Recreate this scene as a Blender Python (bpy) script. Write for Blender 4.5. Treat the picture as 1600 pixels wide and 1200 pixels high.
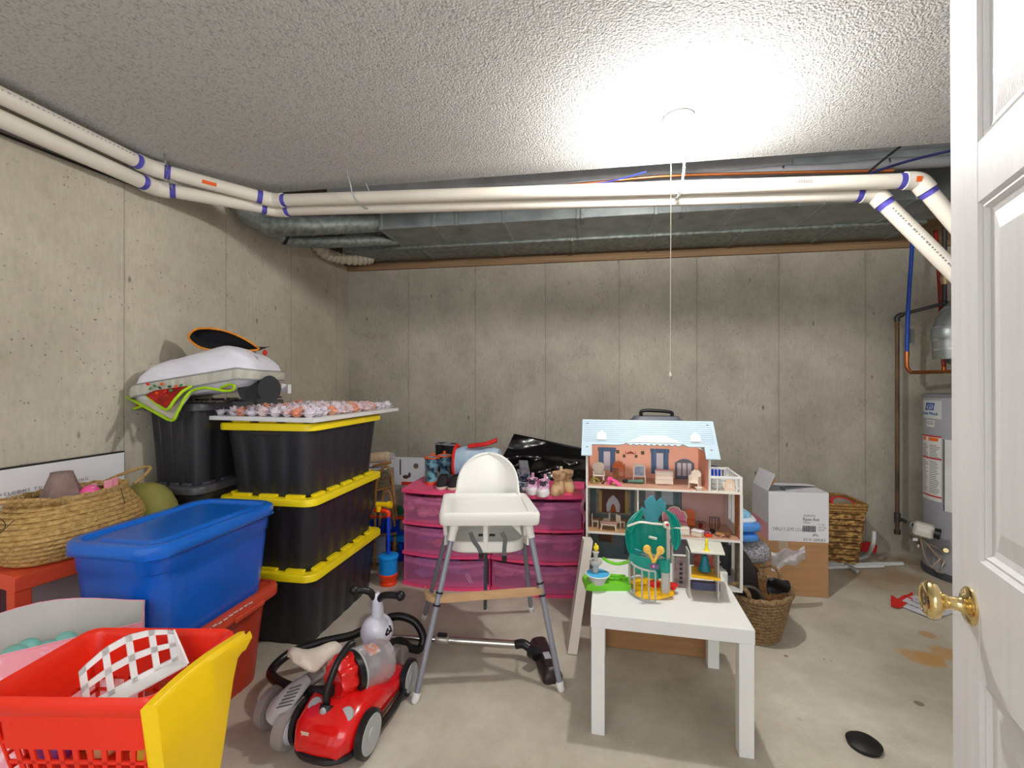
import bpy, math, random
from math import sin, cos, pi, radians, sqrt
from mathutils import Vector, Matrix
random.seed(7)
for o in list(bpy.data.objects): bpy.data.objects.remove(o)
COL = bpy.context.scene.collection
SC = bpy.context.scene
# ---------------------------------------------------------------- camera, light, exposure
A = radians(9.18); CA, SA = cos(A), sin(A); F = 711.0; EYE = 1.275
cd = bpy.data.cameras.new('camera'); cam = bpy.data.objects.new('camera', cd); COL.objects.link(cam)
cam.location = (0, 0, EYE); cam.rotation_euler = (pi/2, 0, A)
cd.sensor_width = 36; cd.lens = F/1600*36; cd.clip_start = .02; cd.clip_end = 60
SC.camera = cam
w = bpy.data.worlds.new('world'); SC.world = w; w.use_nodes = True
w.node_tree.nodes['Background'].inputs[0].default_value = (.96, .98, 1.0, 1)
w.node_tree.nodes['Background'].inputs[1].default_value = 0.88
SC.view_settings.view_transform = 'Standard'; SC.view_settings.look = 'None'
SC.view_settings.exposure = 0.30; SC.view_settings.gamma = 1; SC.view_settings.use_curve_mapping = False
BULB_POWER = 46.0
hl = bpy.data.lights.new('doorway_fill', 'AREA'); hl.energy = 26; hl.shape = 'RECTANGLE'; hl.size = 2.2; hl.size_y = 1.4; hl.color = (.97, .98, 1)  # unseen soft fill added behind the camera, for light from the doorway
ho = bpy.data.objects.new('doorway_fill', hl); COL.objects.link(ho); ho.location = (-.2, -1.3, 2.1); ho.rotation_euler = (radians(62), 0, 0)

# ---------------------------------------------------------------- helpers
def W(X, Z, z=0.0):
    return Vector((X*CA - Z*SA, X*SA + Z*CA, z))
def at(px, py, Z):                       # pixel + depth -> world
    return W((px-800)/F*Z, Z, EYE + (600-py)/F*Z)
def G(px, py, z=0.0):                    # pixel on a horizontal plane of height z
    return at(px, py, (EYE-z)*F/(py-600))
def onY(px, py, Y):                      # pixel on a plane parallel to the back wall
    k = (px-800)/F; Z = Y/(CA + k*SA); return at(px, py, Z)
def onX(px, py, X):
    k = (px-800)/F; Z = X/(k*CA - SA); return at(px, py, Z)

def lin(c):
    r = []
    for v in c[:3]:
        v = v/255.0; r.append(v/12.92 if v <= .04045 else ((v+.055)/1.055)**2.4)
    return (r[0], r[1], r[2], 1)
MATS = {}
def M(name, rgb, rough=.5, metal=0, var=.05, scale=6, bump=0, bs=80, alpha=1, trans=0, emit=0, coat=0, stretch=(1,1,1), rgb2=None, thr=None, ior=1.45, spec=.5):
    if name in MATS: return MATS[name]
    m = bpy.data.materials.new(name); m.use_nodes = True; nt = m.node_tree; N = nt.nodes; Lk = nt.links
    b = N['Principled BSDF']
    b.inputs['Roughness'].default_value = rough; b.inputs['Metallic'].default_value = metal
    b.inputs['Alpha'].default_value = alpha; b.inputs['Transmission Weight'].default_value = trans
    b.inputs['Coat Weight'].default_value = coat; b.inputs['IOR'].default_value = ior
    b.inputs['Specular IOR Level'].default_value = spec
    c = lin(rgb); b.inputs['Base Color'].default_value = c
    tc = N.new('ShaderNodeTexCoord'); mp = N.new('ShaderNodeMapping'); mp.inputs['Scale'].default_value = stretch
    Lk.new(tc.outputs['Object'], mp.inputs[0])
    if var or rgb2:
        nz = N.new('ShaderNodeTexNoise'); nz.inputs['Scale'].default_value = scale; nz.inputs['Detail'].default_value = 4
        Lk.new(mp.outputs[0], nz.inputs['Vector'])
        cr = N.new('ShaderNodeValToRGB')
        c2 = lin(rgb2) if rgb2 else tuple(min(1, x*(1+var*2)) for x in c[:3])+(1,)
        c1 = c if rgb2 else tuple(x*(1-var*2) for x in c[:3])+(1,)
        lo, hi = thr if thr else (.3, .7)
        cr.color_ramp.elements[0].position = lo; cr.color_ramp.elements[1].position = hi
        cr.color_ramp.elements[0].color = c1; cr.color_ramp.elements[1].color = c2
        Lk.new(nz.outputs['Fac'], cr.inputs[0]); Lk.new(cr.outputs[0], b.inputs['Base Color'])
    if bump:
        n2 = N.new('ShaderNodeTexNoise'); n2.inputs['Scale'].default_value = bs; n2.inputs['Detail'].default_value = 3
        Lk.new(mp.outputs[0], n2.inputs['Vector'])
        bp = N.new('ShaderNodeBump'); bp.inputs['Strength'].default_value = bump; bp.inputs['Distance'].default_value = .01
        Lk.new(n2.outputs['Fac'], bp.inputs['Height']); Lk.new(bp.outputs[0], b.inputs['Normal'])
    if emit:
        b.inputs['Emission Color'].default_value = c; b.inputs['Emission Strength'].default_value = emit
    MATS[name] = m; return m

def rr(sx, sy, r, z=0, cx=0, cy=0, n=5):
    r = min(r, sx/2-1e-4, sy/2-1e-4); P = []
    for k, (qx, qy) in enumerate(((1,1), (-1,1), (-1,-1), (1,-1))):
        ox, oy = cx+qx*(sx/2-r), cy+qy*(sy/2-r)
        for i in range(n+1):
            a = k*pi/2 + i/n*pi/2
            P.append((ox+r*cos(a), oy+r*sin(a), z))
    return P
def ribbed(sx, sy, r, z, d=.006, nx=4, ny=6, gap=.35):
    # rounded rectangle with shallow vertical flutes along its straight sides
    P = []; base = rr(sx, sy, r, z, n=4); q = 5
    for k in range(4):
        P += base[k*q:(k+1)*q]
        p0 = Vector(base[k*q+q-1]); p1 = Vector(base[((k+1)*q) % 20]); n = (nx if k % 2 == 0 else ny)
        dr = p1-p0; nrm = Vector((dr.y, -dr.x, 0)).normalized()
        for j in range(n):
            c = (j+.5)/n; hw = gap*.5/n
            for t, o in ((c-hw-.01, 0), (c-hw+.005, -d), (c+hw-.005, -d), (c+hw+.01, 0)):
                P.append(tuple(p0+dr*t+nrm*o))
    return P
def ell(rx, ry, z=0, cx=0, cy=0, n=24, ph=0, pw=1):
    P = []
    for i in range(n):
        a = 2*pi*i/n+ph; c, s = cos(a), sin(a)
        P.append((cx+rx*math.copysign(abs(c)**pw, c), cy+ry*math.copysign(abs(s)**pw, s), z))
    return P
def cat(pts, k=6, closed=False):
    P = [Vector(p) for p in pts]; n = len(P); out = []
    for i in range(n if closed else n-1):
        p0 = P[(i-1) % n] if closed or i > 0 else P[0]*2-P[1]
        p1 = P[i]; p2 = P[(i+1) % n]
        p3 = P[(i+2) % n] if closed or i+2 < n else P[-1]*2-P[-2]
        for j in range(k):
            t = j/k
            out.append(.5*((2*p1)+(p2-p0)*t+(2*p0-5*p1+4*p2-p3)*t*t+(3*p1-p0-3*p2+p3)*t**3))
    if not closed: out.append(P[-1])
    return out

class MB:
    def __init__(s): s.v = []; s.f = []; s.s = []
    def add(s, vs, fs, sm=False, T=None):
        o = len(s.v)
        for p in vs:
            p = Vector(p); s.v.append(T @ p if T is not None else p)
        for f in fs: s.f.append(tuple(i+o for i in f)); s.s.append(sm)
        return s
    def box(s, c, d, b=0, T=None, rz=0):
        hx, hy, hz = d[0]/2, d[1]/2, d[2]/2; b = min(b, hx*.9, hy*.9, hz*.9)
        R = Matrix.Translation(Vector(c)) @ Matrix.Rotation(rz, 4, 'Z')
        if T is not None: R = T @ R
        if b <= 0:
            vs = [(x*hx, y*hy, z*hz) for x in (-1,1) for y in (-1,1) for z in (-1,1)]
            fs = [(0,1,3,2), (4,6,7,5), (0,4,5,1), (2,3,7,6), (0,2,6,4), (1,5,7,3)]
            return s.add(vs, fs, False, R)
        vs = []; idx = {}
        for x in (-1,1):
            for y in (-1,1):
                for z in (-1,1):
                    for ax in range(3):
                        h = [hx-b, hy-b, hz-b]; h[ax] += b
                        idx[(x,y,z,ax)] = len(vs); vs.append((x*h[0], y*h[1], z*h[2]))
        fs = []
        def q(*k): fs.append(tuple(idx[i] for i in k))
        for g in (-1,1):
            q((g,-1,-1,0), (g,1,-1,0), (g,1,1,0), (g,-1,1,0)); q((-1,g,-1,1), (1,g,-1,1), (1,g,1,1), (-1,g,1,1)); q((-1,-1,g,2), (1,-1,g,2), (1,1,g,2), (-1,1,g,2))
        for p in (-1,1):
            for r in (-1,1):
                q((p,r,-1,0), (p,r,1,0), (p,r,1,1), (p,r,-1,1)); q((p,-1,r,0), (p,1,r,0), (p,1,r,2), (p,-1,r,2)); q((-1,p,r,1), (1,p,r,1), (1,p,r,2), (-1,p,r,2))
        for x in (-1,1):
            for y in (-1,1):
                for z in (-1,1): q((x,y,z,0), (x,y,z,1), (x,y,z,2))
        return s.add(vs, fs, False, R)
    def loft(s, rings, c0=True, c1=True, sm=True, close=False, T=None):
        n = len(rings[0]); vs = [p for r in rings for p in r]; fs = []
        K = len(rings)
        for k in range(K if close else K-1):
            a, b = k*n, ((k+1) % K)*n
            for i in range(n):
                j = (i+1) % n; fs.append((a+i, a+j, b+j, b+i))
        s.add(vs, fs, sm, T)
        if not close:
            if c0: s.add(rings[0], [tuple(reversed(range(n)))], False, T)
            if c1: s.add(rings[-1], [tuple(range(n))], False, T)
        return s
    def tube(s, pts, r, n=8, closed=False, caps=True, T=None, flat=1.0, up=None):
        P = [Vector(p) for p in pts]; m = len(P)
        if not isinstance(r, (list, tuple)): r = [r]*m
        rings = []; prev = None
        for i in range(m):
            if closed: d = P[(i+1) % m]-P[(i-1) % m]
            else: d = P[min(i+1, m-1)]-P[max(i-1, 0)]
            if d.length < 1e-9: d = Vector((0,0,1))
            d.normalize()
            if prev is None:
                u = Vector(up) if up else (Vector((0,0,1)) if abs(d.z) < .9 else Vector((1,0,0)))
            else: u = prev
            u = (u-d*u.dot(d))
            if u.length < 1e-6: u = d.orthogonal()
            u.normalize(); prev = u; v = d.cross(u)
            rings.append([tuple(P[i]+(u*cos(2*pi*j/n)*flat+v*sin(2*pi*j/n))*r[i]) for j in range(n)])
        return s.loft(rings, caps, caps, True, closed, T)
    def cyl(s, p0, p1, r0, r1=None, n=16, T=None): return s.tube([p0, p1], [r0, r0 if r1 is None else r1], n, T=T)
    def lathe(s, prof, n=24, T=None, sq=1.0, c0=True, c1=True):
        return s.loft([[(r*cos(2*pi*i/n), r*sq*sin(2*pi*i/n), z) for i in range(n)] for r, z in prof], c0, c1, True, T=T)
    def ball(s, c, r, n=16, m=10, T=None):
        if not isinstance(r, (list, tuple)): r = (r, r, r)
        rings = []
        for k in range(m+1):
            a = -pi/2+pi*k/m; q = max(cos(a), .02)
            rings.append([(c[0]+r[0]*q*cos(2*pi*i/n), c[1]+r[1]*q*sin(2*pi*i/n), c[2]+r[2]*sin(a)) for i in range(n)])
        return s.loft(rings, T=T)
    def prism(s, poly, t, T=None, sm=False):      # poly in local xz, thickness t along y
        n = len(poly); vs = [(x, -t/2, z) for x, z in poly]+[(x, t/2, z) for x, z in poly]
        fs = [tuple(range(n)), tuple(reversed(range(n, 2*n)))]
        for i in range(n):
            j = (i+1) % n; fs.append((i, i+n, j+n, j))
        return s.add(vs, fs, sm, T)
    def grid(s, fn, nu, nv, th=0, T=None, sm=True):
        top = [Vector(fn(i/nu, j/nv)) for j in range(nv+1) for i in range(nu+1)]
        n1 = nu+1; fs = [(j*n1+i, j*n1+i+1, (j+1)*n1+i+1, (j+1)*n1+i) for j in range(nv) for i in range(nu)]
        if not th: return s.add(top, fs, sm, T)
        nor = []
        for j in range(nv+1):
            for i in range(nu+1):
                du = top[j*n1+min(i+1, nu)]-top[j*n1+max(i-1, 0)]; dv = top[min(j+1, nv)*n1+i]-top[max(j-1, 0)*n1+i]
                c = du.cross(dv); nor.append(c.normalized() if c.length > 1e-12 else Vector((0,0,1)))
        bot = [p-n*th for p, n in zip(top, nor)]; K = len(top)
        fs += [tuple(k+K for k in reversed(f)) for f in fs[:]]
        for i in range(nu): fs += [(i, i+K, i+1+K, i+1), (nv*n1+i+1, nv*n1+i+1+K, nv*n1+i+K, nv*n1+i)]
        for j in range(nv): fs += [((j+1)*n1, (j+1)*n1+K, j*n1+K, j*n1), (j*n1+nu, j*n1+nu+K, (j+1)*n1+nu+K, (j+1)*n1+nu)]
        return s.add(top+bot, fs, sm, T)
    def build(s, name, mat, parent=None, world=False, loc=None):
        me = bpy.data.meshes.new(name)
        vs = s.v
        if world and parent is not None:
            inv = WM[parent.name].inverted(); vs = [inv @ p for p in vs]
        if loc is not None: vs = [p-Vector(loc) for p in vs]
        me.from_pydata([tuple(p) for p in vs], [], s.f); me.update()
        me.polygons.foreach_set('use_smooth', s.s)
        if any(s.s): me.set_sharp_from_angle(angle=radians(42))
        for m in (mat if isinstance(mat, (list, tuple)) else [mat]): me.materials.append(m)
        o = bpy.data.objects.new(name, me); COL.objects.link(o)
        if parent is not None: o.parent = parent
        if loc is not None: o.location = loc
        return o
WM = {}
def thing(name, label, catg, loc=(0,0,0), rz=0, group=None, kind=None, rot=None):
    o = bpy.data.objects.new(name, None); COL.objects.link(o); o.empty_display_size = .05
    o.location = loc; o.rotation_euler = rot if rot else (0, 0, rz)
    WM[o.name] = Matrix.Translation(Vector(loc)) @ (Matrix.Rotation(rz, 4, 'Z') if not rot else o.rotation_euler.to_matrix().to_4x4())
    if label: o['label'] = label
    if catg: o['category'] = catg
    if group: o['group'] = group
    if kind: o['kind'] = kind
    return o
def tag(o, label=None, catg=None, group=None, kind=None):
    if label: o['label'] = label
    if catg: o['category'] = catg
    if group: o['group'] = group
    if kind: o['kind'] = kind
    return o
def copy_tree(o, loc=None, rz=None, label=None, group=None):
    c = o.copy(); COL.objects.link(c)
    if loc is not None: c.location = loc
    if rz is not None: c.rotation_euler = (0, 0, rz)
    if label: c['label'] = label
    if group: c['group'] = group
    for ch in list(o.children):
        d = ch.copy(); COL.objects.link(d); d.parent = c
        for g in list(ch.children):
            e = g.copy(); COL.objects.link(e); e.parent = d
    return c
def text(body, size, mat, parent, loc, rot, sx=1, name='lettering', space=1.0, align='CENTER', ext=.0004):
    cu = bpy.data.curves.new(name, 'FONT'); cu.body = body; cu.size = size; cu.extrude = ext; cu.align_x = align; cu.align_y = 'CENTER'
    cu.space_character = space; cu.resolution_u = 2; cu.materials.append(mat)
    t = bpy.data.objects.new('tmp_text', cu); COL.objects.link(t)
    me = bpy.data.meshes.new_from_object(t.evaluated_get(bpy.context.evaluated_depsgraph_get())); bpy.data.objects.remove(t); bpy.data.curves.remove(cu)
    if not me.materials: me.materials.append(mat)
    o = bpy.data.objects.new(name, me); COL.objects.link(o); o.parent = parent; o.location = loc; o.rotation_euler = rot; o.scale = (sx, 1, 1)
    return o

# ---------------------------------------------------------------- setting materials
def concrete(name, c1, c2, axis, off, per, pits=True):
    m = bpy.data.materials.new(name); m.use_nodes = True; nt = m.node_tree; N = nt.nodes; Lk = nt.links; b = N['Principled BSDF']
    b.inputs['Roughness'].default_value = .88; b.inputs['Specular IOR Level'].default_value = .25
    tc = N.new('ShaderNodeTexCoord')
    def noise(sc, det, st=(1,1,1), ro=.55):
        mp = N.new('ShaderNodeMapping'); mp.inputs['Scale'].default_value = st; Lk.new(tc.outputs['Object'], mp.inputs[0])
        n = N.new('ShaderNodeTexNoise'); n.inputs['Scale'].default_value = sc; n.inputs['Detail'].default_value = det; n.inputs['Roughness'].default_value = ro
        Lk.new(mp.outputs[0], n.inputs['Vector']); return n.outputs['Fac']
    def ramp(src, p0, p1, a=(0,0,0,1), bb=(1,1,1,1)):
        r = N.new('ShaderNodeValToRGB'); r.color_ramp.elements[0].position = p0; r.color_ramp.elements[1].position = p1
        r.color_ramp.elements[0].color = a; r.color_ramp.elements[1].color = bb; Lk.new(src, r.inputs[0]); return r.outputs[0]
    def mix(fac, a, bb, blend='MIX'):
        x = N.new('ShaderNodeMix'); x.data_type = 'RGBA'; x.blend_type = blend
        if isinstance(fac, (int, float)): x.inputs[0].default_value = fac
        else: Lk.new(fac, x.inputs[0])
        for s_, k in ((a, 6), (bb, 7)):
            if isinstance(s_, tuple): x.inputs[k].default_value = s_
            else: Lk.new(s_, x.inputs[k])
        return x.outputs[2]
    def math_(op, a, bb=None):
        x = N.new('ShaderNodeMath'); x.operation = op
        for s_, k in ((a, 0), (bb, 1)):
            if s_ is None: continue
            if isinstance(s_, (int, float)): x.inputs[k].default_value = s_
            else: Lk.new(s_, x.inputs[k])
        return x.outputs[0]
    col = ramp(noise(2.2, 6, (1,1,.9), .65), .30, .70, lin(c1), lin(c2))
    col = mix(ramp(noise(60, 4, (1,1,.30)), .35, .75), col, mix(1.0, col, (.88,.87,.86,1), 'MULTIPLY'))
    col = mix(ramp(noise(9, 8, (1,1,1), .75), .52, .72), col, mix(1.0, col, (.84,.83,.80,1), 'MULTIPLY'))
    h = noise(120, 3)
    if pits:
        # form-tie scars and bug holes: dark pits drawn out vertically
        mp = N.new('ShaderNodeMapping'); mp.inputs['Scale'].default_value = (1,1,.45); Lk.new(tc.outputs['Object'], mp.inputs[0])
        v = N.new('ShaderNodeTexVoronoi'); v.inputs['Scale'].default_value = 9; Lk.new(mp.outputs[0], v.inputs['Vector'])
        keep = ramp(noise(3.1, 2), .44, .54)
        pit = math_('MULTIPLY', math_('SUBTRACT', 1.0, ramp(math_('ADD', v.outputs['Distance'], math_('MULTIPLY', noise(40, 2), .10)), .07, .14)), keep)
        col = mix(pit, col, mix(1.0, col, (.34,.33,.30,1), 'MULTIPLY'))
        v2 = N.new('ShaderNodeTexVoronoi'); v2.inputs['Scale'].default_value = 34; Lk.new(tc.outputs['Object'], v2.inputs['Vector'])
        pit2 = math_('MULTIPLY', math_('SUBTRACT', 1.0, ramp(v2.outputs['Distance'], .10, .17)), ramp(noise(5.3, 2), .46, .56))
        col = mix(pit2, col, mix(1.0, col, (.5,.49,.46,1), 'MULTIPLY'))
        sx = N.new('ShaderNodeSeparateXYZ'); Lk.new(tc.outputs['Object'], sx.inputs[0])
        u = math_('DIVIDE', math_('SUBTRACT', math_('ADD', sx.outputs[axis], math_('MULTIPLY', noise(3, 2, (0,0,1)), .006)), off), per)
        fr = math_('ABSOLUTE', math_('SUBTRACT', math_('FRACT', math_('ADD', u, 100.5)), .5))
        seam = math_('SUBTRACT', 1.0, ramp(fr, .0025, .006)); halo = math_('SUBTRACT', 1.0, ramp(fr, .0, .05))
        col = mix(math_('MULTIPLY', halo, math_('MULTIPLY', ramp(noise(5, 4), .35, .8), .6)), col, mix(1.0, col, (.8,.78,.74,1), 'MULTIPLY'))
        col = mix(math_('MULTIPLY', seam, .6), col, mix(1.0, col, (.58,.55,.51,1), 'MULTIPLY'))
        h = math_('SUBTRACT', math_('SUBTRACT', h, math_('MULTIPLY', pit, 2.0)), math_('MULTIPLY', seam, 1.5))
    Lk.new(col, b.inputs['Base Color'])
    bp = N.new('ShaderNodeBump'); bp.inputs['Strength'].default_value = .35; bp.inputs['Distance'].default_value = .004
    Lk.new(h, bp.inputs['Height']); Lk.new(bp.outputs[0], b.inputs['Normal'])
    return m, (noise, ramp, mix, math_, N, Lk, tc, b)

WX, WY, CZ = -2.117, 3.83, 2.33
mw1, _ = concrete('concrete_left', (186,178,160), (214,206,188), 1, 1.805, .607)
mw2, _ = concrete('concrete_back', (164,158,145), (194,187,173), 0, -.331, .607)
mfl, (noise, ramp, mix, math_, N, Lk, tc, b) = concrete('concrete_floor', (171,162,143), (206,198,180), 0, 0, 1, pits=False)
# floor: darker trowel clouds and rusty stains round the water heater
col = ramp(noise(1.6, 7, (1,1,1), .62), .34, .68, lin((172,164,147)), lin((216,209,194)))
col = mix(math_('MULTIPLY', ramp(noise(14, 8, (1,1,1), .7), .45, .75), .5), col, mix(1.0, col, (.82,.79,.73,1), 'MULTIPLY'))
vd = N.new('ShaderNodeTexVoronoi'); vd.inputs['Scale'].default_value = 3.3; Lk.new(tc.outputs['Object'], vd.inputs['Vector'])
col = mix(math_('MULTIPLY', math_('SUBTRACT', .2, ramp(math_('ADD', vd.outputs['Distance'], math_('MULTIPLY', noise(30, 3), .05)), .06, .075)), ramp(noise(2.3, 1), .5, .53)), col, lin((112,98,76)))
def stain(px, py, r, c, edge, amt, grow=.5):
    global col
    p = G(px, py)
    d = N.new('ShaderNodeVectorMath'); d.operation = 'DISTANCE'; Lk.new(tc.outputs['Object'], d.inputs[0]); d.inputs[1].default_value = (p.x, p.y, 0)
    f = math_('SUBTRACT', 1.0, ramp(math_('DIVIDE', math_('ADD', d.outputs['Value'], math_('MULTIPLY', math_('SUBTRACT', noise(7, 5), .5), grow*r*2)), r*1.6), edge, .62))
    col = mix(math_('MULTIPLY', f, amt), col, lin(c))
stain(1400, 905, .40, (166,122,74), .05, .55, 1.2)
stain(1425, 880, .22, (142,104,66), .05, .6, 1.2)
for px, py, r in ((1436, 1026, .10), (1452, 1030, .07), (1478, 1021, .08), (1449, 992, .04)): stain(px, py, r, (186,140,78), .4, .7, .8)
for px, py, r in ((1436, 1099, .018), (1228, 1025, .010), (1288, 1030, .006), (1299, 1033, .005)): stain(px, py, r, (110,98,80), .5, .8, .6)
Lk.new(col, b.inputs['Base Color'])
b.inputs['Roughness'].default_value = .62
# popcorn ceiling
mcl = bpy.data.materials.new('popcorn_ceiling'); mcl.use_nodes = True; N = mcl.node_tree.nodes; Lk = mcl.node_tree.links; b = N['Principled BSDF']
b.inputs['Base Color'].default_value = lin((206,203,199)); b.inputs['Roughness'].default_value = .95
tc = N.new('ShaderNodeTexCoord'); v = N.new('ShaderNodeTexNoise'); v.inputs['Scale'].default_value = 120; v.inputs['Detail'].default_value = 3; Lk.new(tc.outputs['Object'], v.inputs['Vector'])
v2 = N.new('ShaderNodeTexVoronoi'); v2.feature = 'SMOOTH_F1'; v2.inputs['Scale'].default_value = 170; Lk.new(tc.outputs['Object'], v2.inputs['Vector'])
mx = N.new('ShaderNodeMath'); mx.operation = 'SUBTRACT'; Lk.new(v.outputs['Fac'], mx.inputs[0]); Lk.new(v2.outputs['Distance'], mx.inputs[1])
bp = N.new('ShaderNodeBump'); bp.inputs['Strength'].default_value = .5; bp.inputs['Distance'].default_value = .004; Lk.new(mx.outputs[0], bp.inputs['Height']); Lk.new(bp.outputs[0], b.inputs['Normal'])
crp = N.new('ShaderNodeValToRGB'); crp.color_ramp.elements[0].position = .34; crp.color_ramp.elements[1].position = .5
crp.color_ramp.elements[0].color = lin((164,163,161)); crp.color_ramp.elements[1].color = lin((196,195,193)); Lk.new(v.outputs['Fac'], crp.inputs[0]); Lk.new(crp.outputs[0], b.inputs['Base Color'])

osb = M('subfloor_board', (112,102,88), .85, var=.2, scale=20)
wood = M('bare_lumber', (150,120,88), .75, var=.10, scale=5, stretch=(.4,8,8), bump=.2, bs=60)  # lumber brown darkened to carry the shadow on the sill plate
galv = M('galvanized_steel', (158,164,163), .42, metal=.75, var=.10, scale=9, bump=.05, bs=40)
galv2 = M('dull_galvanized_steel', (140,146,142), .55, metal=.6, var=.16, scale=30)
pvc = M('white_pvc', (226,219,206), .38, var=.03, scale=3)
primer = M('purple_primer', (84,78,176), .5, var=.15, scale=40)
black = M('black_rubber', (22,22,24), .5, var=.05)
white = M('white_plastic', (236,236,234), .38, var=.02)
orange_tag = M('orange_sticker', (232,98,28), .6, var=.05)
ink = M('dark_ink', (50,50,56), .7, var=.03)
greyink = M('grey_ink', (120,120,128), .7, var=.03)
chrome = M('polished_chrome', (205,200,196), .16, metal=1, var=.02)

# ---------------------------------------------------------------- structure
XR = 3.3; YF = -.9
def struct(name, mb, mat): o = mb.build(name, mat); o['kind'] = 'structure'; return o
struct('floor', MB().box(((WX+XR)/2, (YF+WY)/2, -.05), (XR-WX+.4, WY-YF+.4, .1)), mfl)
struct('wall_left', MB().box((WX-.1, (YF+WY)/2, 1.165), (.2, WY-YF+.4, 2.33)), mw1)
struct('wall_back', MB().box(((WX+XR)/2, WY+.1, 1.145), (XR-WX+.4, .2, 2.29)), mw2)
struct('wall_right', MB().box((XR+.1, (YF+WY)/2, 1.32), (.2, WY-YF+.4, 2.65)), mw1)
struct('ceiling', MB().box(((WX+XR)/2, (YF+2.27)/2-.05, CZ+.008), (XR-WX+.4, 2.27-YF+.1, .016)), mcl)
struct('trim_1', MB().box(((WX+XR)/2, WY+.04, 2.31), (XR-WX+.2, .14, .04), .002), wood)
struct('trim_2', MB().box(((WX+XR)/2, WY+.06, 2.48), (XR-WX+.2, .04, .30), .002), wood)
struct('trim_3', MB().box((WX-.06, (YF+WY)/2, 2.485), (.04, WY-YF+.2, .30)), osb)
struct('trim_4', MB().box(((WX+XR)/2, 3.0, 2.66), (XR-WX+.4, 1.9, .02)), osb)
struct('trim_5', MB().box((.8, 2.72, 2.56), (4.9, .02, .18), .002), M('grey_joist_lining', (150,150,149), .6, var=.08))

# door: six-panel slab opened into the room, seen close up on the right
dm = M('white_door_paint', (238,238,240), .42, var=.015, scale=3, bump=.12, bs=30, stretch=(18,18,1.2))
E = W(.70, .72); yaw = radians(72.3)
door = thing('door_1', None, None, (E.x-.76*cos(yaw), E.y-.76*sin(yaw), 0), yaw, kind='structure')
door.rotation_euler = (0, radians(.55), yaw)
DW, DH, DT = .76, 2.04, .035
cols = ((.105, .325), (.435, .665)); rows = ((.25, .865), (1.031, 1.539), (1.626, 1.905))
xs = [0, .105, .325, .435, .665, DW]; zs = [.01, .25, .865, 1.031, 1.539, 1.626, 1.905, DH]
mb = MB().box((DW/2, -DT/2, (DH+.01)/2), (DW, DT-.022, DH-.01))
for s_, y in ((1, 0), (-1, -DT)):
    yc = y-s_*.0055
    for i in (0, 2, 4): mb.box(((xs[i]+xs[i+1])/2, yc, DH/2+.005), (xs[i+1]-xs[i], .011, DH-.01), .0015)
    for i in (1, 3):
        for j in (0, 2, 4, 6): mb.box(((xs[i]+xs[i+1])/2, yc-s_*.0001, (zs[j]+zs[j+1])/2), (xs[i+1]-xs[i]+.001, .011, zs[j+1]-zs[j]), .001)
mb.build('door_slab', dm, door)
for (x0, x1) in cols:
    for (z0, z1) in rows:
        mb = MB()
        for y, s_ in ((0, 1), (-DT, -1)):
            R = []
            for ins, dp in ((-.001, .0005), (.004, .005), (.008, .0035), (.013, .0085), (.022, .010), (.052, .0035), (.056, .0035)):
                a0, a1, b0, b1 = x0+ins, x1-ins, z0+ins, z1-ins; yy = y-s_*dp
                q = [(a0,yy,b0), (a1,yy,b0), (a1,yy,b1), (a0,yy,b1)]; R.append(q if s_ > 0 else q[::-1])
            mb.loft(R, False, True, False)
        mb.build('panel', dm, door)
brass = M('polished_brass', (228,204,146), .13, metal=1, var=.02)
for s_, y in ((1, 0), (-1, -DT)):
    T = Matrix.Translation((DW-.066, y, .955)) @ Matrix.Rotation(-s_*pi/2, 4, 'X') @ Matrix.Scale(.80, 4)
    kb = MB().lathe([(.034, 0), (.034, .003), (.031, .006), (.024, .009), (.016, .011), (.0125, .016), (.0115, .03), (.0145, .034), (.0155, .038), (.0135, .041), (.022, .043), (.031, .047), (.0345, .054), (.034, .060), (.029, .0655), (.026, .067), (.0245, .065), (.012, .066), (.004, .065)], 40, T=T)
    kb.build('door_handle', brass, door)
hg = MB()
for z in (.25, 1.05, 1.82): hg.cyl((-.004, .004, z-.045), (-.004, .004, z+.045), .006)
hg.build('hinge', brass, door)
MB().box((DW-.0005, -DT/2, .955), (.003, .024, .056), .001).build('latch_plate', brass, door)

# ---------------------------------------------------------------- overhead: ducts, pipes, lamp
dt = thing('rectangular_duct', 'long galvanized main duct boxed under the joists along the back', 'duct', (0, 3.25, 2.36))
b1 = MB().box((.55, 3.25, 2.4875), (4.02, .40, .225), .003); b1.build('duct_body', galv, dt, True)
for x in (-1.44, -1.05, -.55, -.05, .45, .95, 1.45, 1.95): MB().box((x, 3.25, 2.4875), (.026, .412, .236), .003).build('seam_flange', galv, dt, True)
for x in (-.88, -.02, .62, 1.3): MB().box((x, 3.040, 2.47), (.022, .004, .2), .001).box((x, 3.10, 2.3705), (.022, .12, .004), .001).build('hanger_strap', galv2, dt, True)
dt2 = thing('return_duct', 'second flat galvanized duct tight against the back wall lumber', 'duct', (0, 3.63, 2.35))
MB().box((.15, 3.625, 2.47), (4.23, .335, .225), .003).build('duct_body', galv2, dt2, True)
for x in (-1.95, -1.3, -.7, -.1, .5, 1.1, 1.7, 2.2): MB().box((x, 3.62, 2.4685), (.022, .34, .236), .003).build('seam_flange', galv2, dt2, True)
rd = thing('round_duct', 'larger round galvanized duct with elbow at the left wall', 'duct', (-1.98, 2.5, 2.3))
p = cat([(-2.03, 2.42, 2.42), (-2.03, 2.44, 2.33), (-1.97, 2.52, 2.275), (-1.88, 2.62, 2.275), (-1.46, 3.14, 2.455)], 6)
MB().tube(p, .062, 20).build('pipe', galv2, rd, True)
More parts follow.
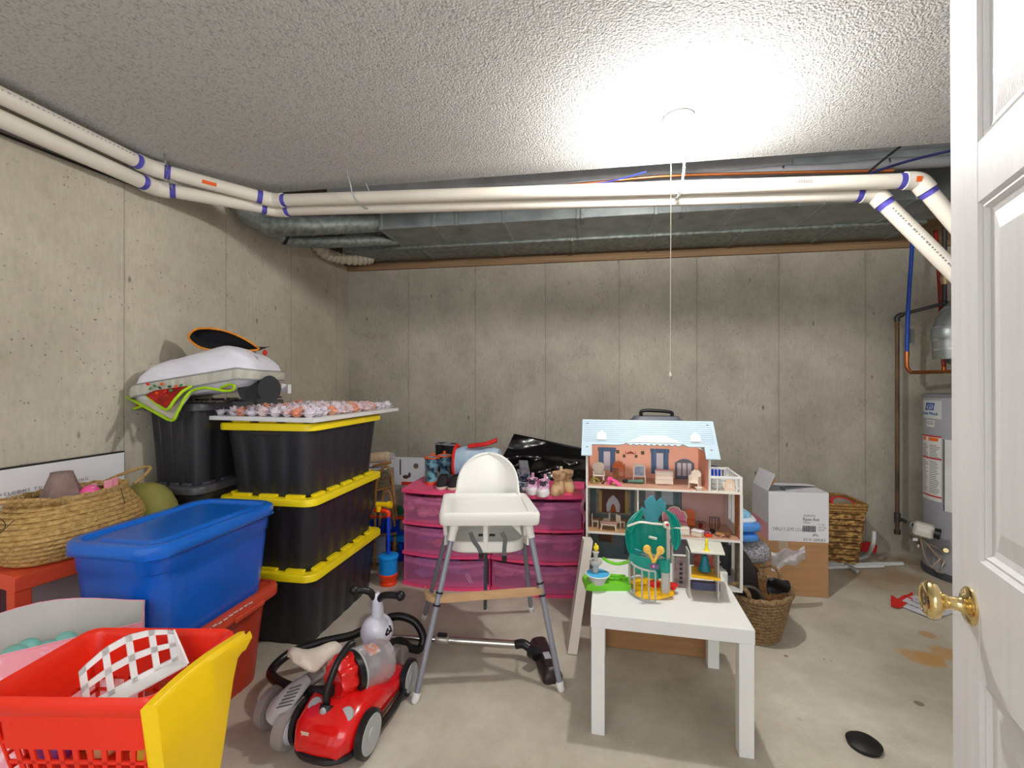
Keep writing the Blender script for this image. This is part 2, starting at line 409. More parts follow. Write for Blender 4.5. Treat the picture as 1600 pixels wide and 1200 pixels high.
for i in (4, 8, 11, 15, 21): MB().tube([p[i], p[i]+(p[i+1]-p[i]).normalized()*.012], .0655, 20).build('joint_ring', galv2, rd, True)
rd2 = thing('round_duct', 'thinner round galvanized duct under the larger one', 'duct', (-1.8, 2.9, 2.3))
p = cat([(-2.04, 2.62, 2.33), (-1.97, 2.68, 2.25), (-1.86, 2.82, 2.235), (-1.45, 3.36, 2.40)], 6)
MB().tube(p, .04, 16).build('pipe', galv2, rd2, True)
MB().tube([p[8], p[8]+(p[9]-p[8]).normalized()*.02], .044, 16).build('joint_ring', black, rd2, True)
fx = M('cream_flex_hose', (196,186,166), .6, var=.05)
p = cat([onY(486, 372, 3.25), onY(503, 392, 3.3), onY(525, 402, 3.45), onY(556, 406, 3.6), onY(580, 404, 3.72)], 14)
rs = [.043+.006*sin(i*2*pi/4) for i in range(len(p))]
tag(MB().tube(p, rs, 14).build('flexible_hose', fx, loc=tuple(p[20])), 'ribbed cream flexible vent hose curling out beside the ducts in the corner', 'hose')

# white drain pipes
def pvc_run(pts, r, label, fits, purple):
    root = thing('drain_pipe', label, 'pipe', tuple(pts[0]))
    for a, b_ in zip(pts[:-1], pts[1:]): MB().tube([a, b_], r, 20).build('pipe_length', pvc, root, True)
    for k in fits:
        c = Vector(pts[k]); d0 = (Vector(pts[k-1])-c).normalized(); d1 = (Vector(pts[k+1])-c).normalized()
        q = [c+d0*.055, c+d0*.03, c+(d0+d1)*.006, c+d1*.03, c+d1*.055]
        f = MB().tube(cat(q, 4), r*1.20, 20).build('elbow_fitting', pvc, root, True)
        if purple:
            for d in (d0, d1): MB().tube([c+d*.050, c+d*.078], r*1.05, 20).build('primer_band', primer, f)
    return root
UP = [Vector((-2.0, .35, 2.262)), Vector((-2.0, 1.82, 2.282)), Vector((-1.64, 2.19, 2.252)), Vector((1.40, 2.19, 2.142)), Vector((1.70, 2.19, 1.72))]
def primer_fix(root):
    for f in root.children:
        for g in f.children:
            inv = WM[root.name].inverted()
            for v in g.data.vertices: v.co = inv @ v.co
pr1 = pvc_run(UP, .031, 'upper white drain pipe with purple primer rings, under the ceiling edge', (1, 2, 3), True); primer_fix(pr1)
LO = [Vector((-2.035, .35, 2.2)), Vector((-2.035, 1.88, 2.215)), Vector((-1.665, 2.255, 2.228)), Vector((1.27, 2.255, 2.122)), Vector((1.85, 2.12, 1.30))]
pr2 = pvc_run(LO, .032, 'lower white drain pipe ending in the long slanted run by the door', (1, 2, 3), True); primer_fix(pr2)
# printed line and stickers on the pipes
d = (LO[4]-LO[3]).normalized(); cc = LO[3]; side = Vector((-.35, -.93, -.1)).normalized()
q = MB()
for i in range(34):
    s_ = .10+i*.015+random.uniform(-.002, .002); c = cc+d*s_+side*.0325
    q.tube([c, c+d*random.uniform(.004, .011)], .0035, 6, flat=.3, up=side)
tag(q.build('printed_marking', greyink, pr2, True), kind='stuff')
for (c, dd, root) in ((Vector((-1.84, 1.985, 2.268)), (UP[2]-UP[1]).normalized(), pr1),):
    n = Vector((.5, -.72, -.25)); n = (n-dd*n.dot(dd)).normalized()
    up_ = dd.cross(n)
    mb = MB()
    mb.grid(lambda u, v: c+dd*(u-.5)*.06+(n*cos((v-.5)*.55)+up_*sin((v-.5)*.55))*.0316, 2, 4)
    mb.build('sticker', orange_tag, root, True)
c = UP[3]+Vector((-.045, 0, .0)); mb = MB(); dd = Vector((1,0,0)); n = Vector((0,-1,-.2)).normalized(); up_ = Vector((0,-.2,1)).normalized()
mb.grid(lambda u, v: UP[3]+dd*(-.030+u*.022)+(n*cos((v-.5)*.6)+up_*sin((v-.5)*.6))*.0385, 2, 4); mb.build('sticker', orange_tag, pr1, True)
q = MB()
for row in range(3):
    for i in range(7):
        c = onY(1246+i*3.6, 281+row*1.8, 2.157); q.box(tuple(c), (.006, .0015, .0022))
tag(q.build('printed_marking', greyink, pr1, True), kind='stuff')
q = MB()
for i in range(46):
    yy = .95+i*.017; q.tube([(-1.9705, yy, 2.275+.0003*i), (-1.9705, yy+random.uniform(.004, .010), 2.275+.0003*i)], .0028, 6, flat=.3, up=(1, 0, 0))
tag(q.build('printed_marking', greyink, pr1, True), kind='stuff')

# chains and wire
def chain(label, pts, r=.0065, mat=None):
    P = cat(pts, 12); root = MB(); L_ = 0; acc = []; step = r*2.3
    pos = [P[0]]; last = P[0]
    for a in P[1:]:
        while (a-last).length >= step:
            last = last+(a-last).normalized()*step; pos.append(last.copy())
    for i in range(len(pos)-1):
        a, b_ = pos[i], pos[i+1]; dd = (b_-a).normalized(); u = dd.orthogonal().normalized()
        if i % 2: u = dd.cross(u)
        c = (a+b_)/2
        ring = [c+dd*cos(t)*r*1.75+u*sin(t)*r for t in [2*pi*k/10 for k in range(10)]]
        root.tube(ring, r*.27, 5, closed=True)
    o = root.build('hanging_chain', mat or galv, loc=tuple(pos[0])); return tag(o, label, 'chain')
cx = onY(1068, 250, 2.16)
chain('steel chain hanging from the ceiling beside the bare bulb, around the white pipe', [(cx.x, 2.155, 2.33), (cx.x, 2.15, 2.25), (cx.x-.012, 2.15, 2.165), (cx.x-.02, 2.2, 2.135), (cx.x-.02, 2.26, 2.15)])
c0 = onX(246, 262, -1.93)
chain('steel chain looped round the white pipe elbow on the left wall', [(-1.90, 1.80, 2.33), (-1.925, 1.83, 2.30), (-1.945, 1.86, 2.25), (-1.96, 1.90, 2.21)], .006)
c1_ = onY(545, 272, 2.12)
tag(MB().tube(cat([(c1_.x, 2.10, 2.33), (c1_.x+.003, 2.13, 2.28), (c1_.x+.012, 2.15, 2.22), (c1_.x+.04, 2.21, 2.19), (c1_.x+.06, 2.28, 2.22), (c1_.x+.03, 2.24, 2.33)], 6), .0035, 6).build('pipe_hanger', galv, loc=(c1_.x, 2.1, 2.33)), 'twisted wire hanger slung round the white drain pipe near the left corner', 'hanger')
cop = M('copper_pipe', (196,116,66), .3, metal=.9, var=.08)
tag(MB().tube(cat([(-1.2, 2.5, 2.34), (-.6, 2.5, 2.352), (0, 2.5, 2.362), (.4, 2.5, 2.372), (.9, 2.5, 2.352), (1.5, 2.52, 2.33)], 8), .008, 10).build('gas_line', cop, loc=(-1.2, 2.5, 2.34)), 'thin orange copper line running just above the white drain pipe', 'pipe')
foam = M('grey_foam_insulation', (122,122,124), .85, var=.06, bump=.3, bs=50)
it = thing('insulated_line', 'grey foam insulated line strapped in sections beyond the bulb', 'pipe', (-.5, 2.6, 2.4))
xs_ = [-.62, .08, .38, 1.02, 1.52, 1.98]
for a, b_ in zip(xs_[:-1], xs_[1:]):
    MB().tube(cat([(a+.004, 2.6, 2.402), (a+.03, 2.6, 2.40), ((a+b_)/2, 2.6, 2.392), (b_-.03, 2.6, 2.40), (b_-.004, 2.6, 2.402)], 4), [.018]+[.028]*15+[.018], 14).build('foam_section', foam, it, True)
wire = M('blue_wire', (38,52,140), .5)
for k, (lab, pts, mt, r) in enumerate((
    ('blue cable hugging the top of the left wall under the pipes', [(-2.10, .4, 2.19), (-2.10, 1.0, 2.195), (-2.10, 1.5, 2.212), (-2.10, 1.9, 2.235)], wire, .005),
    ('black cable hugging the top of the left wall below the blue cable', [(-2.105, .4, 2.165), (-2.105, 1.0, 2.178), (-2.105, 1.5, 2.195), (-2.105, 1.9, 2.215)], black, .005),
    ('loose blue wires drooping behind the white drain pipe', [(-1.0, 2.36, 2.30), (-.7, 2.38, 2.288), (-.4, 2.38, 2.30), (-.2, 2.36, 2.29), (.1, 2.38, 2.31), (.3, 2.36, 2.34)], wire, .004),
    ('dark blue cable slanting up from the pipe fitting to the ceiling edge', [(1.30, 2.34, 2.25), (1.5, 2.33, 2.30), (1.85, 2.33, 2.36)], M('navy_cable', (30,34,84), .5), .006),
    ('black cable slanting steeply up from the pipe fitting', [(1.25, 2.30, 2.22), (1.33, 2.29, 2.29), (1.42, 2.28, 2.36)], black, .005))):
    tag(MB().tube(cat(pts, 6), r, 6).build('cable', mt, loc=pts[0]), lab, 'cable')
tag(MB().box((1.95, 2.66, 2.44), (1.7, .01, .10), .002).box((1.95, 2.63, 2.392), (1.7, .06, .004)).build('metal_panning', galv, loc=(1.95, 2.66, 2.4)), 'pale sheet metal panel up between joists left of the open door', 'panel')

# bare bulb on a keyless lampholder
BP = W(.659, 1.80); porc = M('darkened_porcelain', (140,139,136), .25, var=.01)  # white porcelain darkened in colour to stand out against the bulb glare
lh = thing('ceiling_lampholder', 'white porcelain lampholder with lit bare bulb on the popcorn ceiling', 'lamp', (BP.x, BP.y, CZ))
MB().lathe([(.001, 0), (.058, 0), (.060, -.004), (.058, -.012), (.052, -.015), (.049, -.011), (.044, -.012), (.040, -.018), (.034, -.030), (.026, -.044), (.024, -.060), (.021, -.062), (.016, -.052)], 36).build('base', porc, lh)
mb = MB()
for a in (0, pi/2, pi, 3*pi/2): mb.lathe([(.001, -.014), (.004, -.014), (.004, -.019), (.001, -.0195)], 10, T=Matrix.Translation((.041*cos(a+.4), .041*sin(a+.4), 0)))
tag(mb.build('screw_terminal', galv, lh), kind='stuff')
bm_ = bpy.data.materials.new('lit_bulb'); bm_.use_nodes = True; bb = bm_.node_tree.nodes['Principled BSDF']; bb.inputs['Base Color'].default_value = (1,1,1,1)
bb.inputs['Emission Color'].default_value = (1, .975, .94, 1)
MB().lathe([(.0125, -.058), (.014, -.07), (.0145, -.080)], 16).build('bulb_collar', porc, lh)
bulbm = MB().lathe([(.014, -.080), (.019, -.092), (.027, -.106), (.030, -.120), (.029, -.133), (.022, -.144), (.010, -.150), (.001, -.1515)], 16)
area = 4*pi*.028**2; bb.inputs['Emission Strength'].default_value = BULB_POWER/(area*pi)/1.15
bulbm.build('bulb', bm_, lh)
MB().cyl((-.028, -.005, -.05), (-.030, -.005, -.075), .003, n=8).tube([(-.030, -.005, -.07), (-.031, -.005, -.5), (-.033, -.005, -1.01)], .0014, 5).lathe([(.0015, 0), (.005, -.012), (.006, -.018), (.003, -.022)], 10, T=Matrix.Translation((-.033, -.005, -1.005))).build('pull_cord', M('cream_cord', (226,218,200), .7), lh)
bpy.context.view_layer.update()
#@@PART2
# ================================================================ left side: totes, tables, baskets
def tote_body(L_, Wd, H, mat, parent, z0=0, taper=.045, r=.06, nx=3, ny=5, t=.003, flute=.006):
    mb = MB(); R = []
    for z, k, d in ((z0, 1, flute), (z0+.03, .9, flute), (z0+H*.5, .5, flute), (z0+H-.05, .06, flute), (z0+H-.03, .0, 0.0), (z0+H-.005, -.08, 0.0)):
        R.append(ribbed(Wd-2*taper*k, L_-2*taper*k, r, z, d, nx, ny))
    mb.loft(R, True, True); return mb.build('tote_body', mat, parent)
def ring_lid(L_, Wd, z, mat, parent, tabs=True, name='lid'):
    mb = MB()
    mb.loft([rr(Wd-.012, L_-.012, .05, z-.036), rr(Wd, L_, .055, z-.034), rr(Wd, L_, .055, z-.008), rr(Wd-.008, L_-.008, .052, z-.001), rr(Wd-.03, L_-.03, .045, z), rr(Wd-.085, L_-.085, .03, z-.0), rr(Wd-.10, L_-.10, .03, z-.012)], True, True)
    if tabs:
        for k in range(3):
            x = (-1+k)*(Wd-.15)/2.6
            for s_ in (-1, 1): mb.box((x, s_*(L_/2-.042), z+.005), ((Wd-.15)/3.9, .026, .014), .003)
        for k in range(5):
            y = (-2+k)*(L_-.17)/4.4
            for s_ in (-1, 1): mb.box((s_*(Wd/2-.042), y, z+.005), (.026, (L_-.17)/6.6, .014), .003)
    return mb.build(name, mat, parent)
bkp = M('black_tote_plastic', (46,46,50), .36, var=.04, bump=.05, bs=200)
ylp = M('yellow_lid_plastic', (252,226,24), .38, var=.02)
gyl = M('charcoal_lid_plastic', (78,78,82), .42, var=.04)
lab = ('black storage tote with yellow lid at the bottom of the three-high stack', 'black storage tote with yellow lid in the middle of the three-high stack', 'black storage tote with yellow lid on top of its stack, under the flower board')
t0 = None
for k in range(3):
    loc = (-1.540, 2.362, k*.362)
    if t0 is None:
        t0 = thing('storage_tote', lab[0], 'storage tote', loc, 0, 'black and yellow totes in the front stack')
        tote_body(.722, .475, .345, bkp, t0, taper=.028, flute=.0035); ring_lid(.765, .525, .36, ylp, t0)
        mb = MB()
        for s_ in (-1, 1): MB().box((0, s_*.358, .31), (.15, .018, .022), .004).build('handle', bkp, t0)
    else: copy_tree(t0, loc, label=lab[k])
lab = ('black tote with charcoal lid at the bottom, behind the green cushion', 'black tote with charcoal lid second from the floor against the left wall', 'tall black tote with charcoal lid under the pillow and fruit-print mat')
k0 = None
for k in range(3):
    loc = (-1.948, 2.185, k*.395)
    if k0 is None:
        k0 = thing('storage_tote', lab[0], 'storage tote', loc, 0, 'all-black totes stacked by the left wall')
        tote_body(.60, .285, .372, bkp, k0, taper=.018, r=.045, nx=3, ny=4, flute=.0035); ring_lid(.65, .325, .393, gyl, k0)
        MB().box((0, -.296, .33), (.09, .02, .03), .004).build('handle', bkp, k0)
    else: copy_tree(k0, loc, label=lab[k])

# white board with rows of paper roses
BZ = 1.084
fb = thing('flower_board', 'white rectangular board covered in rows of white and peach paper roses', 'flower board', (-1.56, 2.435, BZ+.012), 0, rot=(0, radians(.8), 0))
MB().box((0, 0, .011), (.62, .97, .02), .002).build('board', white, fb)
rw = [M('white_rose_paper', (250,244,248), .8, var=.04, scale=20, rgb2=(234,222,238)), M('peach_rose_paper', (244,150,104), .8, rgb2=(250,214,196), scale=30), M('blush_rose_paper', (246,206,204), .8, rgb2=(238,232,240), scale=24)]
def rose_mb():
    mb = MB()
    mb.lathe([(.012, 0), (.022, .010), (.020, .022), (.008, .026)], 8)
    for ring, (n, rad, h, tilt) in enumerate(((6, .030, .024, .6), (5, .021, .036, .25), (3, .011, .042, .05))):
        for i in range(n):
            a = 2*pi*i/n+ring*.5
            def fn(u, v, a=a, rad=rad, h=h, tilt=tilt, n=n):
                aa = a+(u-.5)*2*pi/n*1.35; r_ = rad*(.45+.55*v)+tilt*.012*v*v+.003*sin(u*9+a*3)*v
                return (r_*cos(aa), r_*sin(aa), .004+h*v*(1-.25*abs(u-.5)*2)-tilt*.010*v**3)
            mb.grid(fn, 3, 2)
    return mb
r0 = [rose_mb().build('rose', m_, fb) for m_ in rw]
first = {0: True, 1: True, 2: True}
for i in range(9):
    for j in range(15):
        k = random.choice((0, 0, 0, 2, 2, 1) if not (i < 1 or j < 1) else (0, 1, 1, 2, 0))
        loc = (-.235+i*.0600+random.uniform(-.006, .006), -.425+j*.0600+random.uniform(-.006, .006), .0205)
        if i == 0: loc = (loc[0]-.01, loc[1], loc[2])
        if first[k]: o = r0[k]; first[k] = False
        else: o = r0[k].copy(); COL.objects.link(o)
        o.location = loc; o.rotation_euler = (random.uniform(-.25, .25), random.uniform(-.25, .25), random.uniform(0, 6.28)); s_ = random.uniform(.95, 1.25); o.scale = (s_, s_, s_)

# things on the tall black tote
TZ = 1.185
pil = thing('pillow', 'white bed pillow with grey satin edge lying on the tall black tote', 'pillow', (-1.845, 2.02, TZ+.115), radians(12))
pw_ = M('white_pillow_cotton', (232,230,240), .8, var=.03, scale=10, bump=.5, bs=9, stretch=(1,3,3))
pg_ = M('grey_satin_gusset', (188,186,174), .45, var=.08, scale=14, bump=.6, bs=12, stretch=(3,1,1))
def pil_ring(k, z, wob=0):
    z *= 1.28
    P = []
    for (x, y, _) in rr(.56*k, .38*k, .05*k+.02, 0, n=8):
        P.append((x, y*(1+.05*sin(x*14)), z*(1+.10*sin(x*17+y*5))+.022*sin(x*5.2+.1)+.008*sin(x*13)*k-.05*max(0, -x/.28)**2))
    return P
MB().loft([pil_ring(.98, .018), pil_ring(.93, .048), pil_ring(.80, .076), pil_ring(.6, .096), pil_ring(.35, .106), pil_ring(.08, .109)], False, True).loft([pil_ring(.08, -.062), pil_ring(.5, -.058), pil_ring(.85, -.045), pil_ring(.98, -.018)], True, False).build('pillow_face', pw_, pil)
MB().loft([pil_ring(.975, -.020), pil_ring(1.03, -.017), pil_ring(1.045, 0), pil_ring(1.03, .019), pil_ring(.975, .021)], False, False).build('gusset', pg_, pil)
for z in (.019, -.018): MB().tube(pil_ring(1.03, z), .0035, 6, closed=True).build('piping', M('grey_piping', (150,150,150), .6), pil)

# child's pirate-like felt hat lying on its side
felt = M('black_felt', (30,30,34), .9, var=.08, bump=.2, bs=150)
hat = thing('costume_hat', 'black felt costume hat with orange braid edge, tipped on the pillow', 'hat', (-1.93, 2.09, TZ+.245))
hp = [at(292, 527, 2.30), at(302, 516, 2.31), at(325, 514, 2.32), at(352, 519, 2.34), at(378, 530, 2.36), at(398, 543, 2.37), at(400, 547, 2.35), at(375, 549, 2.32), at(345, 549, 2.29), at(318, 546, 2.28), at(300, 538, 2.28)]
hp = [p_+Vector((.03, -.02, .0)) for p_ in hp]
ring = cat(hp, 5, True); cen = sum(ring, Vector())/len(ring)
bk = Vector((-.035, .05, .0))
mb = MB(); R = []
for k, o in ((1, 0), (.96, .35), (.82, .9), (.5, 1.15), (.1, 1.2)): R.append([cen+(p_-cen)*k+bk*o for p_ in ring])
mb.loft(R, False, True); mb.build('hat_body', felt, hat, True)
MB().tube(ring, .0055, 8, closed=True).build('braid_edge', M('orange_braid', (226,142,40), .6, var=.1, scale=60), hat, True)
mb = MB(); a_, b_ = at(398, 545, 2.33), at(421, 541, 2.28)
mb.grid(lambda u, v: a_.lerp(b_, u)+Vector((0, 0, (v-.5)*.03*(1-u)))+Vector((-.03, .04, 0))*v, 4, 2, .002).build('hat_point', felt, hat, True)
MB().ball(tuple(at(414, 551, 2.24)), (.012, .01, .014), 8, 6).build('tassel', M('red_cord', (200,30,34), .6), hat, True)

# mat with lime border hanging over the lid
mat_ = thing('fruit_print_mat', 'folded red fruit-print mat with lime green border draped off the tall tote', 'mat', (-1.9, 1.9, TZ))
red_mat = M('red_fruit_print', (196,40,26), .85, rgb2=(120,20,16), scale=14)
crm = M('cream_mat_backing', (206,198,180), .9, var=.05, bump=.2, bs=120)
lime = M('lime_binding', (170,212,20), .7, var=.05)
# corner flap hanging in front of the tote, cream side out
Zf = 2.085
c_tl, c_tr, c_b = at(187, 613, 2.16), at(318, 606, Zf+.02), at(268, 657, Zf-.045)
tl2 = at(232, 603, 2.12)
def flap(name, pts, m_, off=0):
    mb = MB(); P = [Vector(p_)+Vector((0, -off, 0)) for p_ in pts]; n = len(P)
    c = sum(P, Vector())/n
    mb.add(P+[p_+Vector((0, .004, 0)) for p_ in P], [tuple(range(n)), tuple(reversed(range(n, 2*n)))]+[(i, (i+1) % n, (i+1) % n+n, i+n) for i in range(n)])
    return mb.build(name, m_, mat_, True)
flap('mat_flap', [at(187, 614, 2.16), at(268, 656, Zf-.05), at(277, 645, Zf-.045), at(290, 622, Zf-.01), at(302, 611, Zf+.02), at(330, 606, Zf+.04), at(330, 600, 2.14), at(222, 603, 2.16)], crm)
flap('mat_flap', [at(215, 606, 2.12), at(259, 639, Zf-.055), at(272, 625, Zf-.045), at(296, 603, 2.10), at(240, 598, 2.12)], red_mat, .008)
flap('mat_flap', [at(186, 613, 2.175), at(192, 641, 2.17), at(222, 634, 2.165), at(200, 620, 2.16)], red_mat, -.006)
for pts in ([at(186, 613, 2.155), at(205, 624, 2.12), at(240, 643, Zf-.02), at(268, 657, Zf-.055), at(277, 645, Zf-.05), at(289, 622, Zf-.02), at(300, 611, Zf+.01), at(318, 606, Zf+.0), at(335, 608, Zf), at(352, 611, Zf), at(364, 609, Zf), at(366, 603, Zf), at(358, 601, Zf+.02), at(345, 606, Zf+.03)],
            [at(213, 604, 2.12), at(232, 620, 2.09), at(259, 640, Zf-.07), at(272, 626, Zf-.065), at(285, 612, Zf-.02), at(300, 603, Zf)],
            [at(186, 613, 2.17), at(191, 641, 2.165), at(222, 635, 2.16)]):
    MB().tube(cat(pts, 4), .0065, 7).build('border_binding', lime, mat_, True)
cols_ = [M('print_green', (74,140,84), .8), M('print_orange', (240,92,30), .8), M('print_dark_green', (40,92,70), .8), M('print_bright_red', (236,48,24), .8)]
for i, (px, py) in enumerate(((236, 607), (246, 614), (251, 606), (259, 612), (268, 610), (262, 619), (247, 622), (256, 626), (243, 603), (276, 604), (266, 604), (232, 600), (284, 602), (254, 600))):
    p_ = at(px, py, 2.07)+Vector((0, -.004, 0)); o = MB().ball((0, 0, 0), (.011, .0015, .006), 8, 4).build('fruit_print', cols_[i % 4], mat_)
    o.location = WM[mat_.name].inverted() @ p_; o.rotation_euler = (0, radians(-30+25*(i % 3)), 0)
# black shoes/boots lying soles out
sl = M('black_sole_rubber', (40,40,42), .7, var=.06, bump=.4, bs=60)
for i, (px, dz) in enumerate(((390, 0), (421, .01))):
    c = at(px, 598, 2.19)
    s_ = thing('black_slipper', ('left' if i == 0 else 'right')+' one of the pair of black slippers lying sole outward beside the pillow', 'slipper', (c.x, c.y, TZ+.004), radians(38), 'pair of black slippers on the tall tote')
    prof = []
    for k in range(24):
        a = 2*pi*k/24; prof.append((.049*cos(a)*(1-.1*sin(a)), .064+.063*sin(a)+(.004 if abs(sin(a)) < .5 else 0)))
    MB().prism(prof, .016).build('sole', sl, s_)
    MB().loft([[(x*k, .008+y, .058+(z-.058)*k) for x, z in prof] for y, k in ((0, .95), (.03, .93), (.07, .82), (.10, .5), (.11, .1))], False, True).build('slipper_upper', M('black_fleece', (26,26,28), .9, bump=.4, bs=90), s_)
tag(MB().ball((0, 0, 0), (.03, .02, .007), 14, 6).build('round_toy_drum', M('red_plastic', (222,44,30), .35), loc=(0,0,0)), 'small round red toy drum lying on the tall black tote', 'toy').location = at(352, 612, 2.15)+Vector((0, 0, .004))
mb = MB()
for i in range(9):
    p_ = at(300+i*6+random.uniform(-2, 2), 617, 2.19); mb.box((p_.x, p_.y, TZ+.006), (.03, .012, .008), .001, rz=random.uniform(0, 3))
tag(mb.build('loose_trinket', M('mixed_trinket', (130,110,84), .6, rgb2=(60,62,60), scale=40)), 'jumble of small craft bits spread on the lid of the tall tote', 'craft bits', kind='stuff')
tag(MB().grid(lambda u, v: at(440+u*16, 613-v*12, 2.42)+Vector((0, .02*sin(u*6), .006*sin(v*8+u*5))), 6, 5, .002).build('tissue', M('white_tissue', (232,230,234), .9)), 'crumpled white tissue beside the black slippers', 'tissue')
tag(MB().box((0,0,0), (.12, .08, .012), .003).build('black_case', gyl, loc=(0,0,0)), 'flat dark grey case lying behind the paper roses', 'case').location = (-1.86, 2.44, TZ+.012)

# blue tote on red tote
def dome_lid(Wd, L_, z, mat, parent):
    mb = MB()
    mb.loft([rr(Wd-.012, L_-.012, .07, z-.045), rr(Wd, L_, .10, z-.043), rr(Wd+.006, L_+.006, .105, z-.022), rr(Wd, L_, .10, z-.006), rr(Wd-.02, L_-.02, .095, z), rr(Wd-.065, L_-.065, .06, z-.001), rr(Wd-.085, L_-.085, .055, z-.013), rr(Wd-.13, L_-.13, .05, z-.014), rr(Wd-.145, L_-.145, .05, z-.006), rr(Wd-.17, L_-.17, .05, z-.005)], True, True)
    return mb.build('lid', mat, parent)
blp = M('blue_translucent_plastic', (8,92,200), .25, var=.06, scale=4, coat=.3)
bll = M('blue_lid_plastic', (12,106,212), .28, var=.03, scale=4, coat=.3)
rdp = M('rust_red_plastic', (182,60,38), .35, var=.04, scale=4)  # body red darker than the lid: its shade is put into the colour
rdl = M('rust_red_lid_plastic', (204,74,48), .32, var=.03)
rt = thing('storage_tote', 'large rust red tote on the floor under the blue tote', 'storage tote', (-1.567, 1.535, 0))
tote_body(.60, .37, .375, rdp, rt, taper=.028, r=.07, nx=1, ny=2, flute=.004)
mb = MB().loft([rr(.43, .665, .06, .345), rr(.435, .67, .065, .347), rr(.435, .67, .065, .378), rr(.425, .66, .06, .388), rr(.39, .625, .05, .392), rr(.385, .62, .05, .384)], True, True); mb.build('lid', rdl, rt)
mb = MB()
for y in (-.12, .12): mb.box((.2225, y, .352), (.012, .16, .02), .004)
mb.build('latch', rdl, rt)
q = MB()
for i in range(12): q.box((.219, -.16+i*.026, .383+random.uniform(-.003, .003)), (.005, .017, .003), rz=random.uniform(-.2, .2))
tag(q.build('torn_label', M('torn_white_label', (222,216,206), .7), rt), kind='stuff')
bt = thing('storage_tote', 'large shiny blue tote with domed lid on top of the rust red tote', 'storage tote', (-1.545, 1.548, .386))
mb = MB(); R = []
for z, k in ((0, 1), (.02, .92), (.12, .6), (.22, .33), (.26, .26), (.265, .12), (.325, .0), (.335, -.05)): R.append(rr(.372-.055*k, .585-.055*k, .085, z, n=8))
mb.loft(R).build('tote_body', blp, bt)
dome_lid(.402, .618, .365, bll, bt)
# sign leaning on the wall
sg = thing('welcome_sign', 'large white sign board with small black capitals propped on the left wall', 'sign', (-2.09, 1.475, 0), radians(90))
MB().box((0, 0, .482), (.596, .012, .964), .001).build('board', M('white_sign_board', (232,232,236), .5, var=.01), sg)
MB().box((0, .004, .966), (.60, .022, .006), .001).box((0, .009, .482), (.60, .006, .964)).build('black_edging', black, sg)
serif = ink
text('WELCOME TO OUR WEDDING', .0165, greyink, sg, (-.008, -.0068, .874), (pi/2, 0, 0), 1.0, space=1.42, ext=.0002)

# orange side table under the big basket
org = M('orange_red_lacquer', (230,84,52), .4, var=.03)
ot = thing('side_table', 'small orange-red side table in front of the white sign', 'table', (-1.824, 1.193, 0), radians(-11.3))
MB().box((-.12, .25, .625), (.25, .50, .05), .002).build('tabletop', org, ot)
lg = None
for x, y in ((-.025, .025), (-.22, .025), (-.025, .475), (-.22, .475)):
    o = MB().box((0, 0, .30), (.045, .045, .60), .002).build('leg', org, ot) if lg is None else copy_tree(lg)
    o.parent = ot; o.location = (x, y, 0); lg = lg or o
# seagrass basket
sgm = M('seagrass_weave', (214,178,112), .75, rgb2=(168,128,70), scale=55, thr=(.35,.72), bump=.9, bs=120, stretch=(1,1,1.6))
sgd = M('seagrass_inside', (136,96,58), .85, var=.15, scale=50, bump=.6, bs=90)
rope = M('twisted_grass_rope', (212,178,116), .7, rgb2=(160,120,66), scale=90, bump=.9, bs=150)
bk1 = thing('belly_basket', 'big soft honey-coloured seagrass belly basket on the orange table', 'basket', (-1.925, 1.44, .652), radians(2))
mb = MB(); n = 13
for k in range(n):
    t = k/(n-1); z = .012+t*.195
    e = 1.0+.30*sin(min(1, t*1.35)*pi*.62)-(.38*max(0, t-.45)/.55)
    rx, ry = .118*e, .195*(e*.86+.12)
    mb.tube(ell(rx, ry, z+.012*sin(2)*0, n=40, pw=.85), .0108, 7, closed=True, flat=.95)
mb.loft([ell(.115, .19, .004, n=40), ell(.12, .20, .014, n=40)]); mb.build('basket_body', sgm, bk1)
mb = MB(); mb.loft([ell(.110*e2, .18*e2, z, n=32) for z, e2 in ((.205, .98), (.15, 1.08), (.08, 1.05), (.03, .9))], False, True); mb.build('lining', sgd, bk1)
mb = MB(); P = ell(.113, .190, .214, n=60)
mb.tube([(x, y, z+.003*sin(i*2.1)) for i, (x, y, z) in enumerate(P)], .009, 6, closed=True); mb.build('braided_rim', rope, bk1)
MB().tube(cat([(.06, .19, .205), (.055, .235, .222), (.03, .295, .250), (-.01, .298, .252), (-.05, .25, .235), (-.07, .19, .215)], 8), .0068, 7).build('rope_handle', rope, bk1)
MB().tube(cat([(.10, -.10, .198), (.11, -.135, .215), (.085, -.19, .232), (0, -.27, .236), (-.06, -.24, .235), (-.09, -.14, .215)], 8), .0075, 7).build('rope_handle', rope, bk1)
MB().tube(cat([(.115, .085, .21), (.1275, .083, .18), (.133, .085, .15), (.139, .088, .12)], 4), .0012, 5).build('thread', black, bk1)
# lampshade standing in the basket
lampm = M('taupe_linen', (146,122,116), .85, var=.06, scale=40, bump=.3, bs=140)
ls_ = thing('lamp_shade', 'small taupe linen lamp shade sticking out of the big basket', 'lamp shade', (-1.925, 1.405, .815))
MB().lathe([(.066, .02), (.068, .026), (.032, .128), (.030, .132), (.0295, .126), (.062, .03)], 8, T=Matrix.Rotation(.3, 4, 'Z')).build('shade', lampm, ls_)
MB().tube(ell(.031, .031, .131, n=24), .002, 6, closed=True).build('wire_rim', lampm, ls_)
MB().box((0, 0, -.06), (.07, .07, .15), .01).build('lamp_body', M('brown_wood_grain', (84,56,42), .6, var=.2, scale=30), ls_)
